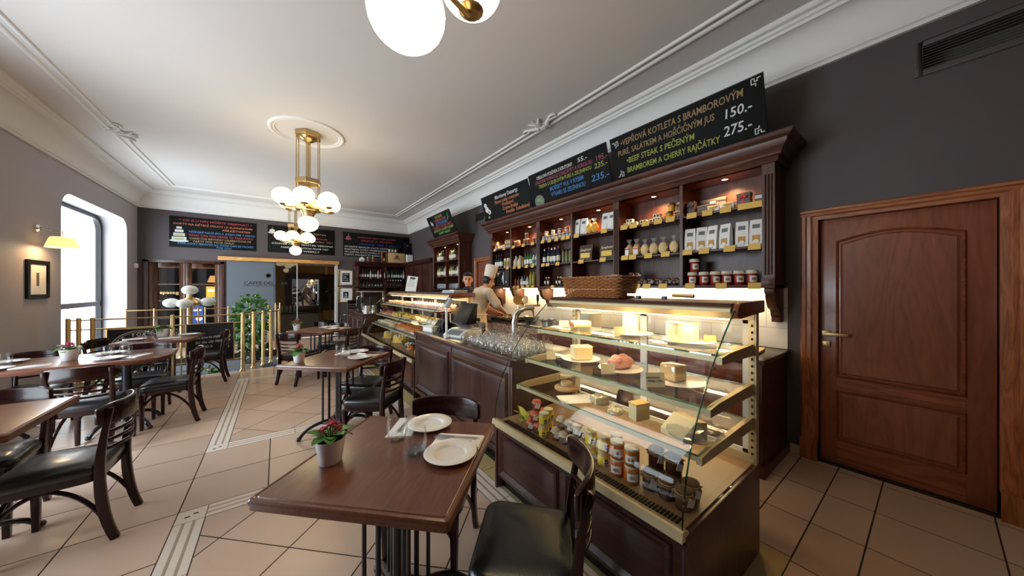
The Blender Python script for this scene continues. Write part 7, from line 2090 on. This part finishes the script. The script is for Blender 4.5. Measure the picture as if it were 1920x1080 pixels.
def vent(label, y0, y1, z0, z1, n, xw=XR):
    r = root('air_vent', label, 'vent', (xw, (y0 + y1) / 2, z0))
    w, h = (y1 - y0) / 2, z1 - z0
    f = 0.035
    part('frame', MB().box(-0.014, -0.001, -w, -w + f, 0, h).box(-0.014, -0.001, w - f, w, 0, h).box(-0.014, -0.001, -w + f, w - f, 0, f).box(-0.014, -0.001, -w + f, w - f, h - f, h), M['wall_dark'], r, bev=0.002)
    part('shaft', MB().box(0.185, 0.195, -w + f, w - f, f, h - f), M['duct'], r)
    for k in range(n):
        z = f + (h - 2 * f) * (k + 0.5) / n
        part('slat', MB().prism([(-0.012, z - 0.006), (-0.003, z + 0.002), (-0.003, z + 0.005), (-0.012, z - 0.003)], -w + f, w - f, 'y'), colmat('vent_slat', 70, 66, 64, 0.5), r, smooth=False)
    return r
vent('long dark slatted air vent high above the mahogany door', -1.05, 0.085, 2.865, 3.10, 9)
vent('small dark air vent above the second wooden door', 5.72, 6.13, 2.85, 3.08, 6)
al = root('alarm_sounder', 'small round white alarm with a red band in the corner by the double door', 'alarm', (XL + 0.001, 10.40, 1.90))
part('body', MB().lathe([(0.055, 0), (0.055, 0.03), (0.04, 0.05), (0.0001, 0.055)], 18), M['white'], al, rot=(0, PI / 2, 0))
part('red_band', MB().box(0.051, 0.058, -0.04, 0.04, -0.012, 0.012), colmat('red_ribbon', 190, 24, 30), al)
dl = root('table_lamp', 'small lamp with an orange shade seen through the glazed double door', 'lamp', (-1.42, 12.0, 0))
part('stand', MB().tube([(0, 0, 0.0), (0, 0, 1.55)], 0.012, 8).lathe([(0.12, 0), (0.12, 0.02), (0.02, 0.04)], 16), M['brass_dull'], dl)
part('shade', MB().lathe([(0.09, 1.75), (0.15, 1.57), (0.145, 1.57), (0.085, 1.75)], 20, cap=False), emis('dim_orange_shade', (0.9, 0.45, 0.15), 0.5), dl)
for (x, z0, z1, m_, lab) in ((-1.30, 1.0, 1.45, 'orange', 'yellow and white poster stuck on the glazed double door'), (-1.55, 0.55, 0.98, 'blue', 'blue poster stuck low on the glazed double door')):
    pq = root('door_poster', lab, 'poster', (x, YB + 0.028, z0))
    part('sheet', MB().box(-0.10, 0.10, 0, 0.002, 0, z1 - z0), colmat('poster_' + m_, *((226, 176, 40) if m_ == 'orange' else (44, 74, 150)), 0.6), pq, smooth=False)
    part('print_block', MB().box(-0.07, 0.07, -0.001, 0, (z1 - z0) * 0.72, (z1 - z0) * 0.86), M['paper'], pq, smooth=False)
    part('print_disc', MB().lathe([(0.06, 0), (0.06, 0.001), (0.0001, 0.001)], 20), colmat('poster_disc', 60, 120, 190) if m_ == 'orange' else M['paper'], pq, loc=(0.03, -0.0002, (z1 - z0) * 0.3), rot=(PI / 2, 0, 0))
letter(dd, 'Beseda', 0.10, M['brass'], (-1.86, YB + 0.028, 1.32), (PI / 2, PI, 0), width=0.30, shear=0)
# bar stools by the pictures
def bar_stool(loc, rz, label):
    r = root('bar_stool', label, 'bar stool', loc, rz, 'dark bar stools by the pictures')
    part('seat', MB().lathe([(0.0001, 0.66), (0.17, 0.66), (0.18, 0.675), (0.175, 0.70), (0.0001, 0.71)], 22), M['leather'], r)
    for sx in (-1, 1):
        part('front_leg', MB().tube([(0.13 * sx, 0.13, 0.66), (0.17 * sx, 0.17, 0)], 0.016, 8), M['chairwood'], r)
        part('rear_leg', MB().tube([(0.17 * sx, -0.19, 0), (0.14 * sx, -0.14, 0.66), (0.16 * sx, -0.18, 1.08)], 0.016, 8), M['chairwood'], r)
    part('foot_ring', MB().tube([(0.165 * math.cos(2 * PI * i / 24), 0.165 * math.sin(2 * PI * i / 24), 0.25) for i in range(24)], 0.010, 6, closed=True), M['chairwood'], r)
    for z, hgt in ((1.03, 0.10), (0.93, 0.03), (0.86, 0.03), (0.79, 0.03)):
        part('back_slat', bar(MB(), [(0.16 * (2 * i / 8 - 1), -0.165 - 0.035 * (1 - (2 * i / 8 - 1) ** 2), z) for i in range(9)], (0, 0, 1), hgt, 0.014), M['chairwood'], r)
    return r
bar_stool((1.58, 9.75, 0), 0.5, 'dark ladder-back bar stool under the framed print')
bar_stool((2.06, 9.70, 0), 0.3, 'dark ladder-back bar stool beside the coffee counter')
# ================================================================== WINE CABINET ON THE BACK WALL
wc = root('wine_cabinet', 'dark wine cabinet with rows of bottles on the back wall', 'cabinet', (2.7, 10.35, 0))
WX0, WX1, WY = 1.90, 3.52, 10.20
wpart('lower_cabinet', MB().box(WX0, 2.90, 10.05, YB - 0.002, 0.06, 0.90), M['walnut'], wc)
wpart('plinth', MB().box(WX0 + 0.03, 2.87, 10.1, YB - 0.002, 0.0, 0.06), M['black'], wc)
wpart('back_panel', MB().box(WX0, WX1, YB - 0.02, YB - 0.003, 0.90, 2.10), M['walnut'], wc)
for x in (WX0, 2.68, WX1 - 0.03):
    wpart('upright', MB().box(x, x + 0.04, WY, YB - 0.02, 0.90, 2.10), M['walnut'], wc)
for z in (0.90, 1.42, 1.68, 2.07):
    wpart('shelf_board', MB().box(WX0, WX1, WY, YB - 0.02, z, z + 0.025), M['walnut'], wc)
wpart('cornice', MB().prism([(WY, 2.08), (WY - 0.03, 2.09), (WY - 0.05, 2.14), (WY - 0.09, 2.17), (WY - 0.09, 2.20), (YB - 0.003, 2.20), (YB - 0.003, 2.08)], WX0 - 0.08, WX1, 'x'), M['walnut'], wc)
wc2 = root('tall_dark_cabinet', 'tall dark cabinet filling the corner on the right wall', 'cabinet', (3.4, 9.0, 0.89))
wpart('body', MB().box(3.26, XR - 0.002, 7.86, 10.10, 0.891, 2.10), M['walnut'], wc2)
wpart('cornice', MB().prism([(3.26, 2.08), (3.22, 2.10), (3.18, 2.16), (3.17, 2.20), (XR - 0.003, 2.20), (XR - 0.003, 2.08)], 7.86, 10.10, 'y'), M['walnut'], wc2)
for k in range(3):
    wpart('cabinet_door', MB().box(3.245, 3.26, 7.90 + 0.73 * k, 8.58 + 0.73 * k, 0.93, 2.05), M['walnut'], wc2, bev=0.006)
wcols = [(darkglass, 'dark'), (colmat('red_bottle', 130, 26, 30, 0.15), 'red'), (blueb, 'navy'), (greenb, 'green'), (clearb, 'pale')]
seq = [0, 1, 2, 0, 4, 0, 0, 4, 1, 4, 4, 0, 3, 0, 0, 2, 0, 4]
protos = {}
for k, q in enumerate(seq):
    m_, nm = wcols[q]
    x = 1.99 + k * 0.072 + (0.06 if k > 8 else 0)
    lab = '%s bottle with pale label in the row inside the wine cabinet' % nm
    if q not in protos:
        protos[q] = bottle('row_bottle', lab, m_, M['paper'], [M['black'], colmat('red_cap', 150, 36, 30), M['black']][q % 3], 0.030, 0.27)
        protos[q]['group'] = 'bottles in the wine cabinet'
        protos[q].location = (x, 10.30, 1.7055)
    else:
        dup(protos[q], (x, 10.30, 1.7055), rs.uniform(-1, 1))
WBT = bottle('water_carafe', 'clear water carafe with white cap in the wine cabinet', M['drink'], None, M['white'], 0.036, 0.22, 0.02)
WBT['group'] = 'water carafes'
for k in range(6):
    (WBT if k == 0 else dup(WBT)).location = (2.78 + 0.082 * k, 10.28, 1.4455)
for k in range(8):
    put('hanging_glass', ME_WG, 'wine glass standing upturned on the lower cabinet shelf', 'wine glass', (1.99 + 0.085 * k, 10.30, 1.4455), 0, 'glasses in the wine cabinet')
# on top of the wine cabinet
CT = 2.2005
cr = root('wine_crate', 'pale wooden wine crate with dark stencil on top of the wine cabinet', 'crate', (3.02, 10.30, CT))
for k in range(3):
    part('plank', MB().box(-0.25, 0.25, -0.155, -0.14, 0.005 + k * 0.105, 0.103 + k * 0.105), M['kraft'], cr, bev=0.002)
part('crate_body', MB().box(-0.25, 0.25, -0.139, 0.15, 0, 0.315), M['kraft'], cr)
part('stencil', MB().box(-0.10, 0.10, -0.157, -0.1545, 0.12, 0.15).box(-0.05, 0.05, -0.157, -0.1545, 0.16, 0.24), colmat('burnt_stencil', 110, 70, 40, 0.8), cr)
T3B = bottle('beer_bottle', 'dark bottle with pale label standing on the wooden crate', darkglass, M['card_c'], M['black'], 0.034, 0.24)
T3B['group'] = 'bottles on the crate'
for k in range(3):
    (T3B if k == 0 else dup(T3B)).location = (2.83 + 0.095 * k, 10.28, CT + 0.3155)
bx = root('bottle_box', 'open upright box with a bottle inside next to the crate', 'box', (2.66, 10.28, CT))
part('box', MB().box(-0.07, -0.055, -0.07, 0.07, 0, 0.33).box(0.055, 0.07, -0.07, 0.07, 0, 0.33).box(-0.07, 0.07, 0.055, 0.07, 0, 0.33).box(-0.07, 0.07, -0.07, 0.07, 0.32, 0.335).box(-0.07, 0.07, -0.07, 0.07, 0, 0.012), colmat('red_wood_box', 150, 92, 60, 0.6), bx)
part('bottle', MB().lathe([(0.0001, 0.012), (0.036, 0.012), (0.036, 0.19), (0.014, 0.23), (0.013, 0.30), (0.0001, 0.30)], 14), darkglass, bx)
part('bottle_label', MB().lathe([(0.0365, 0.06), (0.0368, 0.14)], 14), M['paper'], bx)
pbag = root('paper_sack', 'crumpled white paper sack beside the crate', 'paper bag', (3.42, 10.22, CT))
_b = MB(); _b.sweep([[(x, y, z + (rs.uniform(-.015, .015) if z > 0.2 else 0)) for x, y in rrect(-0.11, 0.11, -0.11, 0.11, 0.03, 3)] for z in (0.0, 0.1, 0.2, 0.27)])
part('sack', _b, M['paper'], pbag, smooth=False)
part('sack_fold', MB().tube([(0.105 * math.cos(2 * PI * i / 20), 0.105 * math.sin(2 * PI * i / 20), 0.27 + 0.012 * math.cos(i * 2.1)) for i in range(20)], 0.012, 6, closed=True), M['paper'], pbag)
ho = root('carton', 'small white carton with a peaked top on the wine cabinet', 'carton', (2.02, 10.26, CT))
part('carton_body', MB().box(-0.06, 0.06, -0.05, 0.05, 0, 0.10).prism([(-0.06, 0.10), (0.06, 0.10), (0.0, 0.15)], -0.05, 0.05, 'y'), M['paper'], ho)
part('carton_print', MB().box(-0.045, 0.045, -0.052, -0.0495, 0.02, 0.06), colmat('grey_print', 170, 170, 172), ho)
for k, x in enumerate((2.20, 2.34)):
    bj = jar_proto('storage_jar', 'brown storage jar on the wine cabinet next to the %s' % ('white carton' if k == 0 else 'chalkboard corner'), colmat('coffee_beans', 120, 74, 40, 0.5, var=0.4, vscale=60), M['brass_dull'], None, 0.05, 0.15)
    bj.location = (x, 10.26, CT)
spk = root('loudspeaker', 'black loudspeaker high in the back corner', 'loudspeaker', (3.40, 10.40, 2.52))
part('cabinet', MB().box(-0.11, 0.11, -0.12, 0.12, 0, 0.34), M['black'], spk, bev=0.006)
part('bracket', MB().box(-0.03, 0.03, 0.12, 0.149, 0.1, 0.24), M['black'], spk)
part('badge', MB().box(-0.02, 0.02, -0.123, -0.119, 0.26, 0.275), M['plastic_grey'], spk)
# ================================================================== CHALKBOARDS
CT_ = {'white': colmat('chalk_white', 226, 226, 222), 'tan': colmat('chalk_tan', 152, 126, 86, 0.8), 'lime': colmat('chalk_lime', 152, 160, 70, 0.8), 'pink': colmat('chalk_pink', 160, 74, 92, 0.8), 'blue': colmat('chalk_blue', 72, 126, 180, 0.8), 'orange': colmat('chalk_orange', 190, 116, 76, 0.8), 'green': colmat('chalk_green', 110, 176, 84, 0.8), 'red': colmat('chalk_red', 176, 62, 70, 0.8), 'navy': colmat('chalk_navy', 52, 76, 168, 0.8)}
def chalkboard(label, mat4, W, H, lines, border=M['board']):
    """board in its own XY plane, normal +Z, origin at the middle of its lower edge; lines: (text, x0, x1, y, size, colour) as fractions"""
    r = root('chalkboard', label, 'chalkboard')
    r.matrix_world = mat4
    part('board', MB().box(-W / 2, W / 2, 0, H, -0.012, 0.0), M['board'], r, bev=0.002)
    part('top_edge', MB().box(-W / 2, W / 2, H, H + 0.006, -0.013, 0.001), M['walnut'], r)
    for (t, x0, x1, y, sz, c) in lines:
        letter(r, t, sz, CT_[c], (-W / 2 + x0 * W, (1 - y) * H, 0.0008), (0, 0, 0), width=(x1 - x0) * W, name='chalk_line')
    return r
def wall_mat(yc, xb, zb, lean):
    s, c = math.sin(lean), math.cos(lean)
    m = Matrix(((0, -s, -c, xb), (-1, 0, 0, yc), (0, c, -s, zb), (0, 0, 0, 1)))
    return m
def meander(r, x, y, fx, fy, s=0.045):
    pts = [(0, 0), (1, 0), (1, 1), (2, 1), (2, -0.2), (3, -0.2), (3, 1.8), (1.6, 1.8), (1.6, 2.6)]
    b = MB()
    for p, q in zip(pts[:-1], pts[1:]):
        a0, a1, c0, c1 = min(p[0], q[0]) - 0.18, max(p[0], q[0]) + 0.18, min(p[1], q[1]) - 0.18, max(p[1], q[1]) + 0.18
        k = s / 2
        X0, X1 = sorted((x + fx * a0 * k, x + fx * a1 * k)); Y0, Y1 = sorted((y + fy * c0 * k, y + fy * c1 * k))
        b.box(X0, X1, Y0, Y1, 0.0, 0.0012)
    part('corner_ornament', b, CT_['white'], r, smooth=False)
LEAN = 0.26
W1 = 1.41
bd1 = chalkboard('large chalkboard with dish prices of 150 and 275 leaning above the shelves', wall_mat(1.50, 3.135, 2.652, LEAN), W1, 0.45, [
    ('•VEPŘOVÁ KOTLETA S BRAMBOROVÝM', 0.09, 0.90, 0.245, 0.086, 'tan'), ('PURÉ, SALÁTKEM A HOŘČIČNÝM JUS', 0.055, 0.745, 0.46, 0.080, 'tan'),
    ('•BEEF STEAK S PEČENÝM', 0.12, 0.62, 0.68, 0.080, 'lime'), ('BRAMBOREM A CHERRY RAJČÁTKY', 0.115, 0.765, 0.90, 0.080, 'lime'),
    ('150.-', 0.79, 0.925, 0.52, 0.105, 'white'), ('275.-', 0.785, 0.93, 0.83, 0.115, 'white')])
meander(bd1, W1 / 2 - 0.02, 0.43, -1, -1, 0.04); meander(bd1, W1 / 2 - 0.02, 0.02, -1, 1, 0.04); meander(bd1, -W1 / 2 + 0.03, 0.40, 1, -1); meander(bd1, -W1 / 2 + 0.05, 0.03, 1, 1)
bd2 = chalkboard('chalkboard listing soup, linguine and fish with prices of 55 to 235', wall_mat(2.955, 3.135, 2.652, LEAN), 1.40, 0.45, [
    ('CIBULOVÁ POLÉVKA S KRUTONY', 0.12, 0.62, 0.22, 0.062, 'white'), ('55.-', 0.68, 0.79, 0.20, 0.075, 'white'), ('LINGUINE VONGOLE S RAJČÁTKY A RUKOLOU', 0.09, 0.84, 0.36, 0.064, 'pink'), ('195.-', 0.87, 0.985, 0.36, 0.085, 'pink'),
    ('TRESKA S CELEROVÝM PURÉ A ZELENINOU', 0.13, 0.82, 0.50, 0.064, 'lime'), ('235.-', 0.85, 0.985, 0.53, 0.085, 'lime'), ('MOŘSKÝ VLK V RYBÍM', 0.28, 0.72, 0.69, 0.080, 'blue'), ('VÝVARU SE ZELENINOU', 0.29, 0.73, 0.87, 0.080, 'blue'), ('235.-', 0.80, 0.985, 0.83, 0.105, 'blue')])
fish = part('chalk_dish', MB().lathe([(0.10, 0.0), (0.10, 0.001), (0.0001, 0.001)], 30, (-0.55, 0.05, 0.0), sy=0.9), colmat('chalk_grey', 120, 120, 116, 0.9), bd2)
part('chalk_fish', MB().ball((-0.56, 0.07, 0.0), (0.05, 0.022, 0.002), 14, 6).ball((-0.51, 0.04, 0.0), (0.03, 0.015, 0.002), 10, 6), CT_['green'], bd2)
bd3 = chalkboard('chalkboard of desserts in orange handwriting above the shelves', wall_mat(4.36, 3.135, 2.652, LEAN), 1.36, 0.43, [
    ('Morrisovy Dezerty:', 0.32, 0.80, 0.26, 0.085, 'white'), ('Panna cotta s ovocem', 0.30, 0.80, 0.44, 0.080, 'orange'), ('Profiterol', 0.45, 0.68, 0.60, 0.080, 'orange'), ('Creme Brulée', 0.44, 0.75, 0.76, 0.080, 'orange'), ('Fondán', 0.50, 0.67, 0.92, 0.080, 'orange'), ('čokoládový', 0.70, 0.96, 0.92, 0.080, 'orange')])
part('chalk_cow', MB().ball((-0.55, 0.20, 0), (0.06, 0.055, 0.002), 12, 6).ball((-0.58, 0.28, 0), (0.045, 0.04, 0.002), 12, 6).ball((-0.49, 0.15, 0), (0.05, 0.045, 0.002), 12, 6), CT_['white'], bd3)
part('chalk_cow_spots', MB().ball((-0.50, 0.15, 0.001), (0.028, 0.02, 0.002), 10, 6), CT_['pink'], bd3)
part('chalk_flower', MB().ball((-0.53, 0.06, 0), (0.03, 0.022, 0.002), 10, 6), CT_['lime'], bd3)
bd4 = chalkboard('colourful chalkboard leaning over the narrow spirits cabinet', wall_mat(6.83, 3.13, 2.652, 0.42), 1.25, 0.50, [
    ('DO 20.00', 0.36, 0.66, 0.18, 0.085, 'lime'), ('NABÍDKA DNE', 0.30, 0.78, 0.33, 0.085, 'pink'), ('LATTE & ZÁKUSEK', 0.30, 0.80, 0.48, 0.085, 'blue'), ('CHLEBÍČEK OVOCNÝ SALÁT', 0.12, 0.92, 0.62, 0.080, 'red'), ('BONBÓNY A DORTY DOMŮ', 0.10, 0.94, 0.77, 0.080, 'lime'), ('HAPPY NIGHT', 0.28, 0.78, 0.92, 0.075, 'green')])
part('chalk_figure', MB().ball((-0.46, 0.34, 0), (0.025, 0.06, 0.002), 10, 6).ball((-0.40, 0.32, 0), (0.02, 0.05, 0.002), 10, 6), CT_['white'], bd4)
part('chalk_sprig', MB().tube([(0.42, 0.30, 0.001), (0.48, 0.42, 0.001), (0.52, 0.44, 0.001)], 0.008, 5).tube([(0.46, 0.38, 0.001), (0.53, 0.34, 0.001)], 0.007, 5), CT_['green'], bd4)
def back_mat(xc, zb):
    return Matrix(((1, 0, 0, xc), (0, 0, -1, YB - 0.0135), (0, 1, 0, zb), (0, 0, 0, 1)))
ba = chalkboard('chalkboard with a drawn cake and take-away notices above the double door', back_mat(-1.23, 2.37), 1.56, 0.715, [
    ('* CO SI U NÁS MŮŽETE OBJEDNAT? *', 0.10, 0.94, 0.13, 0.062, 'red'), ('DORTY NA DĚTSKÉ OSLAVY I K SLAVNOSTNÍM', 0.04, 0.95, 0.26, 0.062, 'orange'), ('PŘÍLEŽITOSTEM', 0.58, 0.92, 0.38, 0.062, 'orange'), ('VEŠKERÉ NAŠE JÍDLA ZABALÍME S SEBOU', 0.20, 0.985, 0.50, 0.062, 'blue'),
    ('WHAT CAN YOU ORDER TO TAKE-AWAY?', 0.20, 0.96, 0.61, 0.062, 'red'), ('CAKES FOR BIRTHDAY CELEBRATIONS OR', 0.21, 0.93, 0.715, 0.062, 'tan'), ('PARTY FOR YOUR CHILD', 0.25, 0.72, 0.81, 0.062, 'tan'), ('TAKE-AWAY SERVICES ALL FOOD CAN BE PACKED', 0.08, 0.96, 0.90, 0.062, 'blue'), ('FOR YOU', 0.51, 0.69, 0.985, 0.058, 'blue')])
ck_ = MB()
for (rr, y0, y1) in ((0.12, 0.17, 0.24), (0.095, 0.26, 0.33), (0.07, 0.35, 0.41), (0.045, 0.43, 0.48)):
    ck_.box(-0.62 - rr, -0.62 + rr, y0, y1, 0, 0.001)
part('chalk_cake', ck_, CT_['white'], ba)
part('chalk_cake_icing', MB().box(-0.71, -0.53, 0.19, 0.21, 0.001, 0.002).box(-0.69, -0.55, 0.28, 0.30, 0.001, 0.002), CT_['lime'], ba)
part('chalk_cake_plate', MB().lathe([(0.16, 0), (0.16, 0.001), (0.0001, 0.001)], 24, (-0.62, 0.15, 0), sy=0.18), CT_['white'], ba)
bb = chalkboard('chalkboard about roasted coffee above the glass partition', back_mat(0.56, 2.37), 1.55, 0.72, [
    ('ESPRESSO PRAŽÍRNA', 0.18, 0.86, 0.24, 0.06, 'tan'), ('VÝBĚROVÁ KÁVA', 0.05, 0.88, 0.42, 0.06, 'red'), ('VÍDEŇ A VERONA OD ROKU 1957', 0.10, 0.97, 0.54, 0.06, 'tan'), ('COFFEE FROM MASTER VERONA', 0.05, 0.97, 0.69, 0.062, 'white'), ('FAMILY TRADITION FROM 1957', 0.18, 0.90, 0.82, 0.062, 'white'), ('WEEKLY', 0.50, 0.76, 0.94, 0.062, 'white')])
bc_ = chalkboard('chalkboard with wine growers in white lettering above the wine cabinet', back_mat(2.55, 2.37), 1.98, 0.72, [
    ('ROZLÉVANÁ VÍNA Z NAŠÍ VINOTÉKY', 0.20, 0.78, 0.20, 0.058, 'red'), ('VINICE A SKLEPY', 0.24, 0.72, 0.33, 0.058, 'red'), ('PRODEJ TÉŽ S SEBOU', 0.22, 0.86, 0.48, 0.058, 'navy'), ('GIUSEPPE RINALDI CACA CINTO PIANO', 0.015, 0.80, 0.62, 0.062, 'white'), ('BARTMAN DORA PARMIGIANO CAMPO', 0.015, 0.80, 0.73, 0.062, 'white'), ('GIUSEPPE MASCARELLO DOLCETTO', 0.015, 0.80, 0.84, 0.062, 'white'), ('DEITI FIORETTI BAROLO ISIDOR', 0.015, 0.80, 0.955, 0.062, 'white')])
for o_, x in ((bb, -0.68), (bc_, -0.85)):
    part('chalk_cup', MB().lathe([(0.0001, 0.0), (0.09, 0.0), (0.09, 0.001), (0.0001, 0.001)], 20, (x, 0.52, 0), sy=0.3).ball((x, 0.57, 0), (0.06, 0.05, 0.001), 14, 6), CT_['white'] if o_ is bb else CT_['pink'], o_)
    part('chalk_steam', MB().tube([(x, 0.62, 0.001), (x + 0.015, 0.65, 0.001), (x, 0.69, 0.001)], 0.004, 5), CT_['green'], o_)
